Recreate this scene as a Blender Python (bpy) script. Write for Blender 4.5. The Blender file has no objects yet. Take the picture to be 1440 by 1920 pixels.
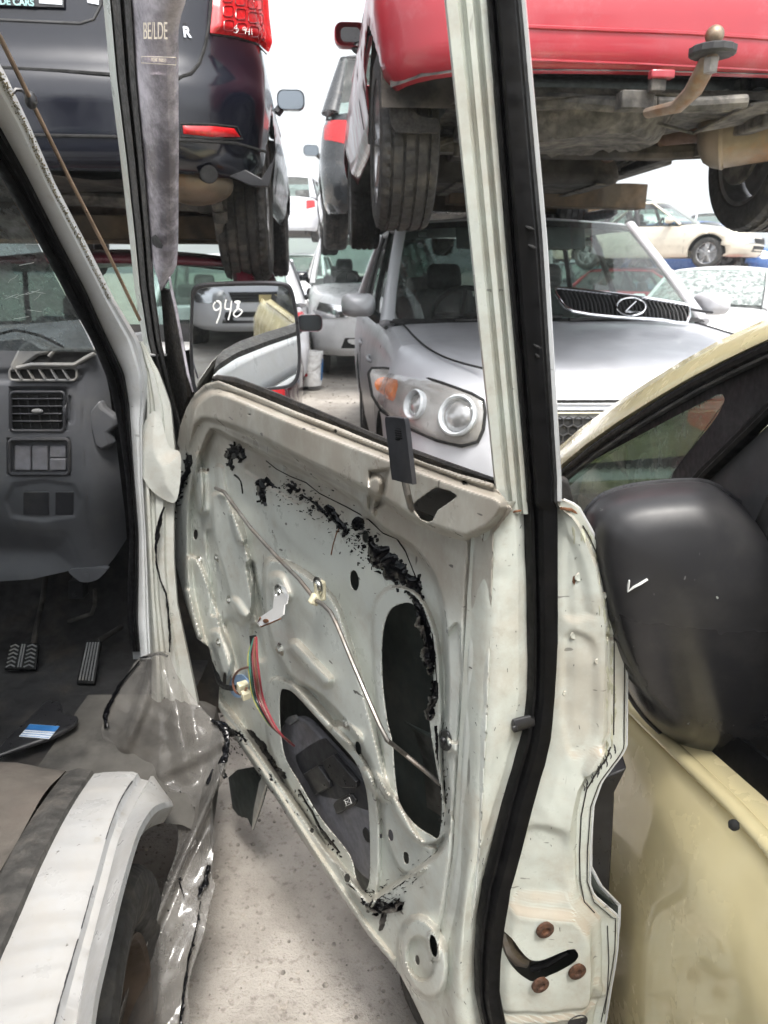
import bpy, bmesh, math, random
import numpy as np
from mathutils import Vector, Matrix, noise
random.seed(7)
sc = bpy.context.scene
R = math.radians
# ------------------------------------------------------------ camera
H, PITCH, F = 1.45, R(18.0), 1387.0
cam_d = bpy.data.cameras.new('camera'); cam = bpy.data.objects.new('camera', cam_d)
sc.collection.objects.link(cam); sc.camera = cam
cam.location = (0, 0, H); cam.rotation_euler = (R(90) - PITCH, 0, 0)
cam_d.sensor_fit = 'VERTICAL'; cam_d.sensor_height = 36; cam_d.lens = 36 * F / 1920
cam_d.clip_start = 0.02; cam_d.clip_end = 3000
cam_d.dof.use_dof = True; cam_d.dof.focus_distance = 1.05; cam_d.dof.aperture_fstop = 10
# ------------------------------------------------------------ light
SUN_EL, SUN_AZ = R(64), math.atan2(0.12, -0.40)          # azimuth from +Y towards +X
world = bpy.data.worlds.new('World'); sc.world = world; world.use_nodes = True
wn = world.node_tree; bg = wn.nodes['Background']
sky = wn.nodes.new('ShaderNodeTexSky'); sky.sky_type = 'NISHITA'; sky.sun_disc = False
sky.sun_elevation = SUN_EL; sky.sun_rotation = SUN_AZ; sky.dust_density = 4.0; sky.air_density = 0.9; sky.ozone_density = 0.6
hs = wn.nodes.new('ShaderNodeHueSaturation'); hs.inputs['Saturation'].default_value = 0.16
wn.links.new(sky.outputs[0], hs.inputs['Color']); wn.links.new(hs.outputs[0], bg.inputs[0]); bg.inputs[1].default_value = 0.15
sun_d = bpy.data.lights.new('sun', 'SUN'); sun_d.energy = 1.5; sun_d.angle = R(14); sun_d.color = (1, .95, .88)
sun = bpy.data.objects.new('sun', sun_d); sc.collection.objects.link(sun)
to_sun = Vector((math.sin(SUN_AZ) * math.cos(SUN_EL), math.cos(SUN_AZ) * math.cos(SUN_EL), math.sin(SUN_EL)))
sun.rotation_euler = to_sun.to_track_quat('Z', 'Y').to_euler(); sun.location = (3, -3, 8)
vs = sc.view_settings; vs.view_transform = 'Standard'; vs.look = 'None'; vs.exposure = 1.82; vs.gamma = 1
sc.cycles.max_bounces = 8; sc.cycles.transparent_max_bounces = 16; sc.cycles.caustics_reflective = False; sc.cycles.caustics_refractive = False
# ------------------------------------------------------------ pixel -> world
CP, SP = math.cos(PITCH), math.sin(PITCH)
EYE = Vector((0, 0, H))
def ray(x, y):
    u, v = (x - 720) / F, (y - 960) / F
    return Vector((u, CP - v * SP, -SP - v * CP))
def at_y(x, y, Y): d = ray(x, y); return EYE + d * (Y / d.y)
def at_x(x, y, X): d = ray(x, y); return EYE + d * (X / d.x)
def at_z(x, y, Z): d = ray(x, y); return EYE + d * ((Z - H) / d.z)
def at_pl(x, y, P, n): d = ray(x, y); return EYE + d * ((P - EYE).dot(n) / d.dot(n))
def lerp(a, b, t): return a + (b - a) * t
def crv(pts):
    xs = [p[0] for p in pts]; ys = [p[1] for p in pts]
    return lambda t: float(np.interp(t, xs, ys))
def smooth(t): t = min(1, max(0, t)); return t * t * (3 - 2 * t)
def spline(pts, n=6, closed=False):
    out = []; N = len(pts); P = [Vector(p) for p in pts]
    rng = N if closed else N - 1
    for i in range(rng):
        if closed: a, b, c, d = P[i - 1], P[i], P[(i + 1) % N], P[(i + 2) % N]
        else: a, b, c, d = P[max(0, i - 1)], P[i], P[i + 1], P[min(N - 1, i + 2)]
        for k in range(n):
            t = k / n
            out.append(0.5 * ((2 * b) + (c - a) * t + (2 * a - 5 * b + 4 * c - d) * t * t + (3 * b - a - 3 * c + d) * t ** 3))
    if not closed: out.append(P[-1])
    return out
# ------------------------------------------------------------ mesh builder
class MB:
    def __init__(s): s.v = []; s.f = []
    def add(s, vs_, fs_):
        o = len(s.v); s.v += [Vector(v) for v in vs_]; s.f += [[i + o for i in f] for f in fs_]; return s
    def box(s, c, size, rot=None, taper=1.0):
        c = Vector(c); hx, hy, hz = [q / 2 for q in size]
        vs_ = [Vector((x * (taper if z > 0 else 1), y * (taper if z > 0 else 1), z)) for z in (-hz, hz) for x, y in ((-hx, -hy), (hx, -hy), (hx, hy), (-hx, hy))]
        if rot is not None: vs_ = [rot @ v for v in vs_]
        return s.add([v + c for v in vs_], [(3, 2, 1, 0), (4, 5, 6, 7), (0, 1, 5, 4), (1, 2, 6, 5), (2, 3, 7, 6), (3, 0, 4, 7)])
    def tube(s, pts, r, seg=8, closed=False, flat=1.0, up=None):
        P = [Vector(p) for p in pts]; n = len(P); rr = r if isinstance(r, (list, tuple)) else [r] * n
        vs_ = []; fs_ = []; prev = None
        for i in range(n):
            a = P[i - 1] if (i > 0 or closed) else P[i]; b = P[(i + 1) % n] if (i < n - 1 or closed) else P[i]
            T = (b - a).normalized()
            if prev is None:
                ref = Vector(up) if up else (Vector((0, 0, 1)) if abs(T.z) < .9 else Vector((1, 0, 0)))
                N = (ref - T * ref.dot(T)).normalized()
            else: N = (prev - T * prev.dot(T)).normalized()
            prev = N; B = T.cross(N)
            for k in range(seg):
                an = 2 * math.pi * k / seg
                vs_.append(P[i] + (N * math.cos(an) * flat + B * math.sin(an)) * rr[i])
        m = n if closed else n - 1
        for i in range(m):
            for k in range(seg):
                a = i * seg + k; b = i * seg + (k + 1) % seg; j = (i + 1) % n
                fs_.append((a, b, j * seg + (k + 1) % seg, j * seg + k))
        if not closed: fs_ += [tuple(range(seg))[::-1], tuple((n - 1) * seg + k for k in range(seg))]
        return s.add(vs_, fs_)
    def lathe(s, prof, c=(0, 0, 0), ax=(0, 0, 1), seg=32, fn=None):
        c = Vector(c); A = Vector(ax).normalized(); q = A.to_track_quat('Z', 'Y'); X = q @ Vector((1, 0, 0)); Y = q @ Vector((0, 1, 0))
        vs_ = []; fs_ = []; n = len(prof)
        for k in range(seg):
            an = 2 * math.pi * k / seg
            for j, (r, h) in enumerate(prof):
                if fn: r = fn(k, j, r)
                vs_.append(c + (X * math.cos(an) + Y * math.sin(an)) * r + A * h)
        for k in range(seg):
            k2 = (k + 1) % seg
            for j in range(n - 1): fs_.append((k * n + j, k2 * n + j, k2 * n + j + 1, k * n + j + 1))
        return s.add(vs_, fs_)
    def grid(s, rows, closed=False):
        n = len(rows[0]); vs_ = [p for r in rows for p in r]; fs_ = []
        for i in range(len(rows) - 1):
            for j in range(n if closed else n - 1):
                k = (j + 1) % n
                fs_.append((i * n + j, i * n + k, (i + 1) * n + k, (i + 1) * n + j))
        return s.add(vs_, fs_)
    def prism(s, poly, vec):
        P = [Vector(p) for p in poly]; n = len(P); V = Vector(vec)
        return s.add(P + [p + V for p in P], [tuple(range(n))[::-1], tuple(range(n, 2 * n))] + [(i, (i + 1) % n, n + (i + 1) % n, n + i) for i in range(n)])
    def ball(s, c, r, seg=16, rings=10, rot=None):
        r = Vector((r, r, r)) if not hasattr(r, '__len__') else Vector(r); c = Vector(c); rows = []
        for i in range(rings + 1):
            th = math.pi * i / rings
            row = []
            for k in range(seg):
                p = Vector((math.sin(th) * math.cos(2 * math.pi * k / seg) * r.x, math.sin(th) * math.sin(2 * math.pi * k / seg) * r.y, math.cos(th) * r.z))
                if rot is not None: p = rot @ p
                row.append(c + p)
            rows.append(row)
        return s.grid(rows, True)
    def pieces(s):
        par = list(range(len(s.v)))
        def fd(i):
            while par[i] != i: par[i] = par[par[i]]; i = par[i]
            return i
        for f in s.f:
            for i in f[1:]: par[fd(i)] = fd(f[0])
        g = {}
        for f in s.f: g.setdefault(fd(f[0]), []).append(f)
        out = []
        for fs in g.values():
            u = sorted({i for f in fs for i in f}); mp = {v: k for k, v in enumerate(u)}; m = MB(); m.add([s.v[i] for i in u], [[mp[i] for i in f] for f in fs]); out.append(m)
        return out
    def build(s, name, mat, parent=None, flat=False, ang=35, bevel=0, bseg=2, solid=0, soff=-1, off=None, weld=True, sub=0, split=False):
        if split:
            for q in s.pieces(): r = q.build(name, mat, parent, flat, ang, bevel, bseg, solid, soff, off, weld, sub)
            return r
        me = bpy.data.meshes.new(name)
        o_ = Vector(off) if off is not None else (origin_of(parent) if parent else Vector((0, 0, 0)))
        me.from_pydata([v - o_ for v in s.v], [], s.f); me.validate()
        bm = bmesh.new(); bm.from_mesh(me)
        if weld: bmesh.ops.remove_doubles(bm, verts=bm.verts, dist=1e-5)
        bmesh.ops.recalc_face_normals(bm, faces=bm.faces); bm.to_mesh(me); bm.free()
        for m in (mat if isinstance(mat, (list, tuple)) else [mat]): me.materials.append(m)
        if not flat:
            me.shade_smooth(); me.set_sharp_from_angle(angle=R(ang))
        o = bpy.data.objects.new(name, me); sc.collection.objects.link(o)
        if parent: o.parent = parent
        if solid:
            md = o.modifiers.new('solid', 'SOLIDIFY'); md.thickness = solid; md.offset = soff
        if bevel:
            md = o.modifiers.new('bevel', 'BEVEL'); md.width = bevel; md.segments = bseg; md.limit_method = 'ANGLE'; md.angle_limit = R(40)
        if sub:
            md = o.modifiers.new('sub', 'SUBSURF'); md.levels = sub; md.render_levels = sub
        return o
def origin_of(p):
    while p.parent: p = p.parent
    return Vector(p.get('_o', (0, 0, 0)))
def thing(name, label, cat, loc=(0, 0, 0), rz=0.0, group=None, world=False, rx=0.0, ry=0.0):
    """Empty at the thing's base. world=True: its parts are given in world coordinates."""
    o = bpy.data.objects.new(name, None); sc.collection.objects.link(o); o.empty_display_size = .1
    o.location = loc; o.rotation_euler = (rx, ry, rz); o['label'] = label; o['category'] = cat
    if group: o['group'] = group
    if world: o['_o'] = tuple(loc)
    return o
def tag(o, label, cat, group=None):
    o['label'] = label; o['category'] = cat
    if group: o['group'] = group
    return o
def struct(o, kind='structure'): o['kind'] = kind; return o
def text_mesh(mb, s, M, size, depth=.001, bold=0.0):
    cu = bpy.data.curves.new('txt', 'FONT'); cu.body = s; cu.size = size; cu.extrude = depth; cu.align_x = 'CENTER'; cu.align_y = 'CENTER'; cu.offset = bold
    ob = bpy.data.objects.new('txt', cu); sc.collection.objects.link(ob)
    dg = bpy.context.evaluated_depsgraph_get(); me = bpy.data.meshes.new_from_object(ob.evaluated_get(dg))
    mb.add([M @ v.co for v in me.vertices], [list(p.vertices) for p in me.polygons])
    bpy.data.objects.remove(ob); bpy.data.curves.remove(cu); bpy.data.meshes.remove(me)
def frame(P, xdir, ydir):
    x = Vector(xdir).normalized(); z = x.cross(Vector(ydir)).normalized(); y = z.cross(x)
    M = Matrix((x, y, z)).transposed().to_4x4(); M.translation = P; return M
# ------------------------------------------------------------ materials
def sock(nt, v, sk):
    if hasattr(v, 'is_linked') or isinstance(v, bpy.types.NodeSocket): nt.links.new(v, sk)
    else: sk.default_value = v
class NT:
    def __init__(s, name):
        s.m = bpy.data.materials.new(name); s.m.use_nodes = True; s.t = s.m.node_tree; s.b = s.t.nodes['Principled BSDF']; s.out = s.t.nodes['Material Output']
        s.co = s.t.nodes.new('ShaderNodeTexCoord').outputs['Object']
    def n(s, k, **kw):
        nd = s.t.nodes.new('ShaderNode' + k)
        for a, b in kw.items(): setattr(nd, a, b)
        return nd
    def noise(s, scale, detail=4, rough=.55, stretch=None, dist=0.0):
        nd = s.n('TexNoise'); nd.inputs['Scale'].default_value = scale; nd.inputs['Detail'].default_value = detail; nd.inputs['Roughness'].default_value = rough; nd.inputs['Distortion'].default_value = dist
        co = s.co
        if stretch:
            mp = s.n('Mapping'); mp.inputs['Scale'].default_value = stretch; s.t.links.new(s.co, mp.inputs[0]); co = mp.outputs[0]
        s.t.links.new(co, nd.inputs['Vector']); return nd.outputs[0]
    def ramp(s, f, a, b, lo=0.0, hi=1.0):
        nd = s.n('MapRange'); nd.inputs[1].default_value = a; nd.inputs[2].default_value = b; nd.inputs[3].default_value = lo; nd.inputs[4].default_value = hi
        nd.interpolation_type = 'SMOOTHSTEP' if a < b else 'LINEAR'
        s.t.links.new(f, nd.inputs[0]); return nd.outputs[0]
    def mix(s, f, a, b):
        nd = s.n('Mix', data_type='RGBA')
        sock(s.t, f, nd.inputs[0])
        for v, k in ((a, 6), (b, 7)):
            if isinstance(v, (tuple, list)): nd.inputs[k].default_value = (*v[:3], 1)
            else: s.t.links.new(v, nd.inputs[k])
        return nd.outputs[2]
    def math(s, op, a, b=0.0):
        nd = s.n('Math', operation=op); sock(s.t, a, nd.inputs[0]); sock(s.t, b, nd.inputs[1]); nd.use_clamp = op in ('ADD', 'MULTIPLY'); return nd.outputs[0]
    def set(s, **kw):
        for k, v in kw.items():
            sk = s.b.inputs[k.replace('_', ' ')]
            if isinstance(v, (tuple, list)) and len(v) == 3: v = (*v, 1)
            sock(s.t, v, sk)
        return s
    def bump(s, h, strength=.3, dist=.002):
        nd = s.n('Bump'); nd.inputs['Strength'].default_value = strength; nd.inputs['Distance'].default_value = dist
        s.t.links.new(h, nd.inputs['Height']); s.t.links.new(nd.outputs[0], s.b.inputs['Normal']); return s
def c3(c, k): return tuple(min(1, q * k) for q in c)
def simple(name, col, rough=.5, metal=0.0, var=.25, scale=18, bump=.0, bscale=200, dirt=None, damt=.5, coat=0.0, spec=.5):
    t = NT(name); a = t.noise(scale, 5)
    c = t.mix(t.ramp(a, .3, .7), c3(col, 1 - var), c3(col, 1 + var * .6))
    if dirt: c = t.mix(t.ramp(t.noise(scale * .37 + 1.3, 6, .65), .48, .66, 0, damt), c, dirt)
    t.set(Base_Color=c, Roughness=t.ramp(t.noise(scale * 2.1, 4), .25, .75, max(.02, rough * .75), min(1, rough * 1.3)), Metallic=metal, Coat_Weight=coat, Coat_Roughness=.06)
    t.b.inputs['Specular IOR Level'].default_value = spec
    if bump: t.bump(t.noise(bscale, 3), bump, .002)
    return t.m
def paint(name, col, metal=.0, rough=.32, dirt=(.25, .22, .18), damt=.25, coat=.7, scale=3.0, cr=.03):
    t = NT(name)
    c = t.mix(t.ramp(t.noise(scale, 5, .6), .3, .7), c3(col, .92), c3(col, 1.05))
    c = t.mix(t.ramp(t.noise(scale * 3.3, 8, .7), .5, .78, 0, damt), c, dirt)
    fl = t.ramp(t.noise(420, 2, .5, (1, 1, 1)), .76, .84, 0, .3)
    c = t.mix(fl, c, c3(dirt, .6))
    t.set(Base_Color=c, Metallic=metal, Roughness=t.ramp(t.noise(scale * 4, 5), .3, .7, rough * .8, rough * 1.4), Coat_Weight=coat, Coat_Roughness=t.ramp(t.noise(scale * 5, 3, .5), .35, .75, cr, cr + .05))
    return t.m
def glass(name, tint=(.75, .82, .78), refl=.9, dust=.08, dustcol=(.6, .6, .58), rough=.01, dscale=6):
    t = NT(name); nt = t.t; nt.nodes.remove(t.b)
    tr = t.n('BsdfTransparent'); tr.inputs[0].default_value = (*tint, 1)
    gl = t.n('BsdfGlossy'); gl.inputs['Color'].default_value = (refl, refl, refl, 1); gl.inputs['Roughness'].default_value = rough
    fr = t.n('Fresnel'); fr.inputs[0].default_value = 1.5
    geo = t.n('NewGeometry'); ior = t.n('Mix', data_type='FLOAT'); nt.links.new(geo.outputs['Backfacing'], ior.inputs[0]); ior.inputs[2].default_value = 1.5; ior.inputs[3].default_value = 1.0 / 1.5
    nt.links.new(ior.outputs[0], fr.inputs[0])
    m1 = t.n('MixShader'); nt.links.new(fr.outputs[0], m1.inputs[0]); nt.links.new(tr.outputs[0], m1.inputs[1]); nt.links.new(gl.outputs[0], m1.inputs[2])
    df = t.n('BsdfDiffuse'); df.inputs[0].default_value = (*dustcol, 1)
    m2 = t.n('MixShader'); nt.links.new(t.math('ADD', t.ramp(t.noise(dscale, 8, .7), .35, .8, 0, dust * 2), dust * .3), m2.inputs[0])
    nt.links.new(m1.outputs[0], m2.inputs[1]); nt.links.new(df.outputs[0], m2.inputs[2]); nt.links.new(m2.outputs[0], t.out.inputs[0])
    return t.m
# van enamel: pale green-white with dust on up-facing metal, scratches, rust specks
def van_paint(name, col, dust=.6, scr=.6, rust=.5, band=None, gloss=0):
    t = NT(name)
    c = t.mix(t.ramp(t.noise(5, 6, .6), .3, .7), c3(col, .93), c3(col, 1.04))
    geo = t.n('NewGeometry'); sp = t.n('SeparateXYZ'); t.t.links.new(geo.outputs['True Normal'], sp.inputs[0])
    up = t.ramp(sp.outputs[2], .02, .55, 0, 1)
    dn = t.ramp(t.noise(11, 8, .72), .36, .66)
    c = t.mix(t.math('MULTIPLY', t.math('MULTIPLY', up, t.ramp(t.noise(7, 6, .7), .2, .6, .45, 1)), dust), c, (.33, .275, .21))
    c = t.mix(t.math('MULTIPLY', t.ramp(t.noise(6.5, 9, .74), .45, .68), dust * .7), c, (.37, .32, .255))
    if band:      # film of dust on the shelf under the window, wiped in streaks
        px_ = t.n('SeparateXYZ'); t.t.links.new(t.co, px_.inputs[0])
        bm_ = t.math('MULTIPLY', t.ramp(px_.outputs[2], band[0], band[1]), t.ramp(t.noise(9, 7, .7, (1, 1, .5)), .25, .60, .35, 1))
        c = t.mix(t.math('MULTIPLY', bm_, band[2]), c, (.285, .252, .21))
    c = t.mix(t.math('MULTIPLY', t.ramp(t.noise(38, 6, .7), .60, .72), scr * .55), c, (.30, .27, .22))
    c = t.mix(t.math('MULTIPLY', t.ramp(t.noise(60, 3, .6, (1, 1, .18)), .70, .735), scr), c, (.10, .09, .08))
    c = t.mix(t.math('MULTIPLY', t.ramp(t.noise(85, 2, .5, (.35, .35, 1)), .725, .745), scr), c, (.07, .065, .06))
    c = t.mix(t.math('MULTIPLY', t.ramp(t.noise(23, 6, .75), .73, .80), rust), c, (.20, .085, .03))
    t.set(Base_Color=c, Roughness=t.ramp(t.noise(13, 5, .7), .3, .7, .24, .52), Coat_Weight=.25 + gloss, Coat_Roughness=.12)
    t.bump(t.noise(9, 4), .35, .004)
    return t.m
M = {}
M['van'] = van_paint('van_enamel', (.51, .54, .495), dust=.8)
M['van_door'] = van_paint('van_door_enamel', (.56, .59, .555), dust=.62, scr=.9, band=(1.02, 1.09, .85), gloss=.08)
M['van_clean'] = van_paint('van_white', (.54, .56, .575), dust=.3, scr=.5, rust=.1)
M['van_arch'] = van_paint('van_arch_enamel', (.43, .45, .47), dust=.35, scr=.9, rust=.3)
M['van_dirty'] = van_paint('van_grimy_paint', (.56, .575, .54), dust=.8, scr=.4, rust=.5)
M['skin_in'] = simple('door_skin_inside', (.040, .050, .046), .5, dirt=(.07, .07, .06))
M['rubber'] = simple('black_rubber', (.004, .004, .0045), .5, var=.4, scale=40, dirt=(.014, .013, .012), damt=.3, bump=.12, spec=.16)
M['rubber_old'] = simple('weathered_rubber', (.020, .018, .016), .7, var=.5, scale=60, dirt=(.06, .05, .04), damt=.5, bump=.4, bscale=300)
M['tar'] = NT('butyl_sealant').set(Base_Color=(.003, .003, .004), Roughness=.17, Specular_IOR_Level=.26).m
M['screw'] = simple('rusted_screw', (.085, .045, .03), .8, .3, var=.6, scale=160, dirt=(.15, .06, .025), damt=.6, bump=.3)
M['border'] = simple('worn_rubber_border', (.055, .052, .048), .75, var=.4, scale=40, dirt=(.13, .115, .10), damt=.6, bump=.3)
M['steel'] = simple('bare_steel', (.28, .265, .245), .45, .85, dirt=(.2, .13, .08), damt=.4, scale=30)
M['zinc'] = simple('zinc_bolt', (.62, .62, .58), .3, 1.0, scale=80)
M['rust'] = simple('rusted_steel', (.17, .075, .035), .8, .2, var=.5, scale=90, bump=.5, bscale=180)
M['dash'] = simple('grey_dash_plastic', (.088, .092, .102), .48, var=.15, scale=9, dirt=(.2, .19, .17), damt=.25, bump=.15, bscale=700)
M['dash_dk'] = simple('dark_plastic', (.028, .029, .034), .42, var=.3, scale=20, dirt=(.09, .085, .08), damt=.3)
M['dash_lt'] = simple('faded_plastic', (.16, .165, .17), .5, var=.2, scale=12, dirt=(.3, .27, .22), damt=.4)
M['black_matt'] = simple('matt_black_border', (.012, .012, .013), .55, var=.3, scale=40, dirt=(.1, .1, .1), damt=.15, spec=.3)
M['black_pl'] = simple('black_plastic', (.02, .02, .022), .33, var=.3, scale=30)
M['switch'] = simple('charcoal_switch_plastic', (.17, .17, .19), .5, var=.2, scale=40, bump=.25, bscale=900, dirt=(.14, .13, .12), damt=.25)
M['carpet'] = simple('grubby_floor_vinyl', (.016, .016, .017), .85, var=.5, scale=14, dirt=(.045, .038, .032), damt=.8, bump=.3, bscale=90)
M['mat_brown'] = simple('dusty_floor_mat', (.12, .105, .09), .9, var=.35, scale=11, dirt=(.12, .10, .085), damt=.8, bump=.35, bscale=120)
M['dark'] = simple('dark_recess', (.012, .012, .012), .8)
M['nylon'] = simple('cream_nylon', (.62, .58, .42), .45, scale=60)
M['label_b'] = simple('blue_label', (.03, .16, .42), .5); M['label_w'] = simple('white_label', (.62, .66, .70), .5)
M['white'] = simple('white_marker', (.8, .8, .78), .6, var=.1)
M['chrome'] = simple('chrome', (.75, .76, .78), .12, 1.0, var=.1, scale=30)
M['alloy'] = simple('alloy_rim', (.42, .42, .43), .38, .8, dirt=(.12, .10, .08), damt=.6)
M['tyre'] = simple('tyre_rubber', (.028, .027, .026), .75, var=.35, scale=25, dirt=(.10, .09, .075), damt=.55, bump=.2, bscale=150)
M['under'] = simple('underbody_grime', (.085, .08, .073), .75, .1, var=.6, scale=22, dirt=(.24, .22, .19), damt=.55, bump=.5, bscale=60)
M['under_dk'] = simple('dark_underbody', (.03, .028, .026), .8, var=.5, scale=9, dirt=(.12, .10, .08), damt=.6, bump=.4, bscale=60)
M['muffler'] = simple('tarnished_muffler', (.25, .205, .15), .5, .6, var=.35, scale=7, dirt=(.26, .14, .06), damt=.8)
M['glass'] = glass('car_glass', (.62, .72, .68))
M['glass_dk'] = glass('tinted_glass', (.10, .12, .115))
M['glass_ws'] = glass('dirty_windscreen', (.34, .39, .40), dust=.40, dustcol=(.36, .385, .395), dscale=16)
M['visor'] = glass('smoked_acrylic', (.40, .37, .40), refl=.6, dust=.66, dustcol=(.56, .53, .575), rough=.12, dscale=7)
M['lens'] = glass('headlight_lens', (.93, .93, .93), dust=.10)
M['mirror'] = NT('mirror_silver').set(Base_Color=(.80, .83, .84), Metallic=1.0, Roughness=.015).m
M['mirror_dk'] = NT('dull_mirror').set(Base_Color=(.16, .18, .20), Metallic=1.0, Roughness=.08).m
M['red_lens'] = simple('red_lens', (.50, .012, .015), .14, var=.25, scale=60, coat=.6)
M['amber'] = simple('amber_lens', (.75, .20, .03), .15, var=.3, scale=50, coat=.5)
M['silver'] = paint('silver_paint', (.54, .55, .585), .2, .4, damt=.06, coat=.35, cr=.16)
M['white_p'] = paint('white_car_paint', (.80, .81, .82), 0, .3, damt=.15)
M['navy'] = paint('dark_navy_paint', (.006, .007, .013), .0, .16, dirt=(.03, .027, .025), damt=.15, coat=.25)
M['maroon'] = paint('maroon_paint', (.11, .014, .025), .1, .28)
M['red'] = paint('faded_red_paint', (.37, .024, .038), .0, .36, dirt=(.46, .17, .18), damt=.40, coat=.45, scale=2.2)
M['black_p'] = paint('black_car_paint', (.02, .022, .024), .1, .25)
M['beige'] = paint('champagne_paint', (.76, .66, .385), .05, .22, dirt=(.56, .49, .32), damt=.12, coat=.7)
M['beige2'] = paint('pale_beige_paint', (.58, .53, .44), .2, .34)
M['blue_p'] = paint('blue_car_paint', (.05, .12, .32), .1, .3)
M['trim'] = simple('grey_black_trim', (.04, .04, .042), .6, var=.3, scale=10)
M['seat'] = simple('dark_seat_cloth', (.05, .05, .052), .9, var=.3, scale=30)
M['timber'] = simple('weathered_timber', (.10, .07, .04), .85, var=.5, scale=8, dirt=(.06, .05, .04), damt=.7, bump=.4, bscale=70)
M['rack'] = simple('rusty_rack_steel', (.14, .10, .075), .75, .3, var=.5, scale=12, bump=.3)
# ------------------------------------------------------------ relief sheets (pressed metal / moulded plastic)
def seg_dist(P, A, B):
    d = B - A; t = np.clip(((P - A) @ d) / max(1e-9, d @ d), 0, 1); q = A + t[:, None] * d
    return np.hypot(*(P - q).T), q
def sdist(P, poly):
    """signed distance (inside > 0) and nearest boundary point"""
    Q = np.array(poly, float); best = np.full(len(P), 1e9); near = np.zeros_like(P); ins = np.zeros(len(P), bool)
    for i in range(len(Q)):
        A, B = Q[i], Q[(i + 1) % len(Q)]
        d, q = seg_dist(P, A, B); m = d < best; best[m] = d[m]; near[m] = q[m]
        c = (A[1] > P[:, 1]) != (B[1] > P[:, 1])
        with np.errstate(divide='ignore', invalid='ignore'):
            xi = (B[0] - A[0]) * (P[:, 1] - A[1]) / (B[1] - A[1] + 1e-12) + A[0]
        ins ^= c & (P[:, 0] < xi)
    return np.where(ins, best, -best), near
def sstep(x): x = np.clip(x, 0, 1); return x * x * (3 - 2 * x)
def ell(cx, cy, rx, ry, rot=0, n=18):
    c, s = math.cos(R(rot)), math.sin(R(rot))
    return [(cx + rx * math.cos(a) * c - ry * math.sin(a) * s, cy + rx * math.cos(a) * s + ry * math.sin(a) * c) for a in [2 * math.pi * k / n for k in range(n)]]
def rnd(poly, n=4): return [(p.x, p.y) for p in spline([(x, y, 0) for x, y in poly], n, True)]
def rrect(x0, y0, x1, y1, r, n=4):
    out = []
    for cx, cy, a0 in ((x1 - r, y1 - r, 0), (x0 + r, y1 - r, 90), (x0 + r, y0 + r, 180), (x1 - r, y0 + r, 270)):
        for k in range(n + 1): a = R(a0 + 90 * k / n); out.append((cx + r * math.cos(a), cy + r * math.sin(a)))
    return out
def relief(px, shape, holes, place, outline=None, feats=(), tol=2.2):
    """px: (N,2) drawing coordinates of a regular (rows, cols) grid; place(x, y, h) -> 3-D. Returns MB."""
    P = px.copy(); rows, cols = shape; N = len(P)
    bad = np.zeros(N, bool); tgt = P.copy(); best = np.full(N, -1e9)
    for poly, sg in [(h, 1) for h in holes] + ([(outline, -1)] if outline else []):
        sd, q = sdist(px, poly); sd = sd * sg
        m = sd > 0; bad |= m; tgt[m] = q[m]
        nr = (sd <= 0) & (sd > -tol * .55) & (sd > best); best[nr] = sd[nr]; tgt[nr & ~bad] = q[nr & ~bad]
    I = np.arange(N).reshape(rows, cols); Q = np.stack([I[:-1, :-1], I[:-1, 1:], I[1:, 1:], I[1:, :-1]], -1).reshape(-1, 4)
    Q = Q[~bad[Q].all(1)]; P = tgt
    h = np.zeros(len(P))
    for f in feats:
        k = f[0]
        if k == 'poly': sd, _ = sdist(P, f[1]); h += f[2] * sstep(sd / f[3] + (f[4] if len(f) > 4 else 0))
        elif k == 'cap': d, _ = seg_dist(P, np.array(f[1], float), np.array(f[2], float)); h += f[4] * sstep((f[3] - d) / (f[3] * (f[5] if len(f) > 5 else .7)))
        elif k == 'line':
            d = np.full(len(P), 1e9)
            for a, b in zip(f[1][:-1], f[1][1:]): d = np.minimum(d, seg_dist(P, np.array(a, float), np.array(b, float))[0])
            h += f[3] * sstep((f[2] - d) / f[2])
        elif k == 'fn': h += f[1](P)
    V = [place(x, y, hh) for (x, y), hh in zip(P, h)]
    mb = MB(); fs = [tuple(int(k) for k in q) for q in Q]
    used = sorted({v for f in fs for v in f}); mp = {v: i for i, v in enumerate(used)}
    mb.add([V[v] for v in used], [[mp[v] for v in f] for f in fs]); return mb
def pxgrid(x0, x1, y0, y1, step):
    xs = np.arange(x0, x1 + step, step); ys = np.arange(y0, y1 + step, step)
    X, Y = np.meshgrid(xs, ys); return np.stack([X.ravel(), Y.ravel()], 1).astype(float), (len(ys), len(xs))
def wob(p, s, a): return a * noise.noise(Vector(p) * s)

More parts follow.
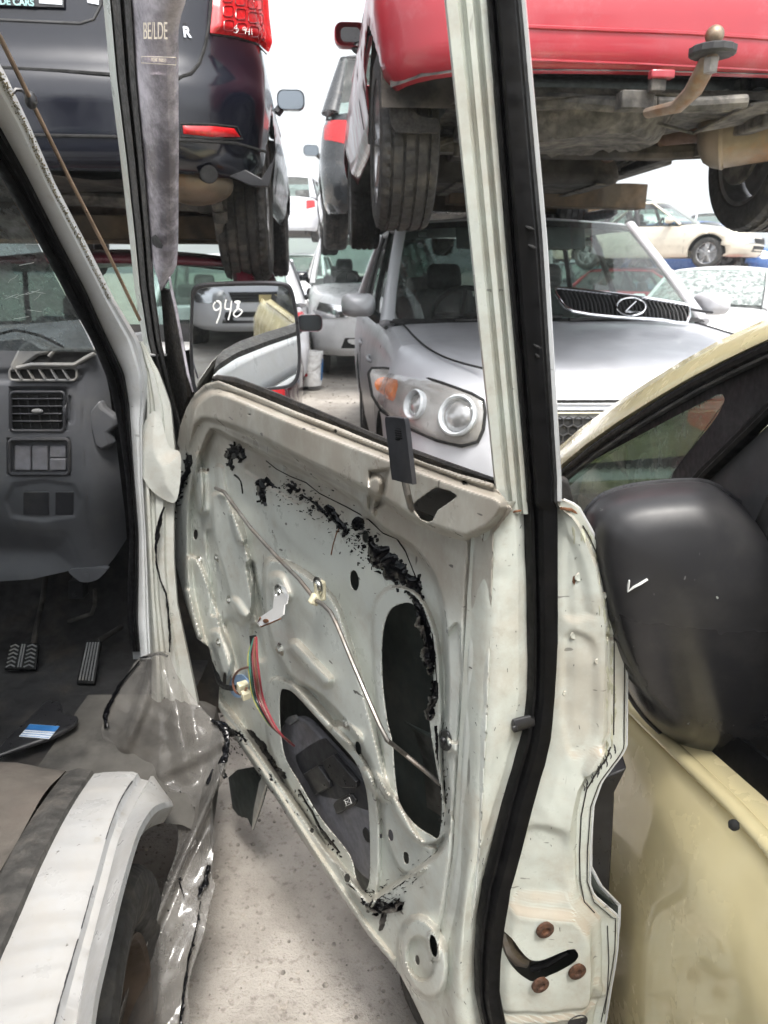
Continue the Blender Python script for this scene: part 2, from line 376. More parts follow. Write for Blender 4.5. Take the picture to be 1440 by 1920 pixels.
# ============================================================ VAN: the open door
van = thing('white_van', 'pale green white work van being stripped, driver door hanging open without its trim panel', 'van', (-.9, .2, 0), world=True)
HN = Vector((-.42, 1.6, 0)); RR = Vector((.121, .771, 0))
DD = (RR - HN).normalized(); NI = Vector((DD.y, -DD.x, 0)).normalized()
if NI.x > 0: NI = -NI                                     # towards the cabin
def dpl(x, y, h=0.0): return at_pl(x, y, HN + NI * h, NI)
def dmove(x, y, h): return dpl(x, y) + NI * h
OUT = [(322, 905), (330, 850), (338, 800), (350, 765), (366, 738), (386, 720), (410, 714), (480, 741), (560, 774), (635, 802), (700, 829), (755, 851), (800, 869),
       (860, 889), (900, 900), (925, 908), (960, 955), (925, 1000), (922, 1100), (915, 1300), (910, 1400), (905, 1500), (900, 1600), (890, 1700), (872, 1800), (868, 2080),
       (838, 2080), (815, 1960), (785, 1895), (768, 1860), (750, 1826), (735, 1805), (720, 1788), (690, 1752), (640, 1680), (600, 1622), (560, 1565), (520, 1500), (478, 1440), (440, 1382), (410, 1326), (412, 1272), (398, 1238), (392, 1213), (370, 1197), (348, 1130), (331, 1060), (326, 1010), (326, 960)]
SPK = rnd([(752, 1132), (772, 1131), (787, 1150), (802, 1200), (813, 1262), (811, 1310), (806, 1350), (816, 1420), (829, 1500), (824, 1568), (808, 1566), (775, 1543), (748, 1502), (739, 1440), (736, 1395), (724, 1340), (716, 1260), (718, 1185), (731, 1145)])
LOW = rnd([(526, 1297), (540, 1293), (556, 1304), (600, 1352), (640, 1396), (668, 1430), (686, 1475), (693, 1540), (694, 1640), (684, 1671), (668, 1648), (655, 1602), (600, 1532), (562, 1468), (534, 1418), (525, 1355)])
LEV = [(772, 950), (782, 938), (800, 925), (818, 913), (846, 921), (860, 930), (838, 946), (822, 956), (812, 976), (803, 980), (788, 974)]
HOLES = [SPK, LOW, LEV, ell(665, 1088, 8.5, 20, -6), ell(686, 1006, 6.5, 13, -6), ell(672, 1403, 5.5, 14, -8), ell(733, 1566, 5, 12, -8), ell(714, 1567, 3, 7, -8),
         ell(762, 1608, 5.5, 13, -8), ell(783, 1800, 4.5, 10, -8), ell(367, 1002, 4.5, 11), ell(390, 881, 3, 6), ell(585, 1557, 4, 6), ell(651, 1646, 6, 9),
         ell(421, 1275, 4, 16, 4), [(333, 833), (338, 842), (333, 854), (328, 842)], [(466, 773), (471, 774), (471, 782), (466, 780)], [(626, 803), (633, 806), (633, 815), (626, 812)], [(866, 899), (876, 903), (876, 913), (866, 909)], ell(813, 1773, 7, 22, -10)]
REC = rnd([(385, 815), (402, 800), (440, 818), (500, 846), (560, 874), (625, 905), (680, 940), (720, 985), (775, 1018), (815, 1070), (835, 1130), (842, 1200), (845, 1300), (842, 1400), (846, 1500), (842, 1575),
           (815, 1615), (765, 1650), (715, 1682), (690, 1692), (655, 1652), (600, 1585), (545, 1505), (490, 1425), (440, 1355), (405, 1305), (380, 1215), (358, 1130), (350, 1050), (350, 960), (362, 880)], 3)
SHELF = rnd([(352, 775), (372, 742), (410, 727), (480, 752), (560, 785), (700, 840), (860, 900), (950, 935), (930, 985), (880, 1012), (855, 1010), (785, 985), (720, 945), (640, 905), (560, 868), (470, 822), (400, 795), (375, 800), (352, 850)], 3)
FEATS = [('poly', REC, -.026, 22), ('poly', SHELF, .020, 26),
         ('poly', [(690, 880), (735, 875), (722, 950), (685, 968)], -.008, 14),
         ('cap', (705, 905), (690, 960), 18, .009),
         # raised pads of the inner skin
         ('poly', rnd([(395, 930), (425, 925), (448, 975), (470, 1040), (480, 1100), (470, 1160), (440, 1150), (420, 1090), (398, 1010)]), .015, 14),
         ('poly', rnd([(500, 1045), (560, 1060), (630, 1120), (660, 1200), (690, 1300), (715, 1400), (735, 1490), (715, 1490), (670, 1395), (600, 1310), (540, 1270), (505, 1200), (490, 1120)]), .017, 20),
         ('poly', rnd([(345, 1050), (372, 1045), (400, 1110), (420, 1180), (440, 1240), (420, 1290), (392, 1280), (365, 1200), (345, 1130)]), .020, 14),
         ('poly', rnd([(705, 1120), (740, 1095), (790, 1115), (825, 1200), (832, 1320), (832, 1440), (842, 1560), (790, 1585), (735, 1520), (712, 1400), (698, 1260), (696, 1170)]), .010, 16),
         ('poly', rnd([(500, 1280), (545, 1275), (610, 1340), (690, 1430), (716, 1540), (708, 1690), (670, 1690), (600, 1570), (535, 1470), (500, 1390)]), .009, 14),
         ('poly', rnd([(362, 860), (376, 850), (384, 905), (380, 960), (366, 950)]), .013, 10),
         ('poly', rnd([(735, 1480), (790, 1570), (822, 1590), (790, 1640), (745, 1630), (715, 1540)]), .008, 16),
         ('poly', ell(795, 1795, 50, 85, -12), .014, 26), ('poly', ell(790, 1797, 30, 46, -10), -.009, 14), ('poly', ell(813, 1773, 13, 30, -10), .004, 6),
         ('cap', (552, 1212), (612, 1276), 17, .011, .8), ('cap', (555, 1288), (613, 1358), 17, .011, .8), ('cap', (470, 880), (560, 935), 13, -.003),
         ('cap', (640, 1372), (660, 1385), 24, .010), ('cap', (690, 1450), (722, 1490), 17, .011), ('cap', (380, 890), (383, 955), 13, .010), ('cap', (412, 880), (418, 925), 12, .008),
         ('cap', (520, 1090), (530, 1115), 22, .007), ('cap', (438, 1135), (452, 1155), 20, .008), ('cap', (480, 1180), (488, 1230), 15, -.010), ('cap', (470, 1060), (488, 1160), 11, -.012),
         ('cap', (392, 1000), (402, 1150), 9, -.010), ('cap', (430, 1170), (462, 1290), 13, -.009), ('cap', (350, 1110), (372, 1190), 9, .008), ('cap', (405, 1190), (430, 1270), 15, .010), ('cap', (440, 965), (452, 1010), 13, .012),
         # rear stile step, pad under the lock button, lower rim
         ('poly', rnd([(862, 1170), (868, 1250), (868, 1330), (862, 1390), (840, 1385), (832, 1310), (834, 1220), (842, 1178)]), -.006, 8),
         ('poly', rnd([(838, 1410), (862, 1420), (858, 1500), (850, 1540), (838, 1500)]), -.005, 8),
         ('line', [(884, 1010), (878, 1100), (868, 1300), (862, 1400), (856, 1500), (850, 1600), (835, 1700), (815, 1800)], 9, -.007),
         ('line', [(395, 1325), (440, 1372), (520, 1488), (600, 1612), (690, 1742), (735, 1798)], 9, .009),
         ('line', [(366, 742), (386, 724), (410, 718), (480, 745), (560, 778), (700, 833), (860, 893), (920, 910)], 7, .006),
         ('fn', lambda P: np.array([.0022 * noise.noise(Vector((x * .012, y * .009, 3))) + .0005 * noise.noise(Vector((x * .035, y * .02, 8))) for x, y in P]))]
FEATS = [(f[:2] + (f[2] * 1.45, f[3] * .55) + f[4:]) if f[0] == 'poly' else (f[:4] + (f[4] * 1.5,) + f[5:]) if f[0] == 'cap' else f for f in FEATS]
g, shp = pxgrid(318, 966, 706, 2084, 2.5)
door = relief(g, shp, HOLES, lambda x, y, h: dpl(x, y, h * (.45 + .55 * smooth((x - 340) / 230))), OUT, FEATS, 1.7).build('door', M['van_door'], van, ang=40, solid=.0016, soff=0)
def dsub(mb, name, mat, **k): return mb.build(name, mat, door, **k)
# --- rear shut face: loft of traced seam lines
PS = Vector((.121, .771, 0)); 
def shut_y(x, y, dy=0.0):
    n = Vector((-.05, 1, 0)).normalized(); return at_pl(x, y, PS + Vector((0, dy, 0)), n)
c1 = crv([(940, 950), (1000, 884), (1100, 878), (1300, 866), (1400, 861), (1500, 855), (1600, 850), (1700, 838), (1800, 820), (1900, 815), (2080, 835)])
sl = crv([(-80, 909), (0, 912), (450, 947), (900, 985), (1000, 990), (1100, 993), (1200, 995), (1300, 995), (1380, 985), (1450, 965), (1550, 935), (1650, 905), (1720, 893), (1800, 888), (1860, 890), (1920, 903), (2080, 945)])
sr = crv([(-80, 970), (0, 978), (450, 1018), (900, 1045), (1000, 1046), (1200, 1046), (1300, 1040), (1380, 1033), (1430, 1022), (1500, 1000), (1580, 975), (1650, 952), (1720, 940), (1780, 933), (1840, 931), (1890, 940), (1920, 948), (2080, 985)])
fi = crv([(938, 1048), (955, 1060), (968, 1080), (985, 1094), (1005, 1106), (1060, 1130), (1130, 1147), (1200, 1153), (1300, 1153), (1380, 1152), (1420, 1138), (1450, 1118), (1480, 1100), (1530, 1090), (1600, 1087), (1650, 1088), (1690, 1096), (1710, 1115), (1730, 1134), (1800, 1137), (1860, 1134), (1920, 1121), (2080, 1090)])
fo = crv([(938, 1052), (945, 1074), (955, 1092), (990, 1112), (1040, 1140), (1100, 1165), (1150, 1178), (1200, 1184), (1300, 1184), (1408, 1183), (1425, 1174), (1440, 1162), (1475, 1136), (1520, 1120), (1600, 1114), (1670, 1113), (1690, 1120), (1712, 1146), (1730, 1167), (1790, 1165), (1830, 1159), (1880, 1150), (1920, 1144), (2080, 1112)])
rows = []; YS = np.arange(940, 2082, 4.0); U = np.linspace(0, 1, 100)
keys = np.array([0, .10, .22, .33, .40, .47, .60, .86, .90, .985, 1.0])
PX = []
def shut_pt(x, y, h):
    """h > 0 towards the camera side"""
    return None
offs = {}
for y in YS:
    a, b, c, d, e = c1(y), sl(y), sr(y), fi(y), fo(y)
    kx = [a, a + 18, a + (b - a) * .45, b - 22, b - 4, (b + c) / 2, c + 3, d - 7, d, e - 3, e]
    for u in U: PX.append((np.interp(u, keys, kx), y))
PX = np.array(PX)
def upar(x, y):
    a, b, c, d, e = c1(y), sl(y), sr(y), fi(y), fo(y)
    return float(np.interp(x, [a, a + 18, a + (b - a) * .45, b - 22, b - 4, (b + c) / 2, c + 3, d - 7, d, e - 3, e], keys))
hk = lambda u: float(np.interp(u, [0, .10, .22, .33, .40, .47, .60, .70, .82, .86, .90, .985, 1], [0, 0, .0, .0, -.008, -.020, -.013, -.002, .004, -.004, -.010, -.008, -.012]))
def place_shut(x, y, h):
    u = upar(x, y); p1 = dpl(x, y); p2 = shut_y(x, y)
    w = smooth((u - .05) / .30); p = p1.lerp(p2, w)
    return p + Vector((.25, -1, 0)).normalized() * (hk(u) * w + h)
LATCH = rnd([(947, 1757), (960, 1760), (972, 1775), (986, 1790), (1000, 1794), (1030, 1782), (1056, 1769), (1070, 1766), (1076, 1775), (1072, 1787), (1050, 1804), (1020, 1820), (1000, 1832), (986, 1831), (966, 1818), (950, 1796), (944, 1772)])
sf = [('poly', rnd([(1060, 1010), (1085, 1020), (1105, 1080), (1115, 1140), (1118, 1160), (1060, 1165)]), -.004, 18),
      ('poly', rnd([(1060, 1200), (1115, 1195), (1125, 1260), (1122, 1370), (1095, 1420), (1058, 1400)]), -.004, 16),
      ('poly', rnd([(1108, 1400), (1140, 1395), (1128, 1425), (1095, 1455), (1088, 1440)]), .010, 12),
      ('poly', [(955, 1700), (1000, 1700), (1075, 1698), (1110, 1735), (1118, 1850), (1100, 1905), (930, 1950), (940, 1780)], .010, 20),
      ('poly', rnd([(985, 1560), (1070, 1560), (1080, 1680), (1000, 1700), (960, 1690)]), -.007, 24),
      ('line', [(1140, 1180), (1148, 1290), (1146, 1370), (1120, 1430), (1098, 1470)], 6, -.003),
      ('cap', (1140, 1195), (1170, 1208), 6, -.004),
      ('cap', (1118, 1842), (1132, 1870), 12, .005), ('cap', (950, 1910), (1110, 1880), 10, -.005),
      ('fn', lambda P: np.array([.0014 * noise.noise(Vector((x * .02, y * .014, 5))) + .0009 * noise.noise(Vector((x * .05, y * .03, 1))) for x, y in P]))]
shut = dsub(relief(PX, (len(YS), len(U)), [LATCH], place_shut, None, sf, 2.5), 'shut_face', M['van'], ang=40)
def on_shut(x, y, h=0.0): return place_shut(x, y, h)
SN = Vector((.25, -1, 0)).normalized()
# edge hem with the white outer skin rim
hem = MB(); hp = [on_shut(fo(y) + 1, y, .001) for y in np.arange(942, 2080, 8)]
hem.tube(hp, [.0016] * len(hp), 6); dsub(hem, 'outer_skin_hem', M['van_clean'])
# outer skin of the door
osk = MB(); rowsk = []
for y in list(np.arange(700, 2081, 40)) + [2200]:
    edge = on_shut(fo(max(945, y)), max(945, y)) if 944 < y < 2100 else None
    z = dpl(900, y).z
    A = HN - NI * .10; 
    row = []
    for k in range(9):
        s = k / 8; q = A.lerp(RR - NI * .11 + DD * .02, s); bul = .035 * math.sin(math.pi * min(1, max(0, (1.24 - z) / .9)))
        p = q - NI * bul * .6; row.append(Vector((p.x, p.y, z)))
    if edge is not None: row[-1] = Vector((edge.x, edge.y + .004, z))
    if z <= 1.172: rowsk.append(row)
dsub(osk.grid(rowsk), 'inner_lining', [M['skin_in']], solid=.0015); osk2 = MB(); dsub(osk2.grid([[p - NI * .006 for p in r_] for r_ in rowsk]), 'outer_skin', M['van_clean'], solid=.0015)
# cavity brace seen through the speaker opening
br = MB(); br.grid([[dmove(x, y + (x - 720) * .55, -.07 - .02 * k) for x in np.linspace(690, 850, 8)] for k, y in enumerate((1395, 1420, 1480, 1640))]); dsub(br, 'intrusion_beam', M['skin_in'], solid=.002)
# --- window frame rear upright
def pil(x, y, dz=0.0):
    n = Vector((0, 1, .11)).normalized(); return at_pl(x, y, Vector((.121, .771 - dz, 1.24)), n)
pw = MB(); rowsp = []
pl_ = crv([(-80, 826), (0, 833), (450, 880), (900, 926), (940, 932), (956, 938)])
for y in np.arange(-80, 966, 12):
    L, S = pl_(min(y, 955)), sl(y)
    fr = [(-.0, -.03), (.0, -.004), (.05, .004), (.30, .005), (.34, -.001), (.40, -.003), (.46, -.001), (.50, .004), (.64, .004), (.68, -.002), (.74, -.003), (.79, .001), (.82, .006), (.97, .006), (1.0, .002), (1.0, -.03)]
    rowsp.append([pil(lerp(L, S + 3, f), y, h + wob((f * 3, y * .01, 1), 2, .0006)) for f, h in fr])
pwo = dsub(pw.grid(rowsp), 'window_frame_upright', M['van'], ang=25)
rim_ = MB(); rr_ = []
for y in np.arange(-80, 950, 20): rr_.append([pil(sr(y) - 2, y, .003), pil(sr(y) + 7, y, .004), pil(sr(y) + 8.5, y, -.008), pil(sr(y) - 2, y, -.012)])
dsub(rim_.grid(rr_, True), 'frame_outer_lip', M['van_clean'])
# main door seal
ws = MB(); rws = []
for y in np.arange(-80, 2080, 10):
    a, b = sl(y), sr(y)
    f = (lambda x, h: pil(x, y, h)) if y < 950 else (lambda x, h: shut_y(x, y) + SN * (h - .006))
    q = [(0, -.006), (.0, .006), (.06, .011), (.16, .011), (.19, .004), (.24, .004), (.27, .015), (.36, .019), (.6, .020), (.80, .018), (.84, .013), (.90, .013), (.94, .008), (1.0, .003), (1.0, -.006)]
    j = wob((y * .01, 2, 0), 3, .0008)
    if y >= 1440: j += .012 * smooth((y - 1440) / 250)
    rws.append([f(lerp(a, b, u), h + j) for u, h in q])
dsub(ws.grid(rws), 'weather_seal', M['rubber'], ang=28)
cuts = MB()
for y, x0, x1 in ((428, 985, 1002), (463, 990, 1006), (650, 1000, 1014), (668, 1004, 1012)):
    cuts.tube([pil(x0, y - 4, .0205), pil((x0 + x1) / 2, y, .0215), pil(x1, y + 3, .0205)], [.0006, .0016, .0005], 6)
dsub(cuts, 'seal_split', M['dark'], split=True)
cl = MB(); cl.tube([on_shut(958, 1356, .006), on_shut(975, 1353, .008), on_shut(1000, 1349, .016)], [.0095, .0095, .0085], 12, flat=.5, up=SN)
cl.lathe([(0, .004), (.0035, .004), (.004, .002)], on_shut(958, 1356, .009), SN, 14); dsub(cl, 'seal_clip', M['black_pl'], bevel=.001)
# belt seal along the bottom of the window
bt = MB(); top = crv([(398, 706), (404, 702), (440, 706), (520, 736), (640, 786), (760, 836), (860, 872), (934, 898)]); bot = crv([(398, 720), (480, 744), (560, 778), (700, 834), (860, 894), (934, 915)])
rb = []
for x in np.arange(398, 938, 9):
    T, B = top(x), bot(x)
    rb.append([dpl(x, T, -.020), dpl(x, T + 2, -.012), dpl(x, (T + B) / 2 - 3, -.010), dpl(x, (T + B) / 2, -.017), dpl(x, B + 8, -.016), dpl(x, B + 8, -.05), dpl(x, T, -.045)])
dsub(bt.grid(rb, True), 'belt_seal', M['rubber_old'], ang=30)
ol = MB(); ol.grid([[dpl(x, top(x) + 7, -.052), dpl(x, bot(x) - 2, -.057), dpl(x, bot(x) + 10, -.062), dpl(x, bot(x) + 40, -.075), dpl(x, bot(x) + 90, -.09)] for x in np.arange(398, 938, 9)]); dsub(ol, 'outer_panel_lip', M['van_clean'], solid=.0015)
ret = MB()   # shelf closing the door top between inner flange and seal
ret.grid([[dpl(x, bot(x) + 4, .004), dpl(x, bot(x) + 6, -.05)] for x in np.arange(400, 936, 12)]); dsub(ret, 'flange_return', M['van_dirty'])
# little rubber block on top corner
blk = MB(); blk.prism([shut_y(1046, 900, .03), shut_y(1056, 900, .03), shut_y(1066, 906, .03), shut_y(1076, 944, .03), shut_y(1050, 946, .03)], (0.004, .02, 0)); dsub(blk, 'corner_block', M['rubber_old'], bevel=.002)
# --- front sash of the door window: white lip, black channel, smoked deflector
def sash(x, y, h=0.0):
    n = (NI + Vector((0, 0, -.16))).normalized(); return at_pl(x, y, HN + Vector((0, 0, 1.2)) + NI * h, n)
sx = crv([(-80, 180), (0, 193), (150, 207), (300, 226), (450, 243), (540, 252), (640, 268), (760, 300), (830, 318)])
sw = MB(); r1 = []; r2 = []
for y in np.arange(-80, 840, 14):
    x = sx(y); wv = lerp(13, 9, min(1, max(0, y / 700))); bw = lerp(42, 20, min(1, max(0, y / 830)))
    r1.append([sash(x, y, -.02), sash(x, y, .008), sash(x + wv, y, .010), sash(x + wv + 2, y, .0), sash(x + wv + 2, y, -.02)])
    r2.append([sash(x + wv, y, -.01), sash(x + wv + 2, y, .006), sash(x + wv + 8, y, .010), sash(x + wv + bw * .45, y, .010), sash(x + wv + bw * .5, y, .003), sash(x + wv + bw * .62, y, .003), sash(x + wv + bw * .68, y, .009), sash(x + wv + bw - 3, y, .008), sash(x + wv + bw, y, -.012)])
dsub(sw.grid(r1), 'window_frame_front', M['van'], ang=25); ch = MB(); dsub(ch.grid(r2), 'glass_channel', M['rubber_old'], ang=25)
vz = MB(); vr = []; lo = crv([(-80, 236), (0, 242), (300, 266), (480, 283), (520, 296), (545, 300)]); hi = crv([(-80, 352), (0, 348), (30, 338), (60, 333), (300, 334), (455, 333), (500, 330), (520, 318), (545, 304)])
for y in np.arange(-80, 546, 12):
    a, b = lo(y), hi(y); vr.append([sash(lerp(a, b, t), y, .004 - .012 * t - .03 * t * t * t) for t in np.linspace(0, 1, 9)])
dsub(vz.grid(vr), 'wind_deflector', M['visor'], solid=.0015)
vt = MB(); vt.tube([sash(p[0], p[1], .004) for p in [(318, 520), (322, 545), (330, 580), (341, 640), (352, 700), (362, 735)]], [.004, .006, .007, .006, .006, .004], 8, flat=.4); dsub(vt, 'deflector_tail', M['visor'])
let = MB(); P0 = sash(293, 60, .0045); xd = sash(320, 60, .0) - sash(270, 60, .004); text_mesh(let, 'BE/LDE', frame(P0 + NI * .002, xd, Vector((0, 0, 1))), .032, .0002); 
dsub(let, 'deflector_lettering', simple('worn_print', (.62, .55, .45), .6))
lb = MB(); bxp = [(265, 106), (330, 108), (330, 122), (265, 118)]
lb.tube([sash(x, y, .0045) for x, y in bxp], .0006, 5, closed=True); text_mesh(lb, 'PATENT  MARKED', frame(sash(297, 113, .0065), xd, Vector((0, 0, 1))), .0075, .0002); dsub(lb, 'deflector_stamp', bpy.data.materials['worn_print'])
chip = MB(); chip.prism([sash(x, y, .006) for x, y in [(284, 445), (292, 440), (300, 450), (306, 460), (303, 466), (294, 464), (287, 458)]], NI * .001); dsub(chip, 'deflector_chip', M['dark'])
# lower corner piece below the deflector (dark sail)
sl2 = MB(); sl2.prism([sash(x, y, -.016) for x, y in [(300, 540), (316, 545), (330, 620), (345, 690), (352, 745), (338, 790), (326, 800), (312, 690)]], NI * -.012); dsub(sl2, 'mirror_sail', M['rubber_old'], bevel=.002)
# --- butyl sealant left on the door skin
def hgt(x, y):
    h = 0
    return h
def goo(mb, pts, wid, thick=.004, seed=0, off=None, step=2.2):
    """torn strip: px polyline with widths, ragged edges, lumpy"""
    off = off or gooff
    P = []; W = []
    if len(pts) > 2:
        q = spline([(x, y, w) for (x, y), w in zip(pts, wid)], 3); pts = [(p.x, p.y) for p in q]; wid = [max(.3, p.z) for p in q]
    for i in range(len(pts) - 1):
        n = max(2, int(math.dist(pts[i], pts[i + 1]) / step))
        for k in range(n): t = k / n; P.append((lerp(pts[i][0], pts[i + 1][0], t), lerp(pts[i][1], pts[i + 1][1], t))); W.append(lerp(wid[i], wid[i + 1], t))
    rows = []
    for i, (x, y) in enumerate(P):
        a = P[max(0, i - 1)]; b = P[min(len(P) - 1, i + 1)]; d = Vector((b[0] - a[0], b[1] - a[1])).normalized(); nx, ny = -d.y, d.x
        nn = lambda q, f: noise.noise(Vector((i * f, seed * 3.1, q)))
        wl = W[i] * max(.25, .85 + .8 * nn(0, .11) + .35 * nn(3, .6)); wr = W[i] * max(.25, .85 + .8 * nn(9, .12) + .35 * nn(5, .55))
        row = []
        for t in (-1, -.7, -.35, 0, .35, .7, 1):
            ww = wl if t < 0 else wr
            hh = -.0012 if abs(t) == 1 else thick * (1 - .6 * abs(t)) * (.45 + .9 * abs(noise.noise(Vector((x * .06 + t * .7, y * .06, seed + t)))))
            row.append(off(x + nx * ww * t, y + ny * ww * t, hh))
        rows.append(row)
    mb.grid(rows)
# ray-cast the finished door sheet so that things sit on it
from mathutils.bvhtree import BVHTree
def bvh(o):
    me = o.data; og = origin_of(o)
    return BVHTree.FromPolygons([v.co + og for v in me.vertices], [list(p.vertices) for p in me.polygons])
DB = bvh(door); SB = bvh(shut)
def ond(x, y, h=0.0):
    d = ray(x, y).normalized(); q = DB.ray_cast(EYE, d, 6)
    if q[0] is None or q[3] > 3: return dpl(x, y, -.012 + h)
    return q[0] + NI * h
def onsh(x, y, h=0.0):
    d = ray(x, y).normalized(); q = SB.ray_cast(EYE, d, 4)
    if q[0] is None: return place_shut(x, y, h)
    return q[0] + SN * h
gooff = lambda x, y, h: ond(x, y, h + .0004)
gb = MB()
goo(gb, [(436, 838), (440, 846), (452, 850), (462, 862)], [8.2, 17.9, 16.2, 3.2], .006, 1)
goo(gb, [(436, 850), (434, 872), (438, 884)], [9.7, 6.5, 1.7], .004, 2)
goo(gb, [(440, 890), (452, 902), (456, 928)], [2.7, 2.2, 1.4], .003, 3)
goo(gb, [(484, 902), (490, 908), (494, 920), (497, 936), (502, 950)], [6.5, 13.0, 14.6, 6.5, 1.7], .007, 4)
goo(gb, [(496, 900), (515, 912), (522, 915)], [8.2, 3.2, 1.7], .003, 5)
goo(gb, [(540, 908), (552, 918), (566, 922)], [4.9, 9.7, 2.4], .004, 6)
goo(gb, [(564, 928), (590, 942), (604, 956), (614, 965)], [3.2, 4.1, 4.9, 1.7], .004, 7)
goo(gb, [(612, 948), (622, 962), (634, 972), (642, 986), (652, 994)], [6.5, 9.7, 8.2, 9.7, 3.2], .006, 8)
goo(gb, [(664, 976), (674, 982), (682, 990)], [11.4, 14.6, 4.9], .006, 9)
goo(gb, [(696, 1008), (702, 1030), (720, 1048), (742, 1066), (764, 1082), (780, 1108), (788, 1140)], [6.5, 17.9, 24.2, 24.2, 19.4, 14.6, 8.2], .010, 10)
goo(gb, [(700, 1045), (728, 1070), (746, 1092)], [13.0, 14.6, 4.9], .008, 11)
goo(gb, [(745, 1090), (748, 1112)], [4.9, 1.7], .004, 12)
goo(gb, [(784, 1112), (792, 1160), (800, 1200), (806, 1240), (806, 1268)], [8.2, 13.0, 13.0, 14.6, 4.9], .009, 13)
goo(gb, [(816, 1275), (818, 1305), (808, 1325), (804, 1352)], [4.9, 9.7, 14.6, 4.9], .008, 14)
goo(gb, [(818, 1360), (822, 1400), (829, 1450), (834, 1500)], [3.2, 4.1, 6.5, 3.2], .004, 15)
goo(gb, [(356, 852), (352, 880), (344, 905), (338, 922), (326, 955)], [4.9, 9.7, 8.2, 3.2, 2.4], .006, 16)
goo(gb, [(326, 955), (308, 975), (300, 1000)], [8.2, 14.6, 6.5], .008, 17, off=lambda x, y, h: dpl(x, y, .01 + h))
goo(gb, [(682, 1680), (700, 1695), (718, 1702), (742, 1700), (758, 1682)], [4.9, 14.6, 17.9, 13.0, 6.5], .010, 18)
goo(gb, [(722, 1700), (720, 1725), (714, 1745)], [6.5, 6.5, 3.2], .009, 19)
goo(gb, [(700, 1688), (690, 1712)], [9.7, 3.2], .005, 20)
goo(gb, [(388, 1352), (408, 1362), (430, 1372), (452, 1378)], [8.2, 13.0, 13.0, 3.2], .008, 21)
goo(gb, [(452, 1368), (478, 1380), (500, 1412), (530, 1462)], [3.2, 8.2, 8.2, 11.4], .006, 22)
goo(gb, [(560, 1480), (590, 1530), (605, 1560), (640, 1600)], [2.4, 3.2, 4.9, 1.7], .003, 23)
goo(gb, [(650, 1655), (680, 1672), (740, 1665), (780, 1630), (812, 1602)], [2.7, 1.6, 1.9, 2.2, 1.4], .002, 24)
random.seed(31)
def clump(mb, path, w, n, seed, off=None, th=.009, L=(5, 15)):
    q = spline([(x, y, 0) for x, y in path], 6)
    for k in range(n):
        i = random.randrange(len(q) - 1); p = q[i]; d = (q[i + 1] - q[i]).normalized(); s_ = random.gauss(0, w); a = math.atan2(d.y, d.x) + random.gauss(0, .55)
        x, y = p.x - d.y * s_, p.y + d.x * s_; l = random.uniform(*L); ww = random.uniform(.14, .34) * l
        goo(mb, [(x - l / 2 * math.cos(a), y - l / 2 * math.sin(a)), (x, y), (x + l / 2 * math.cos(a + .3), y + l / 2 * math.sin(a + .3))], [ww * .3, ww, ww * .25], th * random.uniform(.5, 1.2), seed + k, off, step=2.0)
clump(gb, [(696, 1008), (704, 1035), (722, 1052), (744, 1068), (766, 1084), (782, 1110), (790, 1140)], 7, 70, 1000)
clump(gb, [(786, 1120), (794, 1165), (803, 1205), (809, 1245), (808, 1268)], 4, 40, 1100, L=(5, 13))
clump(gb, [(436, 838), (446, 848), (460, 860)], 7, 26, 1200, L=(4, 11)); clump(gb, [(434, 848), (434, 880)], 3, 12, 1240, L=(4, 9)); clump(gb, [(488, 902), (494, 920), (498, 945)], 4, 20, 1260, L=(4, 10))
clump(gb, [(545, 910), (600, 955), (640, 985), (655, 998)], 7, 60, 1300, L=(2, 9)); clump(gb, [(500, 898), (560, 918), (620, 950), (690, 1010)], 16, 60, 1400, L=(1.5, 6), th=.003); clump(gb, [(660, 1010), (700, 1060)], 14, 40, 1480, L=(1.5, 6), th=.003)
clump(gb, [(672, 982), (690, 1000)], 6, 18, 1500, L=(3, 9)); clump(gb, [(818, 1280), (812, 1320), (805, 1350)], 6, 26, 1540, L=(3, 10)); clump(gb, [(820, 1370), (832, 1460), (836, 1510)], 3, 30, 1580, L=(3, 9), th=.003)
clump(gb, [(686, 1686), (715, 1702), (756, 1684)], 6, 40, 1620, L=(4, 12)); clump(gb, [(690, 1680), (740, 1665), (800, 1615)], 8, 50, 1700, L=(1.5, 7), th=.002)
clump(gb, [(356, 852), (346, 905), (330, 950)], 4, 30, 1760, L=(3, 9)); clump(gb, [(318, 965), (306, 985), (300, 1010)], 6, 24, 1800, L=(4, 10), off=lambda x, y, h: dpl(x, y, .01 + h))
clump(gb, [(390, 1352), (430, 1372), (470, 1385), (505, 1425), (530, 1465)], 7, 70, 1840, L=(3, 11)); clump(gb, [(560, 1480), (605, 1560), (645, 1610)], 4, 40, 1930, L=(2, 7), th=.003)
random.seed(11)
for k in range(150):     # specks and strings torn along the old sealant line
    t = random.random() ** .8; x = lerp(500, 700, t) + random.gauss(0, 9); y = lerp(905, 1040, t) + random.gauss(0, 13) - 26 * math.sin(math.pi * t) * .5
    a = random.uniform(-1.3, 1.9); l = random.choice((1.5, 2, 3, 5, 8)); goo(gb, [(x, y), (x + l * math.cos(a), y + l * math.sin(a))], [random.uniform(.8, 2.4), .5], .0025, 30 + k, step=1.2)
for k in range(70):
    t = random.random(); x = lerp(690, 780, t) + random.gauss(0, 14); y = lerp(1700, 1640, t) + random.gauss(0, 12); a = random.uniform(-.9, .3); l = random.choice((2, 4, 8))
    goo(gb, [(x, y), (x + l * math.cos(a), y + l * math.sin(a))], [random.uniform(.6, 1.6), .4], .002, 300 + k, step=1.5)
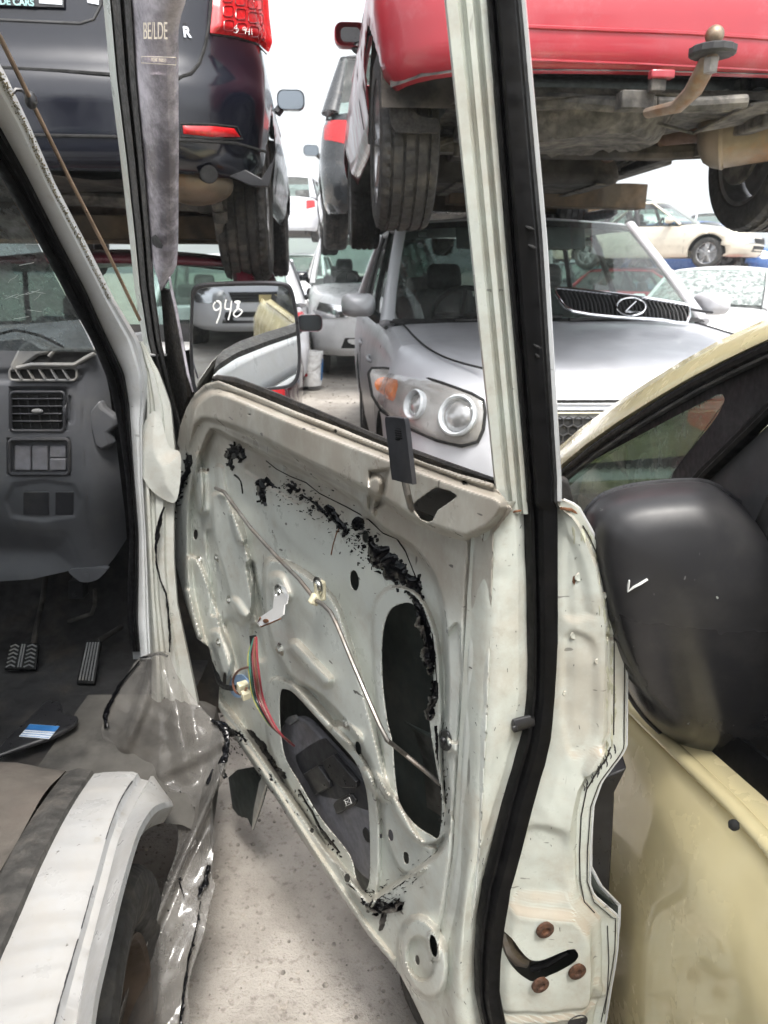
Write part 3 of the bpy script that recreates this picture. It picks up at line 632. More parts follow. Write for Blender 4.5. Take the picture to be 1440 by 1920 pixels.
for k in range(40):
    t = random.random(); x = 832 + random.gauss(0, 6); y = lerp(1350, 1540, t); goo(gb, [(x, y), (x + random.gauss(0, 2), y + random.uniform(3, 10))], [random.uniform(.6, 1.6), .4], .002, 500 + k, step=1.5)
for k in range(40):
    t = random.random(); x = lerp(395, 560, t) + random.gauss(0, 8); y = lerp(1350, 1530, t) + random.gauss(0, 8); goo(gb, [(x, y), (x + random.uniform(1, 6), y + random.uniform(1, 8))], [random.uniform(.8, 2), .5], .002, 600 + k, step=1.5)
dsub(gb, 'sealant_residue', M['tar'], ang=70)['kind'] = 'stuff'
ln = MB(); ln.tube([ond(x, y, .0008) for x, y in [(500, 864), (520, 880), (545, 893), (575, 905), (600, 925), (650, 950), (690, 972), (720, 1000), (745, 1010), (762, 1035), (778, 1075), (795, 1130), (812, 1190), (818, 1250), (822, 1300)]], .0011, 6); dsub(ln, 'sealant_thread', M['tar'])
tn = MB(); tn.tube([ond(x, y, .001) for x, y in [(640, 985), (632, 1000), (626, 1020), (622, 1040)]], .0012, 6); dsub(tn, 'dried_strand', M['rust'])
# --- lock linkage rod, clips, bracket, bolts, wiring, lever
rod = MB(); rp = [(404, 915), (420, 922), (428, 933), (470, 990), (520, 1045), (560, 1085), (580, 1110), (590, 1124), (606, 1134), (620, 1148), (632, 1172), (660, 1240), (690, 1310), (712, 1360), (726, 1388), (760, 1415), (800, 1448), (835, 1478)]
hs = [.012, .02, .022, .022, .022, .022, .022, .022, .022, .024, .026, .03, .032, .032, .028, -.02, -.04, -.06]
rod.tube([dpl(x, y, h) for (x, y), h in zip(rp, hs)], .0036, 8); dsub(rod, 'lock_rod', M['steel'])
nc = MB(); nc.box(dpl(590, 1124, .022), (.016, .012, .018), Matrix.Rotation(R(33), 3, 'Z') @ Matrix.Rotation(R(35), 3, 'Y')); nc.box(dpl(600, 1108, .012), (.018, .012, .034), Matrix.Rotation(R(33), 3, 'Z')); dsub(nc, 'rod_clip', M['nylon'], bevel=.003)
bk = MB()
def strip(mb, pts, w, h0, th=.002):
    pass
bq = [(524, 1094), (536, 1100), (542, 1120), (540, 1132), (536, 1134), (534, 1152), (526, 1160), (490, 1175), (484, 1166), (488, 1158), (514, 1140), (518, 1128), (517, 1104)]
bk.prism([dpl(x, y, .012 + .030 * smooth((y - 1122) / 30)) for x, y in bq], NI * .003); bkt = dsub(bk, 'handle_bracket', M['van_clean'], bevel=.001); bk = MB(); bk.tube([dpl(x, y, .0445) for x, y in [(526, 1160), (508, 1168), (490, 1175), (484, 1167), (488, 1158)]], .0014, 6); dsub(bk, 'rusted_edge', M['rust'])
bh = MB(); bh.prism([dpl(x, y, .0455) for x, y in ell(499, 1164, 5, 4)], NI * .0015); dsub(bh, 'bracket_hole', M['rust'])
sb = MB(); sb.prism([dpl(x, y, .004) for x, y in [(592, 1082), (604, 1084), (607, 1100), (604, 1115), (592, 1112)]], NI * .002); dsub(sb, 'clip_plate', M['van_dirty'])
def bolt(x, y, r=.008, h=.004, kind='hex', on=ond, N=None, mat='zinc', nm='bolt'):
    mb = MB(); c = on(x, y, h * 0); N = N or NI
    if kind == 'hex':
        mb.lathe([(0, .0), (r * 1.35, 0), (r * 1.35, .0015), (r * .8, .0016)], c, N, 20)
        mb.lathe([(r * .8, .0015), (r * .78, r * .75), (r * .6, r * .9), (0, r * .9)], c, N, 6)
    else:
        mb.lathe([(r * 1.5, 0), (r * 1.5, .0015), (r, .0016), (r * .95, r * .35), (r * .6, r * .55), (r * .55, r * .3), (0, r * .3)], c, N, 16)
        q = N.to_track_quat('Z', 'Y')
    return dsub(mb, nm, M[mat], ang=30)
for x, y, r, k in ((524, 1112, .011, 'pan'), (597, 1098, .010, 'pan'), (527, 1217, .010, 'hex'), (652, 1355, .0095, 'hex'), (375, 1050, .009, 'hex'), (408, 1045, .008, 'hex'), (431, 1125, .009, 'hex'), (411, 1204, .008, 'hex')):
    bolt(x, y, r, .0, k, on=(lambda a, b, h: dpl(a, b, .0155) if k == 'pan' else ond(a, b, 0)))
for x, y in ((1021, 1741), (1081, 1819), (1012, 1844)):
    mb = MB(); c = onsh(x, y, .001); mb.lathe([(.013, 0), (.0125, .003), (.009, .0045), (.0055, .004), (.005, .0015), (0, .0015)], c, SN, 22); dsub(mb, 'latch_screw', M['screw'])
gm = MB(); gm.prism([ond(x, y, .0015) for x, y in rnd([(828, 1370), (836, 1366), (845, 1372), (849, 1390), (846, 1405), (836, 1404), (829, 1392)])], NI * .004); gm.lathe([(0, .008), (.004, .008), (.005, .004)], ond(838, 1385, .001), NI, 10); dsub(gm, 'plug_clip', M['black_pl'], bevel=.001)
gm2 = MB(); gm2.prism([dpl(x, y, .006) for x, y in ell(813, 1773, 9, 24, -10)], NI * .002); dsub(gm2, 'grommet', M['rubber'], bevel=.001)
# latch inside the shut face
lt = MB(); lt.prism([on_shut(x, y, -.03) for x, y in rnd([(935, 1745), (990, 1770), (1085, 1755), (1085, 1795), (1000, 1845), (935, 1815)])], SN * -.004); dsub(lt, 'latch_plate', M['under_dk'])
lt = MB(); lt.tube([on_shut(952, 1762, -.008), on_shut(962, 1795, -.010), on_shut(984, 1818, -.012), on_shut(998, 1822, -.012)], [.010, .012, .011, .008], 10); dsub(lt, 'latch_claw', M['steel'])
lt = MB(); lt.tube([on_shut(1000, 1826, -.004), on_shut(1030, 1812, -.004), on_shut(1066, 1786, -.004)], .0045, 8); lt.tube([on_shut(1000, 1803, -.008), on_shut(1040, 1787, -.008)], .006, 8); dsub(lt, 'latch_rubber', M['rubber'])
lw = MB(); lw.prism([onsh(x, y, .001) for x, y in ell(1082, 1915, 20, 12, -25)], SN * .001); dsub(lw, 'drain_plug', M['dash_dk'])
# rust marks and weld dimples on the shut face
for x, y, r, m in ((1087, 1082, .008, 'van'), (1078, 1191, .008, 'van'), (1131, 1118, .007, 'van'), (1120, 1240, .005, 'van'), (1060, 1300, .005, 'van')):
    mb = MB(); mb.lathe([(r * .75, -.0004), (r * .62, .0004), (r * .45, .0001), (0, .0001)], onsh(x, y, .0), SN, 16); dsub(mb, 'weld_dimple', M[m])
mb = MB(); mb.prism([onsh(x, y, .0008) for x, y in [(1074, 1080), (1080, 1077), (1079, 1088), (1076, 1096), (1072, 1090)]], SN * .0004); dsub(mb, 'rust_spot', M['rust'])
rs = MB(); rs.tube([pil(938, 955, .003), pil(945, 958, .004), pil(960, 960, .005), pil(978, 957, .006)], [.001, .0017, .0014, .001], 6)
rs.tube([onsh(1050, 952, .002), onsh(1072, 956, .0), onsh(1088, 966, -.002), onsh(1102, 990, -.003)], [.0016, .002, .0014, .0008], 6); dsub(rs, 'rusty_seam', M['rust'])
rs = MB(); rs.tube([onsh(fi(y) - 2, y, .0008) for y in np.arange(985, 1380, 14)], .0008, 5); rs.tube([onsh(fi(y) - 1, y, .001) for y in np.arange(1400, 1720, 10)], .0009, 5)
rs.tube([onsh(fo(y) - 7, y, .0012) for y in np.arange(1200, 1920, 10)], .0007, 5); rs.tube([onsh(fi(y) + 4, y, .0012) for y in np.arange(1735, 1920, 10)], .0007, 5); dsub(rs, 'cracked_seam_sealer', M['rubber_old'])
sc_ = MB(); random.seed(3)
for k in range(16): # scuffs at the notch
    x = lerp(1150, 1095, k / 15) + random.gauss(0, 4); y = lerp(1395, 1470, k / 15); goo(sc_, [(x, y), (x + 3, y + 7), (x + 1, y + 13)], [.9, 1.3, .4], .001, 700 + k, off=lambda a, b, h: onsh(a, b, h + .0006), step=1.5)
for k in range(70):
    y = random.uniform(980, 1890); x = lerp(c1(y) + 12, sl(y) - 8, random.random()) if k % 3 else lerp(sr(y) + 8, fi(y) - 8, random.random())
    a = random.uniform(.9, 2.1); l = random.choice((2, 3, 5, 9)); goo(sc_, [(x, y), (x + l * math.cos(a), y + l * math.sin(a))], [random.uniform(.4, 1.1), .3], .0006, 800 + k, off=lambda a, b, h: onsh(a, b, h + .0004), step=1.5)
dsub(sc_, 'scuff_mark', M['dash_dk'])['kind'] = 'stuff'
gr_ = MB()
for pts, w in (([(886, 1010), (884, 1040), (880, 1100), (872, 1220), (868, 1320), (862, 1420), (856, 1520), (850, 1600), (836, 1700), (818, 1790)], 2.6), ([(905, 1000), (898, 1050), (890, 1080)], 3.5), ([(868, 1010), (820, 1004), (780, 985), (740, 958)], 1.4)):
    goo(gr_, pts, [w * random.uniform(.5, 1.2) for _ in pts], .0004, 77, off=lambda a, b, h: ond(a, b, h * .5 + .0006) if a < 905 else onsh(a, b, .0006))
al_ = MB(); random.seed(12)
for k in range(46):
    y = random.uniform(985, 1420); x = fi(y) - abs(random.gauss(0, 14)); goo(al_, [(x, y - 8), (x + 2, y), (x + 1, y + random.uniform(6, 20))], [1, random.uniform(1.5, 4), .6], .0003, 2000 + k, off=lambda a, b, h: onsh(a, b, h * .5 + .0004), step=2)
dsub(al_, 'algae_stain', simple('algae', (.42, .42, .32), .9, var=.3, scale=60))['kind'] = 'stuff'
dsub(gr_, 'grime_line', simple('brown_grime', (.20, .165, .125), .9, var=.6, scale=90))['kind'] = 'stuff'
# inside lever (black grip on a wire)
kb = MB(); kp = rnd([(730, 786), (737, 781), (760, 783), (768, 790), (775, 850), (781, 902), (778, 906), (748, 899), (742, 893), (736, 840)])
kb.prism([dpl(x, y, .060 + .010 * (900 - y) / 120) for x, y in kp], NI * .006); dsub(kb, 'lever_grip', M['dash_dk'], bevel=.003, bseg=3)
kb = MB(); kb.prism([dpl(x, y, .0715) for x, y in rnd([(738, 796), (746, 792), (752, 800), (753, 822), (747, 826), (741, 820)])], NI * .0012)
for k in range(6): kb.tube([dpl(740 + k * .5, 798 + k * 4.4, .0735), dpl(752 + k * .3, 800 + k * 4.4, .0735)], .0009, 5)
dsub(kb, 'grip_ribs', M['rubber'])
kw = MB(); kw.tube([dpl(x, y, h) for x, y, h in [(758, 895, .05), (764, 925, .048), (770, 950, .035), (778, 962, .02), (797, 968, 0), (806, 974, -.03)]], .0042, 8); dsub(kw, 'lever_wire', M['steel'])
# wiring at the lower left opening
def wire(pts, col, r=.0022):
    mb = MB(); mb.tube(spline([dpl(x, y, h) for x, y, h in pts], 6), r, 7); return dsub(mb, 'wire', col)
WM = {k: simple('wire_' + k, c, .35, var=.2) for k, c in dict(yellow=(.50, .47, .14), red=(.24, .035, .045), brown=(.16, .07, .045), black=(.015, .015, .015), green=(.03, .12, .09), pink=(.40, .22, .20)).items()}
for i, (cn, dx) in enumerate((('yellow', 0), ('black', 4), ('red', 8), ('pink', 12), ('red', 16), ('brown', 11), ('green', 2))):
    wire([(476 + dx * .3, 1195, .012), (466 + dx, 1228, .022 + .002 * i), (468 + dx * 1.15, 1268, .03 + .002 * i), (476 + dx * 1.1, 1310, .03), (500 + dx * .7, 1352, .028), (520 + dx * .6, 1372 + dx * .5, .02), (545 + dx * .4, 1392 + dx * .4, -.03)], WM[cn])
wire([(470, 1250, .03), (448, 1257, .03), (437, 1275, .03), (441, 1296, .03), (455, 1302, .028), (462, 1290, .025)], WM['brown'], .0026)
wire([(395, 1180, -.06), (402, 1240, -.02), (412, 1280, .01), (432, 1290, .018), (448, 1288, .02)], M['rubber'], .006)
tp = MB(); tp.tube([dpl(474, 1192, .012), dpl(476, 1212, .016), dpl(474, 1228, .02)], [.007, .007, .006], 8); dsub(tp, 'loom_tape', M['rubber'])
cn = MB(); rotc = Matrix.Rotation(R(33), 3, 'Z') @ Matrix.Rotation(R(10), 3, 'X'); cn.box(dpl(455, 1288, .022), (.022, .016, .022), rotc); cn.box(dpl(461, 1303, .026), (.018, .014, .018), rotc); dsub(cn, 'wiring_connector', M['nylon'], bevel=.002)
cn = MB(); cn.prism([ond(x, y, .002) for x, y in ell(452, 1285, 18, 22)], NI * .004); dsub(cn, 'connector_tape', simple('blue_tape', (.22, .33, .50), .4))
# outside handle showing through the notch
hd = MB(); hp_ = [(1176, 1440), (1152, 1488), (1152, 1500), (1148, 1580), (1142, 1682), (1138, 1690), (1130, 1686), (1112, 1655), (1098, 1600), (1098, 1470)]
hd.prism([shut_y(x, y, .055) for x, y in hp_], (0.004, .03, 0)); dsub(hd, 'outside_handle', M['black_pl'], bevel=.003)
# --- window switch panel that slipped inside the door
swp = thing('window_switch_panel', 'charcoal window switch panel fallen inside the lower hole of the stripped van door', 'switch panel', tuple(dpl(620, 1640, -.05)), world=True)
def swf(x, y, h=0.0): return dpl(x, y, -.064 + h + .00006 * (x - 620))
b = MB(); b.prism([swf(x, y) for x, y in rnd([(536, 1372), (546, 1352), (566, 1341), (584, 1345), (602, 1362), (660, 1425), (730, 1500), (738, 1640), (700, 1640), (660, 1590), (620, 1535), (590, 1485), (556, 1432), (536, 1400)])], NI * .018); b.build('panel_body', M['switch'], swp, bevel=.005, bseg=3)
b = MB(); b.prism([swf(x, y, .018) for x, y in [(538, 1352), (546, 1342), (556, 1340), (562, 1348), (548, 1358)]], NI * .006); b.build('mounting_tab', M['dash_lt'], swp)
b = MB(); b.prism([swf(x, y, .0165) for x, y in rnd([(556, 1420), (566, 1408), (606, 1384), (622, 1394), (672, 1450), (700, 1490), (700, 1520), (640, 1500), (598, 1488), (570, 1452)])], NI * .003); b.build('switch_recess', M['dash_dk'], swp, bevel=.002)
for i, q in enumerate(([(576, 1448), (604, 1432), (624, 1462), (626, 1474), (598, 1488), (594, 1482)], [(612, 1424), (632, 1412), (676, 1462), (676, 1474), (650, 1474), (628, 1458)])):
    b = MB(); b.prism([swf(x, y, .019) for x, y in q], NI * .010); b.build('window_switch', M['black_pl'], swp, bevel=.002)
b = MB(); b.prism([swf(x, y, .018) for x, y in rnd([(632, 1502), (660, 1486), (668, 1492), (671, 1504), (640, 1524), (634, 1516)])], NI * .007); lk = b.build('lock_switch', M['black_pl'], swp, bevel=.002)
b = MB()
for q in ([(646, 1500), (655, 1495), (659, 1506), (650, 1511)],): b.tube([swf(x, y, .0262) for x, y in q], .0006, 5, closed=True)
b.tube([swf(644, 1501, .0262), swf(660, 1506, .0262)], .0005, 5); b.tube([swf(648, 1512, .0262), swf(655, 1495, .0262)], .0005, 5); b.build('window_symbol', M['white'], lk)
b = MB(); b.lathe([(0, .004), (.012, .004), (.014, 0)], swf(690, 1565, .018), NI, 16); b.build('screw_cup', M['dark'], swp)
# ============================================================ VAN: cab
def vpart(mb, name, mat, **k): return mb.build(name, mat, van, **k)
def strip_loft(edges, depths, ys, extra=None):
    """edges: list of curves x(y); depths: list of functions Y(y); rows of points across"""
    return [[at_y(e(y), y, d(y)) for e, d in zip(edges, depths)] for y in ys]
# windscreen pillar
pe_r = crv([(-80, -130), (130, 2), (230, 50), (345, 100), (460, 160), (560, 210), (640, 258), (700, 272), (740, 274), (800, 268), (900, 268), (1000, 274), (1240, 284)])
pe_l = crv([(-80, -250), (235, -4), (330, 48), (450, 108), (540, 156), (620, 192), (700, 230), (760, 240), (900, 250), (1000, 258), (1080, 258), (1160, 256), (1240, 262)])
dp_ = crv([(-80, 1.05), (140, 1.15), (400, 1.35), (640, 1.53), (760, 1.58), (1000, 1.6), (1240, 1.58)])
rows = []
for y in np.arange(-80, 1245, 14):
    a, b, d = pe_l(y), pe_r(y), dp_(y)
    rows.append([at_y(a - 12, y, d + .03), at_y(a, y, d), at_y(lerp(a, b, .15), y, d - .012), at_y(lerp(a, b, .5), y, d - .016), at_y(lerp(a, b, .7), y, d - .014), at_y(lerp(a, b, .8), y, d - .004), at_y(lerp(a, b, .93), y, d - .004), at_y(b, y, d + .012), at_y(b + 4, y, d + .05)])
mb = MB(); vpart(mb.grid(rows), 'windscreen_pillar', M['van_clean'], ang=40)
mo = MB(); random.seed(5)      # moss and grit in the gutter
for k in range(600):
    y = random.uniform(135, 560); x = pe_r(y) - 5 + random.gauss(0, 3.0) - 3 * abs(noise.noise(Vector((y * .03, 0, 0)))); p = at_y(x, y, dp_(y) - .004); r = random.uniform(.0004, .0016); mo.ball(p, (r, r, r), 5, 3)
vpart(mo, 'gutter_moss', simple('moss', (.20, .175, .11), .95, var=.5, scale=90)).__setitem__('kind', 'stuff')
# pillar seal
se_l = crv([(-80, -330), (245, -60), (330, 0), (430, 58), (560, 128), (640, 172), (720, 205), (800, 222), (900, 236), (1000, 243), (1080, 240), (1160, 238), (1240, 250)])
rows = []
for y in np.arange(-80, 1235, 14):
    a, b, d = se_l(y), pe_l(y) + 3, dp_(y)
    rows.append([at_y(lerp(a, b, u), y, d + h) for u, h in ((0, .03), (0.03, .0), (.2, -.014), (.42, -.018), (.5, -.010), (.62, -.010), (.7, -.022), (.86, -.022), (1, -.006))])
mb = MB(); vpart(mb.grid(rows), 'pillar_seal', M['rubber'], ang=30)
# windscreen
gl = MB(); gr = []
for y in np.arange(-100, 700, 40):
    p = at_y(se_l(y) - 2, y, dp_(y) + .03); gr.append([p + Vector((-.0 - k * .1, .06 * math.sin(math.pi * k / 14), 0)) for k in range(15)])
vpart(gl.grid(gr), 'windscreen', M['glass_ws'])
cr = MB(); random.seed(21)
for (x0, y0), n, s in (((100, 470), 9, 26), ((140, 535), 7, 20), ((30, 560), 9, 30), ((65, 455), 5, 14)):
    for k in range(n):
        a = random.uniform(-.9, .5); x, y = x0 + random.gauss(0, s), y0 + random.gauss(0, s * .5); pts = [at_y(x + t * math.cos(a) * 9 + random.gauss(0, 1.5), y + t * math.sin(a) * 7, dp_(y) + .028 + .0003) for t in range(4)]
        if x < se_l(y) - 12: cr.tube(pts, random.uniform(.0002, .0005), 5)
vpart(cr, 'windscreen_scratch', M['white'])['kind'] = 'stuff'
wi = MB(); wi.tube(spline([at_y(x, y, 1.62) for x, y in [(-60, 640), (0, 626), (30, 620), (70, 628), (100, 641), (120, 652)]], 5), .003, 7); vpart(wi, 'loose_cable', M['rubber'])
# door pillar (hinge side), bulge under the mirror corner, seam
he_l = crv([(640, 258), (700, 268), (760, 270), (900, 266), (1000, 272), (1240, 284)])
he_r = crv([(640, 268), (700, 300), (760, 322), (840, 330), (900, 330), (960, 328), (1050, 328), (1130, 334), (1270, 364), (1370, 385)])
rows = []
for y in np.arange(640, 1366, 14):
    a, b = he_l(min(y, 1240)), he_r(y); d = 1.615
    rows.append([at_y(lerp(a, b, u), y, d + h) for u, h in ((0, .01), (.12, -.012), (.2, -.012), (.26, .006), (.34, .006), (.40, -.006), (.62, -.008), (.70, .006), (.85, .004), (.96, .004), (1, .03))])
vpart(MB().grid(rows), 'hinge_pillar', M['van_dirty'], ang=40)
g, shp = pxgrid(246, 348, 755, 950, 3)
bul = relief(g, shp, [], lambda x, y, h: at_y(x, y, 1.60 - h), rnd([(268, 800), (282, 775), (300, 772), (306, 800), (318, 838), (338, 850), (338, 900), (330, 940), (310, 938), (280, 915), (262, 880), (258, 840)]),
             [('poly', rnd([(258, 850), (272, 790), (290, 772), (306, 790), (322, 838), (345, 850), (342, 935), (312, 945), (278, 920)]), .013, 46)], 2)
vpart(bul, 'hinge_cover', M['van_dirty'], ang=50)
sm = MB(); gooff = lambda x, y, h: at_y(x, y, 1.585 - h)
goo(sm, [(308, 950), (298, 985), (292, 1040), (300, 1085), (312, 1120), (318, 1180), (318, 1225)], [2, 5, 2.5, 2, 2.5, 2.5, 2], .004, 41, off=lambda x, y, h: at_y(x, y, 1.588 - h)); vpart(sm, 'sealant_bead', M['tar'], ang=60)
# radio aerial along the pillar
an = MB(); ap = [at_y(x, y, d) for x, y, d in [(-80, -60, .98), (0, 70, 1.10), (58, 188, 1.19), (130, 335, 1.30), (200, 470, 1.42), (262, 600, 1.52)]]
an.tube(ap, .0035, 8); vpart(an, 'aerial', simple('bronze_steel', (.30, .22, .16), .35, .9))
am = MB(); p = at_y(58, 188, 1.19); am.ball(p, (.009, .009, .012), 12, 8); am.tube([p, at_y(44, 170, 1.2), at_y(30, 168, 1.2), at_y(20, 178, 1.19)], .003, 6); vpart(am, 'aerial_clip', M['black_pl'])
# ---------------- dashboard
DY = 1.70
def dash_pl(x, y, h=0.0):
    k = max(0, (x - 150) / 80.0); return at_y(x, y, DY - h + .05 * k * k + .06 * smooth((y - 900) / 200) )
dout = [(-320, 655), (0, 640), (40, 636), (100, 660), (150, 664), (184, 658), (196, 690), (206, 740), (214, 800), (224, 880), (234, 960), (238, 1010), (215, 1045), (198, 1066), (160, 1072), (130, 1070), (60, 1086), (0, 1090), (-320, 1100)]
dfe = [('poly', rnd([(18, 730), (24, 726), (120, 726), (128, 734), (128, 800), (120, 808), (26, 808), (18, 800)], 2), -.012, 5),
       ('poly', rnd([(14, 826), (22, 820), (124, 820), (132, 828), (132, 886), (124, 892), (22, 892), (14, 884)], 2), -.012, 5),
       ('poly', rnd([(22, 905), (140, 905), (142, 970), (20, 972)], 2), -.006, 8),
       ('poly', rnd([(128, 745), (136, 745), (137, 790), (128, 790)], 2), -.008, 3),
       ('poly', [(-330, 690), (170, 690), (150, 722), (-330, 722)], -.006, 10), ('poly', [(-330, 940), (140, 990), (160, 1080), (-330, 1110)], -.02, 60),
       ('line', [(0, 945), (10, 946), (20, 965), (30, 985), (45, 998), (118, 1000), (130, 1010), (150, 1060)], 2.0, -.003),
       ('line', [(152, 700), (158, 820), (165, 960), (180, 1050)], 2.2, -.003)]
g, shp = pxgrid(-320, 244, 632, 1104, 4)
dash = vpart(relief(g, shp, [], lambda x, y, h: dash_pl(x, y, h), dout, dfe, 2.4), 'dashboard', M['dash'], ang=45)
def dpart(mb, name, mat, **k): return mb.build(name, mat, dash, **k)
dt = MB(); dt.grid([[at_y(x, y0, DY + .01) + Vector((0, d, .0 + .05 * d)) for d in (0, .1, .25, .42)] for x, y0 in [(-320, 655), (-100, 648), (0, 640), (40, 638), (70, 640), (100, 668), (150, 668), (184, 660), (200, 690)]]); dpart(dt, 'dash_top', M['dash_lt'], ang=50)
sh = MB(); sh.prism([at_y(x, y, DY - .012) for x, y in [(18, 684), (35, 650), (55, 636), (78, 650), (92, 652), (92, 664), (70, 668), (40, 690), (20, 700)]], (0, .05, .0)); dpart(sh, 'binnacle_edge', M['dash_lt'], bevel=.006)
# broken slot behind the defroster
sl_ = MB(); sl_.prism([at_y(x, y, DY - .004) for x, y in [(55, 672), (72, 664), (92, 668), (108, 655), (178, 654), (180, 662), (150, 680), (60, 682)]], (0, .004, 0)); dpart(sl_, 'broken_slot', M['dark'])
sl_ = MB(); sl_.tube([at_y(x, y, DY - .012) for x, y in [(92, 668), (102, 657), (120, 655), (176, 655), (184, 657)]], .004, 8); sl_.tube([at_y(x, y, DY - .012) for x, y in [(32, 690), (60, 684), (140, 684), (160, 672), (178, 662)]], .005, 8); dpart(sl_, 'slot_edge', M['dash_lt'])
v = MB(); v.prism([at_y(x, y, DY - .003) for x, y in rrect(20, 691, 142, 712, 8)], (0, .004, 0)); dv = dpart(v, 'defroster_vent', M['dark'])
v = MB(); v.tube([at_y(x, y, DY - .006) for x, y in rrect(18, 690, 144, 713, 8)], .003, 6, closed=True)
for x in (36, 58, 80, 102, 124): v.box(at_y(x, 701, DY - .006), (.003, .012, .026), Matrix.Rotation(R(-24), 3, 'Y'))
v.build('vent_fins', M['dash_lt'], dash)
def dpx(x, y, h): return dash_pl(x, y, h)
v = MB(); v.prism([dpx(x, y, -.010) for x, y in rrect(22, 738, 118, 806, 7)], (0, .002, 0)); av = dpart(v, 'air_vent', M['dark'])
v = MB(); v.tube([dpx(x, y, .0) for x, y in rrect(20, 735, 121, 808, 8)], .004, 8, closed=True)
for y in (748, 762, 776, 790): v.box(dpx(70, y, -.004), (.118, .012, .0035), Matrix.Rotation(R(-15), 3, 'X'))
for x in (38, 55, 74, 93, 108): v.box(dpx(x, 772, -.010), (.003, .006, .075))
v.build('vent_louvres', M['dash_dk'], dash, bevel=.001)
v = MB(); v.ball(dpx(70, 771, .004), (.014, .006, .006), 14, 8); v.build('vent_knob', M['dash_lt'], dash)
v = MB(); v.lathe([(.0, -.004), (.03, -.004), (.031, 0), (.03, .004), (0, .004)], dpx(131, 769, -.024), (1, 0, 0), 24); v.build('vent_wheel', M['dash_dk'], dash)
v = MB(); v.tube([dpx(x, y, .0) for x, y in rrect(18, 824, 130, 889, 8)], .005, 8, closed=True); v.prism([dpx(x, y, -.014) for x, y in rrect(18, 824, 130, 889, 8)], (0, .002, 0)); dpart(v, 'switch_surround', M['dash_dk'])
for x0, x1 in ((27, 57), (60, 89)):
    v = MB(); v.prism([dpx(x, y, -.004) for x, y in rrect(x0, 836, x1, 882, 2)], (0, .012, 0)); dpart(v, 'blank_switch', M['switch'], bevel=.002)
v = MB(); v.prism([dpx(x, y, -.004) for x, y in rrect(93, 836, 123, 858, 2)], (0, .012, 0)); v.prism([dpx(x, y, -.003) for x, y in rrect(93, 860, 123, 882, 2)], (0, .012, 0)); dpart(v, 'lamp_level_switch', M['switch'], bevel=.002)
v = MB(); v.prism([dpx(x, y, -.003) for x, y in rrect(105, 843, 112, 851, 2)], (0, .0005, 0)); v.tube([dpx(x, y, -.002) for x, y in ((113, 844), (116, 843))], .0006, 5); v.tube([dpx(x, y, -.002) for x, y in ((113, 849), (116, 850))], .0006, 5); v.tube([dpx(x, y, -.001) for x, y in ((104, 866), (111, 864), (111, 872))], .0007, 5); dpart(v, 'lamp_symbol', M['dash_lt'])
for x0, x1 in ((43, 92), (103, 138)):
    v = MB(); v.prism([dpx(x, y, -.004) for x, y in rrect(x0, 922, x1, 966, 3)], (0, .01, 0)); dpart(v, 'blanking_cover', M['dash_dk'], bevel=.002)
# broken end piece on the side of the dash
be = MB(); be.prism([at_y(x, y, DY + .0) for x, y in [(168, 770), (184, 750), (190, 764), (214, 782), (216, 800), (200, 812), (208, 834), (190, 845), (176, 835), (168, 800)]], (0.01, .02, 0)); dpart(be, 'broken_bracket', M['dash'], bevel=.006)
be = MB(); be.prism([at_y(x, y, DY + .02) for x, y in ell(188, 858, 5, 14, 12)], (0, .002, 0)); be.prism([at_y(x, y, DY + .05) for x, y in [(206, 925), (213, 912), (214, 936), (208, 946)]], (0, .002, 0)); dpart(be, 'bracket_hole', M['dark'])
kn = MB(); kn.prism([at_y(x, y, DY + .05) for x, y in rnd([(132, 1068), (196, 1066), (195, 1075), (180, 1088), (155, 1092), (138, 1082)])], (0, .02, 0)); kn.prism([at_y(x, y, DY + .048) for x, y in rrect(158, 1076, 167, 1086, 1)], (0, .002, 0)); vpart(kn, 'column_bracket', M['dash'])
# ---------------- footwell
fw = MB(); fw.grid([[Vector((x, y, z)) for x in np.linspace(-1.9, -.50, 15)] for y, z in [(1.05, .44), (1.2, .43), (1.35, .42), (1.5, .41), (1.7, .40), (1.9, .395), (2.0, .42), (2.1, .50), (2.2, .66), (2.25, .9), (2.25, 1.3)]])
for i, v_ in enumerate(fw.v): v_.z += .012 * noise.noise(v_ * 5) 
vpart(fw, 'cab_floor', M['carpet'], ang=60)
kp = MB(); kp.grid([[Vector((-.60, y, z)) for y in (1.66, 1.9, 2.28)] for z in (.36, .6, .9, 1.2)]); vpart(kp, 'kick_panel', M['dash_dk'])
fp = MB(); fp.grid([[Vector((x, 2.28, z)) for x in (-1.95, -.48)] for z in (.3, 1.3)]); fp.grid([[Vector((-1.95, y, z)) for y in (-3.2, 2.28)] for z in (.3, 1.2)]); vpart(fp, 'bulkhead', M['under_dk'])
tb = MB(); tb.tube([at_y(x, y, 1.95) for x, y in [(178, 1105), (178, 1135), (172, 1150), (150, 1158), (128, 1165)]], .006, 8); vpart(tb, 'heater_pipe', M['under'])
pb = MB(); pb.prism([at_y(x, y, 1.95) for x, y in [(128, 1090), (156, 1090), (156, 1123), (128, 1123)]], (0, .04, 0)); pb.lathe([(.008, 0), (.008, .004), (0, .004)], at_y(140, 1114, 1.948), (0, -1, 0), 6); vpart(pb, 'pedal_bracket', M['dash_dk'], bevel=.002)
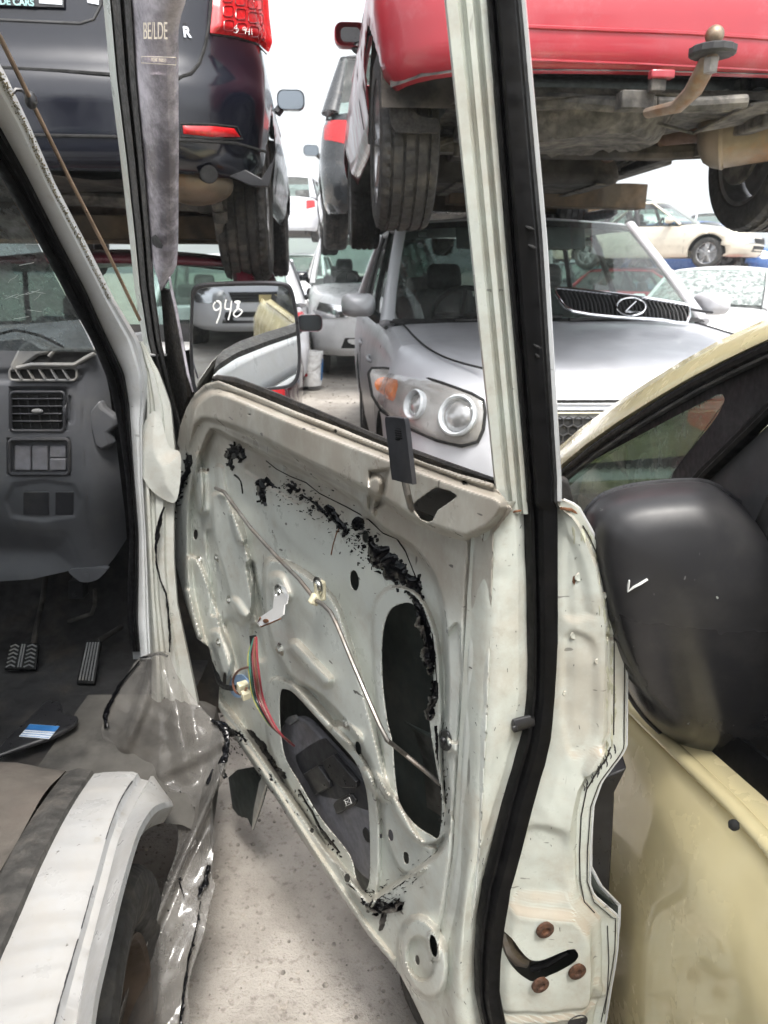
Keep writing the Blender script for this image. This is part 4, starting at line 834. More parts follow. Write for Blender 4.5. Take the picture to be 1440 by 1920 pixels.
# brake pedal
def pedal(name, quad, groove, arm):
    n = len(quad); b = MB(); P = [at_y(x, y, d) for x, y, d in quad]; nn = (P[1] - P[0]).cross(P[2] - P[0]).normalized()
    if nn.y > 0: nn = -nn
    b.prism(P, nn * .012); o = vpart(b, name, M['rubber'], bevel=.004, bseg=3)
    r = MB()
    def uv(u, v): return (P[0].lerp(P[1], u)).lerp(P[3].lerp(P[2], u), v) + nn * .0125
    for g_ in groove: r.tube([uv(*q) for q in g_], .0022, 6)
    r.build('pedal_tread', M['dash_lt'], o)
    a = MB(); a.tube([at_y(*q) for q in arm], .008, 8); a.build('pedal_arm', M['under_dk'], o)
chev = []
for k in range(6):
    v0 = .08 + k * .15
    chev += [[(.06, v0 + .08), (.2, v0), (.34, v0 + .08)], [(.62, v0 + .08), (.77, v0), (.93, v0 + .08)]]
chev += [[(.44, .06), (.44, .92)], [(.52, .06), (.52, .92)]]
pedal('brake_pedal', [(22, 1208, 1.86), (77, 1208, 1.86), (70, 1258, 1.80), (10, 1258, 1.80)], chev, [(62, 1210, 1.87), (72, 1160, 1.95), (80, 1125, 2.05), (86, 1080, 2.1)])
pedal('accelerator_pedal', [(163, 1204, 1.84), (193, 1204, 1.84), (180, 1286, 1.74), (145, 1284, 1.74)], [[(.16 + .17 * k, .05), (.16 + .17 * k, .93)] for k in range(5)], [(183, 1202, 1.86), (205, 1190, 1.9), (228, 1175, 1.95)])
pedal('clutch_pedal', [(-62, 1235, 1.86), (-10, 1235, 1.86), (-16, 1285, 1.80), (-76, 1285, 1.80)], chev, [(-20, 1236, 1.87), (-10, 1160, 1.95), (-4, 1080, 2.1)])
# black corner of a floor mat with its blue printed tag: lies loose
fmz = .448
def fl(x, y, dz=0.0): return at_z(x, y, fmz + dz)
fm = thing('floor_mat', 'black floor mat offcut with a blue and white printed tag lying in the van footwell', 'floor mat', tuple(fl(60, 1380)), world=True)
b = MB(); b.prism([fl(x, y) for x, y in rnd([(-60, 1425), (-10, 1415), (20, 1385), (60, 1350), (84, 1324), (100, 1321), (116, 1326), (120, 1345), (146, 1350), (140, 1366), (100, 1388), (60, 1402), (0, 1424), (-50, 1440)])], (0, 0, .012)); b.build('mat', M['black_pl'], fm, bevel=.004)
b = MB(); b.prism([fl(x, y, .0135) for x, y in [(36, 1381), (56, 1358), (112, 1362), (92, 1386)]], (0, 0, .0008)); tgo = b.build('printed_tag', M['label_w'], fm)
b = MB(); b.prism([fl(x, y, .0148) for x, y in [(47, 1368), (56, 1358), (112, 1362), (103, 1372)]], (0, 0, .0006)); b.build('blue_band', M['label_b'], tgo)
b = MB()
for k in range(3): b.tube([fl(lerp(46, 38, k / 2), 1371 + 4 * k, .0146), fl(lerp(100, 92, k / 2), 1375 + 4 * k, .0146)], .0008, 5)
b.build('print_line', M['label_b'], tgo)
# ---------------- seat base / engine hump with mat, rubber border, wheel arch step
# arch: traced longitudinal edges, each at its own distance from the van's centre line
E = {'in': [(168, 1452), (135, 1500), (100, 1560), (60, 1640), (20, 1730), (-20, 1820), (-60, 1920), (-90, 2000)],
     'cr': [(258, 1450), (226, 1500), (203, 1560), (183, 1630), (160, 1715), (138, 1790), (112, 1880), (92, 1960)],
     'st': [(282, 1452), (250, 1510), (222, 1570), (205, 1635), (182, 1720), (163, 1800), (150, 1880), (142, 1960)],
     'lp': [(322, 1502), (290, 1512), (262, 1552), (242, 1610), (220, 1690), (200, 1775), (180, 1860), (170, 1930)]}
XO = {'in': -.565, 'cr': -.475, 'st': -.455, 'lp': -.405}
def arch_pt(k, t):
    pts = E[k]; i = min(len(pts) - 2, int(t * (len(pts) - 1))); f = t * (len(pts) - 1) - i
    q = spline([(x, y, 0) for x, y in pts], 8); p = q[min(len(q) - 1, int(round(t * (len(q) - 1))))]; return p.x, p.y
arows = []
for t in np.linspace(0, 1, 45):
    a, b, c, d = [arch_pt(k, t) for k in ('in', 'cr', 'st', 'lp')]
    A, B, C_, D_ = at_z(*a, .60), None, None, None
    def xat(p, X): return at_x(p[0], p[1], X + .105 * t)
    A = xat(a, XO['in']); B = xat(b, XO['cr']); C_ = xat(c, XO['st']); D_ = xat(d, XO['lp'])
    n_ = Vector((.25, 0, .97))
    row = [A + Vector((0, 0, -.02)), A, A.lerp(B, .3) + Vector((0, 0, .004)), A.lerp(B, .62) + Vector((0, 0, .005)), A.lerp(B, .9) + Vector((0, 0, .004)), B, B.lerp(C_, .2) + Vector((0, 0, -.012)), B.lerp(C_, .8) + Vector((0, 0, -.015)), C_ + Vector((0, 0, -.004)), C_.lerp(D_, .16) + Vector((.0, 0, .006)), C_.lerp(D_, .55) + Vector((0, 0, .002)), C_.lerp(D_, .9), D_, D_ + Vector((.002, 0, -.012)), D_ + Vector((-.02, .0, -.05))]
    arows.append(row)
arch = vpart(MB().grid(arows), 'wheel_arch', M['van_arch'], ang=38)
ap_ = MB(); 
sk = MB(); AB = bvh(arch)
for t0, t1, k, w in ((.05, .32, 'cr', 1.5), (.48, .62, 'cr', 1.2), (.66, .95, 'cr', 2.0)):
    goo(sk, [arch_pt(k, t) for t in np.linspace(t0, t1, 8)], [w] * 8, .001, int(t0 * 100), off=lambda x, y, h: (lambda q: (q[0] if q[0] is not None else at_x(x, y, -.42)) + Vector((0, 0, .0006 + h)))(AB.ray_cast(EYE, ray(x, y).normalized(), 4)))
sk.build('cracked_sealer', M['dash_dk'], arch)
hm = MB(); hr = []; bo = MB(); br = []
for i, r_ in enumerate(arows):
    A = r_[1]; m = A + Vector((-.045, 0, .006)); br.append([A + Vector((.012, 0, -.012)), A + Vector((.006, 0, .010)), A + Vector((-.02, 0, .014)), m, m + Vector((-.004, 0, -.02))])
    hr.append([m + Vector((-d, 0, .004 + .02 * smooth(d / .15) + .012 * noise.noise(Vector((d * 6, A.y * 6, 1))))) for d in (0, .04, .09, .15, .22, .3, .4, .55, .75, 1.0, 1.3)])
hr = [[p + Vector((0, .03, -.16)) for p in hr[0]], [p + Vector((0, .02, -.03)) for p in hr[0]]] + hr
vpart(hm.grid(hr), 'engine_cover_mat', M['mat_brown'], ang=60)
vpart(bo.grid(br), 'rubber_border', M['border'], ang=50)
# wheel inside the arch
wc = Vector((-.47, .80, .265)); WA = Vector((1, .17, 0)); whl = vpart(MB().lathe([(.20, -.09), (.235, -.10), (.27, -.105), (.292, -.10), (.304, -.085), (.308, -.05), (.302, -.048), (.308, -.04), (.310, -.01), (.304, -.006), (.304, .006), (.310, .01), (.308, .045), (.302, .05), (.308, .055), (.303, .085), (.292, .10), (.27, .106), (.235, .10), (.215, .088), (.20, .07), (.20, -.09)], wc, WA, 56), 'wheel', M['tyre'], ang=25)
rm = MB(); rm.lathe([(.205, .07), (.20, .085), (.19, .08), (.175, .03), (.12, .015), (.10, .045), (.06, .05), (.05, .06), (0, .06)], wc, WA, 40); rm.build('rim', simple('rusty_wheel', (.085, .062, .045), .75, .3, dirt=(.05, .032, .02), damt=.9), whl)
wl = MB(); wl.grid([[wc + Vector((x, .318 * math.cos(a), .318 * math.sin(a))) for x in (-.2, -.10, .0)] for a in np.linspace(R(-20), R(200), 26)]); wl.grid([[wc + Vector((-.19, r * math.cos(a), r * math.sin(a))) for r in (.0, .318)] for a in np.linspace(R(-20), R(200), 26)]); vpart(wl, 'wheel_well', M['under_dk'])
# arch face behind plastic, down to the sill
sl3 = MB(); sl3.grid([[Vector((x, y, z)) for x, z in ((-.75, .43), (-.52, .432), (-.47, .44), (-.44, .415), (-.40, .41), (-.375, .395), (-.365, .34), (-.372, .22))] for y in np.linspace(1.20, 1.64, 8)])
for v_ in sl3.v: v_.x -= .12 * (v_.y - 1.2) * (1 if v_.x > -.5 else 0)
vpart(sl3, 'door_sill', simple('filthy_sill', (.085, .08, .072), .7, dirt=(.03, .028, .026), damt=.8, scale=11), ang=40)
dk_ = MB(); dk_.grid([[Vector((x, 1.88, z)) for x in (-.60, -.47, -.36)] for z in (.22, .6, 1.0, 1.2)]); vpart(dk_, 'gap_shade_sheet', M['under_dk'])  # dark sheet added behind the hinge gap, standing in for its shade
# ---------------- rest of the van body (seen in mirrors and from the side)
vb = MB()
def vside(y, z): return Vector((-.44 - .1 * (y - 1.6) * .25 - .14 * max(0, z - 1.2) ** 1.2, y, z))
vb.grid([[vside(y, z) for y in (-3.4, -2.4, -1.6, -.8, -.2, .28)] for z in (.36, .6, .9, 1.2, 1.3)]); vb.grid([[vside(y, z) for y in (-3.4, -2.4, -1.6, -.8, -.2, .28)] for z in (1.72, 1.85, 1.95)])
for y0, y1 in ((-3.4, -3.2), (-1.55, -1.45), (.12, .28)): vb.grid([[vside(y, z) for y in (y0, y1)] for z in (1.3, 1.5, 1.72)])
vpart(vb, 'body_side', M['van_clean'], solid=.004)
vg = MB(); vg.grid([[vside(y, z) + Vector((-.012, 0, 0)) for y in (-3.2, -1.5, .15)] for z in (1.28, 1.5, 1.74)]); vpart(vg, 'side_window', M['glass_dk'])
vr = MB(); vr.grid([[Vector((x, y, 1.96 + .05 * math.sin(math.pi * (x + 2.0) / 1.5))) for x in np.linspace(-2.0, -.5, 9)] for y in (-3.4, -2, -1, 0, .8, 1.0)]); vpart(vr, 'roof', M['van_clean'], solid=.02)
fr = MB(); fr.grid([[Vector((x, y, z)) for x in (-2.0, -.5)] for y, z in ((1.72, 1.27), (2.3, 1.25), (2.36, 1.0), (2.38, .4))]); vpart(fr, 'front_panel', M['van_clean'], solid=.004)
lf = MB(); lf.grid([[Vector((-2.02, y, z)) for y in (-3.4, 1.0, 2.3)] for z in (.36, 1.25)]); lf.grid([[Vector((x, -3.4, z)) for x in (-2.0, -.2)] for z in (.36, 1.95)]); vpart(lf, 'far_side_panel', M['van_clean'], solid=.004)
bf = MB(); bf.grid([[Vector((x, y, .38)) for x in (-2.0, -.62)] for y in (-3.4, 1.1)]); vpart(bf, 'load_floor', M['under_dk'])
# ---------------- door mirror on the van
MC = at_y(462, 632, 1.66); mq = frame(MC, Vector((.985, .17, 0)), Vector((-.02, -.05, .99)))
def mpt(x, y, h=0.0):
    n = mq.to_3x3() @ Vector((0, 0, 1)); p = at_pl(x, y, MC, n); return p + (n if n.y < 0 else -n) * h
mo_ = rnd([(357, 560), (360, 545), (370, 535), (400, 531), (460, 529), (515, 529), (538, 533), (549, 545), (556, 575), (562, 620), (565, 670), (562, 705), (552, 723), (530, 730), (490, 733), (440, 737), (400, 741), (372, 742), (362, 732), (357, 700), (355, 640)], 3)
b = MB(); cen = Vector((sum(p[0] for p in mo_) / len(mo_), sum(p[1] for p in mo_) / len(mo_), 0))
shr = lambda k, h: [mpt(cen.x + (x - cen.x) * k, cen.y + (y - cen.y) * k, h) for x, y in mo_]
b.grid([shr(.93, -.003), shr(.94, .005), shr(.985, .006), shr(1.0, -.002), shr(1.01, -.02), shr(.98, -.06), shr(.8, -.10), shr(.4, -.115), shr(.02, -.118)], True); dm = vpart(b, 'door_mirror', M['black_pl'], ang=50)
b = MB(); b.prism(shr(.945, .0), (mpt(460, 630, .0) - mpt(460, 630, .002))); b.build('mirror_glass', M['mirror'], dm)
b = MB()
for st in ([(404, 566), (400, 574), (404, 582), (412, 578), (414, 568), (406, 564), (414, 572), (412, 590), (406, 606)], [(424, 562), (422, 578), (432, 580)], [(434, 564), (432, 584), (428, 600)], [(440, 566), (450, 566), (444, 576), (454, 584), (444, 594), (438, 588), (448, 574), (440, 566)]):
    b.tube(spline([mpt(x, y, .003) for x, y in st], 4), .0018, 6)
b.build('chalk_number', M['white'], dm)
ma = MB(); ma.tube([mpt(380, 715, -.06), mpt(372, 745, -.05), mpt(366, 790, -.03)], [.022, .02, .02], 10); ma.build('mirror_arm', M['rubber_old'], dm)
# ============================================================ torn clear plastic sheet
pt = thing('clear_plastic_sheet', 'torn dusty clear plastic sheet draped over the van sill, black sealant along its edge', 'plastic sheet', (-.45, 1.2, .3), world=True)
pdep = crv([(1200, 1.52), (1225, 1.50), (1300, 1.44), (1400, 1.37), (1450, 1.33), (1550, 1.22), (1700, 1.09), (1920, .92), (2000, .88)])
def plp(x, y, h=0.0):
    w = .012 * noise.noise(Vector((x * .012, y * .010, 2))) + .002 * noise.noise(Vector((x * .04 + y * .02, y * .012, 7)))
    return at_y(x, y, pdep(y) + (.0007 * (300 - x) if x < 300 else .0003 * (x - 300) * 0) - w - h)
PO = rnd([(262, 1232), (300, 1222), (318, 1226), (330, 1262), (370, 1318), (402, 1352), (418, 1378), (428, 1420), (415, 1470), (398, 1500), (402, 1560), (400, 1600), (396, 1640), (404, 1660), (392, 1700), (384, 1745), (370, 1790), (352, 1850), (342, 1990),
          (180, 1990), (196, 1920), (232, 1850), (268, 1765), (296, 1700), (312, 1650), (330, 1600), (334, 1560), (322, 1520), (292, 1478), (262, 1452), (215, 1446), (206, 1420), (192, 1388), (190, 1365), (200, 1340), (205, 1318), (240, 1262)], 2)
g, shp = pxgrid(180, 436, 1214, 1994, 4)
def creases(P):
    out = []
    for x, y in P:
        a = noise.noise(Vector((x * .022 + y * .012, y * .004 - x * .004, 9))); b2 = noise.noise(Vector((x * .012 - y * .02, y * .008, 4)))
        out.append(.006 * a + (.006 * b2 + .003 * (1 - min(1, abs(b2) * 3)) ** 2) * (1 if y < 1500 else .3))
    return np.array(out)
psh = relief(g, shp, [], plp, PO, [('line', [(418, 1440), (405, 1470), (372, 1545), (330, 1640), (290, 1730), (240, 1850), (195, 1990)], 15, .035), ('line', [(292, 1228), (275, 1290), (262, 1330), (235, 1400)], 22, .03), ('line', [(300, 1235), (330, 1330), (352, 1450)], 30, .02), ('line', [(420, 1385), (360, 1420), (300, 1450)], 26, .02), ('fn', creases)], 2.4)
pm = glass('film', (.72, .70, .68), refl=.85, dust=.34, dustcol=(.26, .25, .235), rough=.07, dscale=2.5)
psh.build('sheet', pm, pt, ang=180)
lw_ = MB(); lw_.prism([plp(x, y, -.035) for x, y in [(372, 1560), (392, 1530), (395, 1640), (384, 1740), (345, 1860), (335, 1990), (205, 1990), (250, 1850), (310, 1700)]], (0, .004, 0)); lw_.build('inner_fold', glass('milky_film', (.7, .69, .67), dust=.36, dustcol=(.34, .325, .30), rough=.15, dscale=3), pt)
sb_ = MB(); po = lambda x, y, h: plp(x, y, .010 + h)
goo(sb_, [(262, 1234), (300, 1226), (316, 1232)], [2, 4, 3], .004, 51, off=po); goo(sb_, [(262, 1240), (232, 1275), (206, 1318), (196, 1345), (202, 1368)], [2, 3, 6, 5, 6], .006, 52, off=po)
goo(sb_, [(396, 1350), (420, 1366), (424, 1400), (416, 1440), (424, 1462)], [3, 7, 8, 7, 5], .009, 53, off=po)
goo(sb_, [(318, 1650), (332, 1646), (342, 1652)], [4, 6, 2], .005, 54, off=po); goo(sb_, [(336, 1652), (346, 1684)], [2, .8], .003, 55, off=po)
goo(sb_, [(392, 1622), (386, 1645), (378, 1665), (370, 1685)], [4, 8, 7, 3], .008, 56, off=po); goo(sb_, [(376, 1690), (368, 1740), (356, 1790), (346, 1850), (338, 1930)], [2, 1.5, 2.5, 3, 4], .004, 57, off=po)
goo(sb_, [(372, 1715), (374, 1728)], [3, 2], .004, 58, off=po); goo(sb_, [(362, 1770), (366, 1776)], [4, 3], .003, 59, off=po); goo(sb_, [(388, 1470), (400, 1440)], [4, 2], .004, 60, off=po)
random.seed(8)
for k in range(26):
    y = random.uniform(1260, 1760); x = random.uniform(300, 390); goo(sb_, [(x, y), (x + random.gauss(0, 3), y + random.uniform(2, 7))], [random.uniform(.8, 2), .5], .002, 900 + k, off=po, step=1.5)
sb_.build('sealant_edge', M['tar'], pt, ang=60)['kind'] = 'stuff'
st_ = MB(); st_.prism([plp(x, y, .006) for x, y in [(210, 1404), (220, 1402), (224, 1432), (216, 1437)]], (0, .003, 0)); st_.build('masking_tape', M['nylon'], pt)
# triangular scrap of the sill trim hanging below the door
ts = thing('bent_metal_flap', 'pointed grey-green metal flap hanging under the front corner of the open van door', 'metal flap', tuple(dmove(450, 1500, 0)), world=True)
b = MB(); b.prism([dmove(x, y, -.02) for x, y in [(416, 1462), (432, 1448), (478, 1440), (492, 1462), (480, 1510), (462, 1562), (452, 1540), (434, 1534), (424, 1520)]], NI * .003); b.build('flap', M['skin_in'], ts, bevel=.001)
b = MB(); b.prism([dmove(x, y, -.016) for x, y in [(488, 1450), (493, 1462), (480, 1512), (464, 1560), (468, 1520), (478, 1470)]], NI * .006); b.build('flap_edge', M['van_dirty'], ts, bevel=.001)
# ============================================================ CARS
def pw(pts):
    xs = [p[0] for p in pts]; ys = [p[1] for p in pts]; return lambda t: float(np.interp(t, xs, ys))
class Car:
    """local frame: y = 0 at the nose, +y to the tail, z = 0 at the tyre bottoms"""
    def __init__(s, name, label, cat, loc, rz, S, group=None, tail=False, rx=0, ry=0):
        D = dict(L=4.3, W=1.72, zb=.24, top=[(0, .70), (.5, .84), (1.0, .93), (1.15, .96), (4.3, .98)], cowl=1.1, r1=1.95, r2=3.6, tail=4.05, zr=1.45, deck=False, rf=(.45, .55), rr=(.30, .30), bf=.10, br=.06,
                 pf=[(0, .10), (.12, .02), (.35, 0), (.55, .0), (.8, .02), (1, .10)], pr=[(0, .08), (.1, .01), (.3, 0), (.45, .015), (.52, .05), (1, .09)], ps=[(0, .07), (.1, .03), (.4, .0), (.62, .0), (.8, .015), (.93, .035), (1, .08)],
                 wr=.76, yf=.85, yr=3.4, R=.31, tw=.20, crown=.035, paint='silver', glass='glass', rglass=None, inter=True, tread=False, floor=True, lights=True, rim='alloy', bump=None)
        D.update(S); s.S = D; s.L, s.W = D['L'], D['W']; s.pf, s.pr, s.ps = pw(D['pf']), pw(D['pr']), pw(D['ps']); s.top = pw(D['top'])
        if tail:   # loc given for the tail centre
            c = Vector(loc); loc = c - Matrix.Rotation(rz, 3, 'Z') @ Vector((0, D['L'], 0))
        s.o = thing(name, label, cat, tuple(loc), rz, group, rx=rx, ry=ry)
        s.M = Matrix.Translation(Vector(loc)) @ Matrix.Rotation(rz, 4, 'Z') @ Matrix.Rotation(ry, 4, 'Y') @ Matrix.Rotation(rx, 4, 'X'); s.I = s.M.inverted()
        s.le = s.I @ EYE
        s.shell(); s.house(); s.wheels()
        if D['lights']: s.lamps()
    def p(s, mb, name, mat, par=None, **k): return mb.build(name, M[mat] if isinstance(mat, str) else mat, par or s.o, **k)
    def zt(s, y): return s.top(y)
    def face(s, x, z, rear=False):
        S = s.S; yy = s.L - .25 if rear else .25; zt = s.top(yy); k = min(1, max(0, (z - S['zb']) / (zt - S['zb'])))
        w = s.W / 2 - s.ps(k); i = s.pr(k) if rear else s.pf(k); rx, ry = S['rr'] if rear else S['rf']; b = S['br'] if rear else S['bf']
        ax = min(abs(x), w); xc = w - rx; y = i + b * (min(ax, xc) / w) ** 2
        if ax > xc: y += ry * (1 - math.sqrt(max(0, 1 - ((ax - xc) / rx) ** 2)))
        return s.L - y if rear else y
    def hit(s, px, py, rear=False, h=0.0):
        d = (s.I.to_3x3() @ ray(px, py)); o = s.le
        f = lambda t: (s.face((o + d * t).x, (o + d * t).z, rear) - (o + d * t).y) * (-1 if rear else 1)   # >0 outside
        t0 = .3; t = t0
        while t < 40 and f(t) > 0: t += .03
        a, b = t - .03, t
        for _ in range(24):
            m = (a + b) / 2
            if f(m) > 0: a = m
            else: b = m
        q = o + d * a; 
        e = 1e-3; sx = (s.face(q.x + e, q.z, rear) - s.face(q.x - e, q.z, rear)) / (2 * e); n = Vector((sx, -1, 0)).normalized() * (-1 if rear else 1)
        return q + n * h
    def side(s, px, py, sgn, h=0.0):
        d = (s.I.to_3x3() @ ray(px, py)); t = (sgn * (s.W / 2 + h) - s.le.x) / d.x; return s.le + d * t
    def relief(s, outline, feats=(), rear=False, step=4, holes=(), h0=.003, tol=None):
        xs = [p[0] for p in outline]; ys = [p[1] for p in outline]; g, shp = pxgrid(min(xs) - step, max(xs) + step, min(ys) - step, max(ys) + step, step)
        return relief(g, shp, holes, lambda x, y, h: s.hit(x, y, rear, h0 + h), outline, feats, tol or step * .6)
    def xz(s, poly, rear=False, h0=.004, step=.03, feats=()):
        xs = [p[0] for p in poly]; zs = [p[1] for p in poly]; nx = max(4, int((max(xs) - min(xs)) / step)); nz = max(4, int((max(zs) - min(zs)) / step))
        X, Z = np.meshgrid(np.linspace(min(xs), max(xs), nx), np.linspace(min(zs), max(zs), nz)); g = np.stack([X.ravel(), Z.ravel()], 1)
        return relief(g, (nz, nx), (), lambda x, z, h: Vector((x, s.face(x, z, rear) + (h0 + h) * (1 if rear else -1), z)), poly, feats, .55 * max((max(xs) - min(xs)) / nx, (max(zs) - min(zs)) / nz))
    def outline(s, k):
        S = s.S; w = s.W / 2 - s.ps(k); out = []
        rx, ry = S['rf']; xc = w - rx; i = s.pf(k)
        for x in np.linspace(0, xc, 9): out.append((x, i + S['bf'] * (x / w) ** 2))
        y0 = i + S['bf'] * (xc / w) ** 2
        for a in np.linspace(0, math.pi / 2, 9)[1:]: out.append((xc + rx * math.sin(a), y0 + ry * (1 - math.cos(a))))
        ys = y0 + ry; rx, ry = S['rr']; xc2 = w - rx; i2 = s.pr(k); y1 = s.L - i2 - S['br'] * (xc2 / w) ** 2
        for y in np.linspace(ys, y1 - ry, 110)[1:]: out.append((w, y))
        for a in np.linspace(math.pi / 2, 0, 9)[1:]: out.append((xc2 + rx * math.sin(a), y1 - ry * (1 - math.cos(a))))
        for x in np.linspace(xc2, 0, 9)[1:]: out.append((x, s.L - i2 - S['br'] * (x / w) ** 2))
        return out
    def shell(s):
        S = s.S; ks = sorted(set(list(np.linspace(0, 1, 22)) + [.02, .97])); loops = []
        for k in ks:
            r = s.outline(k); full = r + [(-x, y) for x, y in r[-2:0:-1]]
            loops.append([Vector((x, y, S['zb'] + k * (s.top(y) - S['zb']))) for x, y in full])
        mb = MB(); mb.grid(loops, True); n = len(s.outline(1)); top = loops[-1]; N = len(top)
        def rows(i0, i1, loop, cr, zoff=0):
            rr = []
            for i in range(i0, i1):
                a = loop[i]; b = loop[(N - i) % N]; w = max(1e-3, abs(a.x))
                rr.append([Vector((lerp(a.x, b.x, t), lerp(a.y, b.y, t), lerp(a.z, b.z, t) + cr * (1 - (2 * t - 1) ** 2) ** .6 * min(1, w / .5) + zoff)) for t in np.linspace(0, 1, 13)])
            return rr
        ic = next(i for i in range(n) if top[i].y > S['cowl'] + .16); mb.grid(rows(0, ic, top, S['crown']))
        it = next(i for i in range(n) if top[i].y > S['tail'] - (.12 if S['deck'] else .10)); mb.grid(rows(it, n, top, S['crown']))
        # wheel arches
        ra = S['R'] + .065; keep = []
        V = mb.v
        for v in V:
            if abs(v.x) > s.W * .33:
                for yw in (S['yf'], S['yr']):
                    d = math.hypot(v.y - yw, v.z - S['R'])
                    if abs(d - ra) < .032: q = ra / d; v.y = yw + (v.y - yw) * q; v.z = S['R'] + (v.z - S['R']) * q
        def dead(f):
            for yw in (S['yf'], S['yr']):
                if all(abs(V[i].x) > s.W * .33 and math.hypot(V[i].y - yw, V[i].z - S['R']) <= ra + 1e-4 for i in f): return True
            return False
        mb.f = [f for f in mb.f if not dead(f)]
        s.body = s.p(mb, 'body', S['paint'], ang=32, solid=.004, soff=-1)
        lin = MB()
        for yw in (S['yf'], S['yr']):
            for sg in (-1, 1):
                lin.grid([[Vector((sg * x, yw + ra * math.cos(a), S['R'] + ra * math.sin(a))) for x in (s.W / 2 - .025, s.W / 2 - .34)] for a in np.linspace(R(8), R(172), 20)])
                if not S['tread']: lin.grid([[Vector((sg * (s.W / 2 - .34), yw + r * math.cos(a), S['R'] + r * math.sin(a))) for r in (.03, ra)] for a in np.linspace(R(-25), R(205), 24)])
        s.p(lin, 'arch_liner', 'under_dk', split=True)
        if S['floor']:
            fl_ = MB(); fl_.grid([[Vector((x, y, S['zb'] + .03 + .0 * x)) for x in np.linspace(-.52, .52, 5) * s.W * .62] for y in np.linspace(.25, s.L - .25, 8)]); s.p(fl_, 'floor_pan', 'under_dk')
        tr = MB(); zc = s.top(s.L / 2) - .01   # door gaps
        for y in (S['cowl'] + .08, (S['r1'] + S['r2']) / 2 - .05, S['r2'] - .05 if S['r2'] - .05 < S['yr'] - .3 else S['yr'] - .38):
            for sg in (-1, 1): tr.tube([Vector((sg * (s.W / 2 - s.ps(k) - .0005), y, S['zb'] + k * (s.top(y) - S['zb']))) for k in (.12, .3, .5, .7, .9, .99)], .003, 5)
        s.p(tr, 'door_gap', 'dark', split=True)
    def sx(s, z, zbelt):
        S = s.S; wb = s.W / 2 - .075; wt = s.W / 2 * S['wr']; return lerp(wb, wt, min(1, max(0, (z - zbelt) / (S['zr'] - zbelt))) ** 1.2)
    def ws_pt(s, u, v):
        S = s.S; zb0 = s.top(S['cowl'] + .1) + .015; wb = s.W / 2 - .085; wt = s.W / 2 * S['wr'] - .02
        x = u * lerp(wb, wt, max(0, v) ** 1.1); y = lerp(S['cowl'], S['r1'], v) + lerp(.20, .10, v) * u * u; z = lerp(zb0 + .012 * (1 - u * u), S['zr'] + .02 * (1 - u * u), max(0, v) ** .97); return Vector((x, y, z))
    def rw_pt(s, u, v):
        S = s.S; zb0 = s.top(S['tail']) + .01; wb = s.W / 2 - .10; wt = s.W / 2 * S['wr'] - .03
        return Vector((u * lerp(wb, wt, v), lerp(S['tail'], S['r2'], v) - lerp(.10, .06, v) * u * u, lerp(zb0, S['zr'] - .01, v)))
    def house(s):
        S = s.S; g = MB(); g.grid([[s.ws_pt(u, v) for u in np.linspace(-1, 1, 17)] for v in np.linspace(0, 1, 9)]); s.wsc = s.p(g, 'windscreen', S['glass'])
        g = MB(); g.grid([[s.rw_pt(u, v) for u in np.linspace(-1, 1, 11)] for v in np.linspace(0, 1, 7)]); s.p(g, 'rear_window', S['rglass'] or S['glass'])
        A0, A1 = s.ws_pt(1, 0), s.ws_pt(1, 1); D0, D1 = s.rw_pt(1, 0), s.rw_pt(1, 1)
        def sp(u, v, sg=1, h=0):
            b = Vector((s.sx(s.top(lerp(A0.y, D0.y, u)), s.top(lerp(A0.y, D0.y, u))), lerp(A0.y, D0.y, u), s.top(lerp(A0.y, D0.y, u)) - .01)); t = Vector((s.W / 2 * S['wr'], lerp(A1.y, D1.y, u), S['zr'] - .0))
            q = b.lerp(t, v); q.x = lerp(b.x, t.x, v ** 1.25) + h; q.x *= sg; return q
        s.sp = sp
        for sg in (-1, 1):
            g = MB(); g.grid([[sp(u, v, sg, -.012) for u in np.linspace(0, 1, 12)] for v in np.linspace(0, 1, 6)]); s.p(g, 'side_window', S['glass'] if S['glass'] != 'glass' else 'glass')
        rf = MB(); rws = []
        for t in np.linspace(0, 1, 12):
            row = []
            for u in np.linspace(-1, 1, 17):
                a = s.ws_pt(u, 1); d = s.rw_pt(u, 1); y = lerp(a.y, d.y, t); x = u * (s.W / 2 * S['wr'] + .012); z = S['zr'] + .055 * (1 - u * u) * (1 - (2 * t - 1) ** 4 * .55) + .015 * (1 - (2 * t - 1) ** 2) - (.012 if abs(u) == 1 else 0)
                row.append(Vector((x, y, z)))
            rws.append(row)
        s.roof = s.p(rf.grid(rws), 'roof', S.get('roofpaint', S['paint']), solid=.03, soff=-1, ang=50)
        pl = MB(); bl = MB()
        for sg in (-1, 1):
            f = Vector((sg, 1, 1))
            a = [Vector((q.x * sg, q.y, q.z)) for q in [s.ws_pt(1, v) for v in (0, .25, .5, .75, 1)]]; pl.tube([q + Vector((sg * .012, .01, 0)) for q in a], [.042, .036, .034, .034, .036], 10, flat=.7)
            d = [Vector((q.x * sg, q.y, q.z)) for q in [s.rw_pt(1, v) for v in (0, .35, .7, 1)]]; pl.tube([q + Vector((sg * .004, -.03, 0)) for q in d], [.085, .075, .06, .045], 10, flat=.5)
            for u, w in ((.40, .045), (.76, .06)): bl.tube([sp(u, v, sg, -.004) for v in (0, .3, .65, 1)], [w, w * .9, w * .8, w * .75], 8, flat=.35, up=(1, 0, 0))
            bl.tube([sp(u, .0, sg, .004) for u in np.linspace(0, .97, 14)], .012, 6)
        s.p(pl, 'roof_pillar', S['paint'], ang=60, split=True); s.p(bl, 'window_trim', 'trim', split=True)
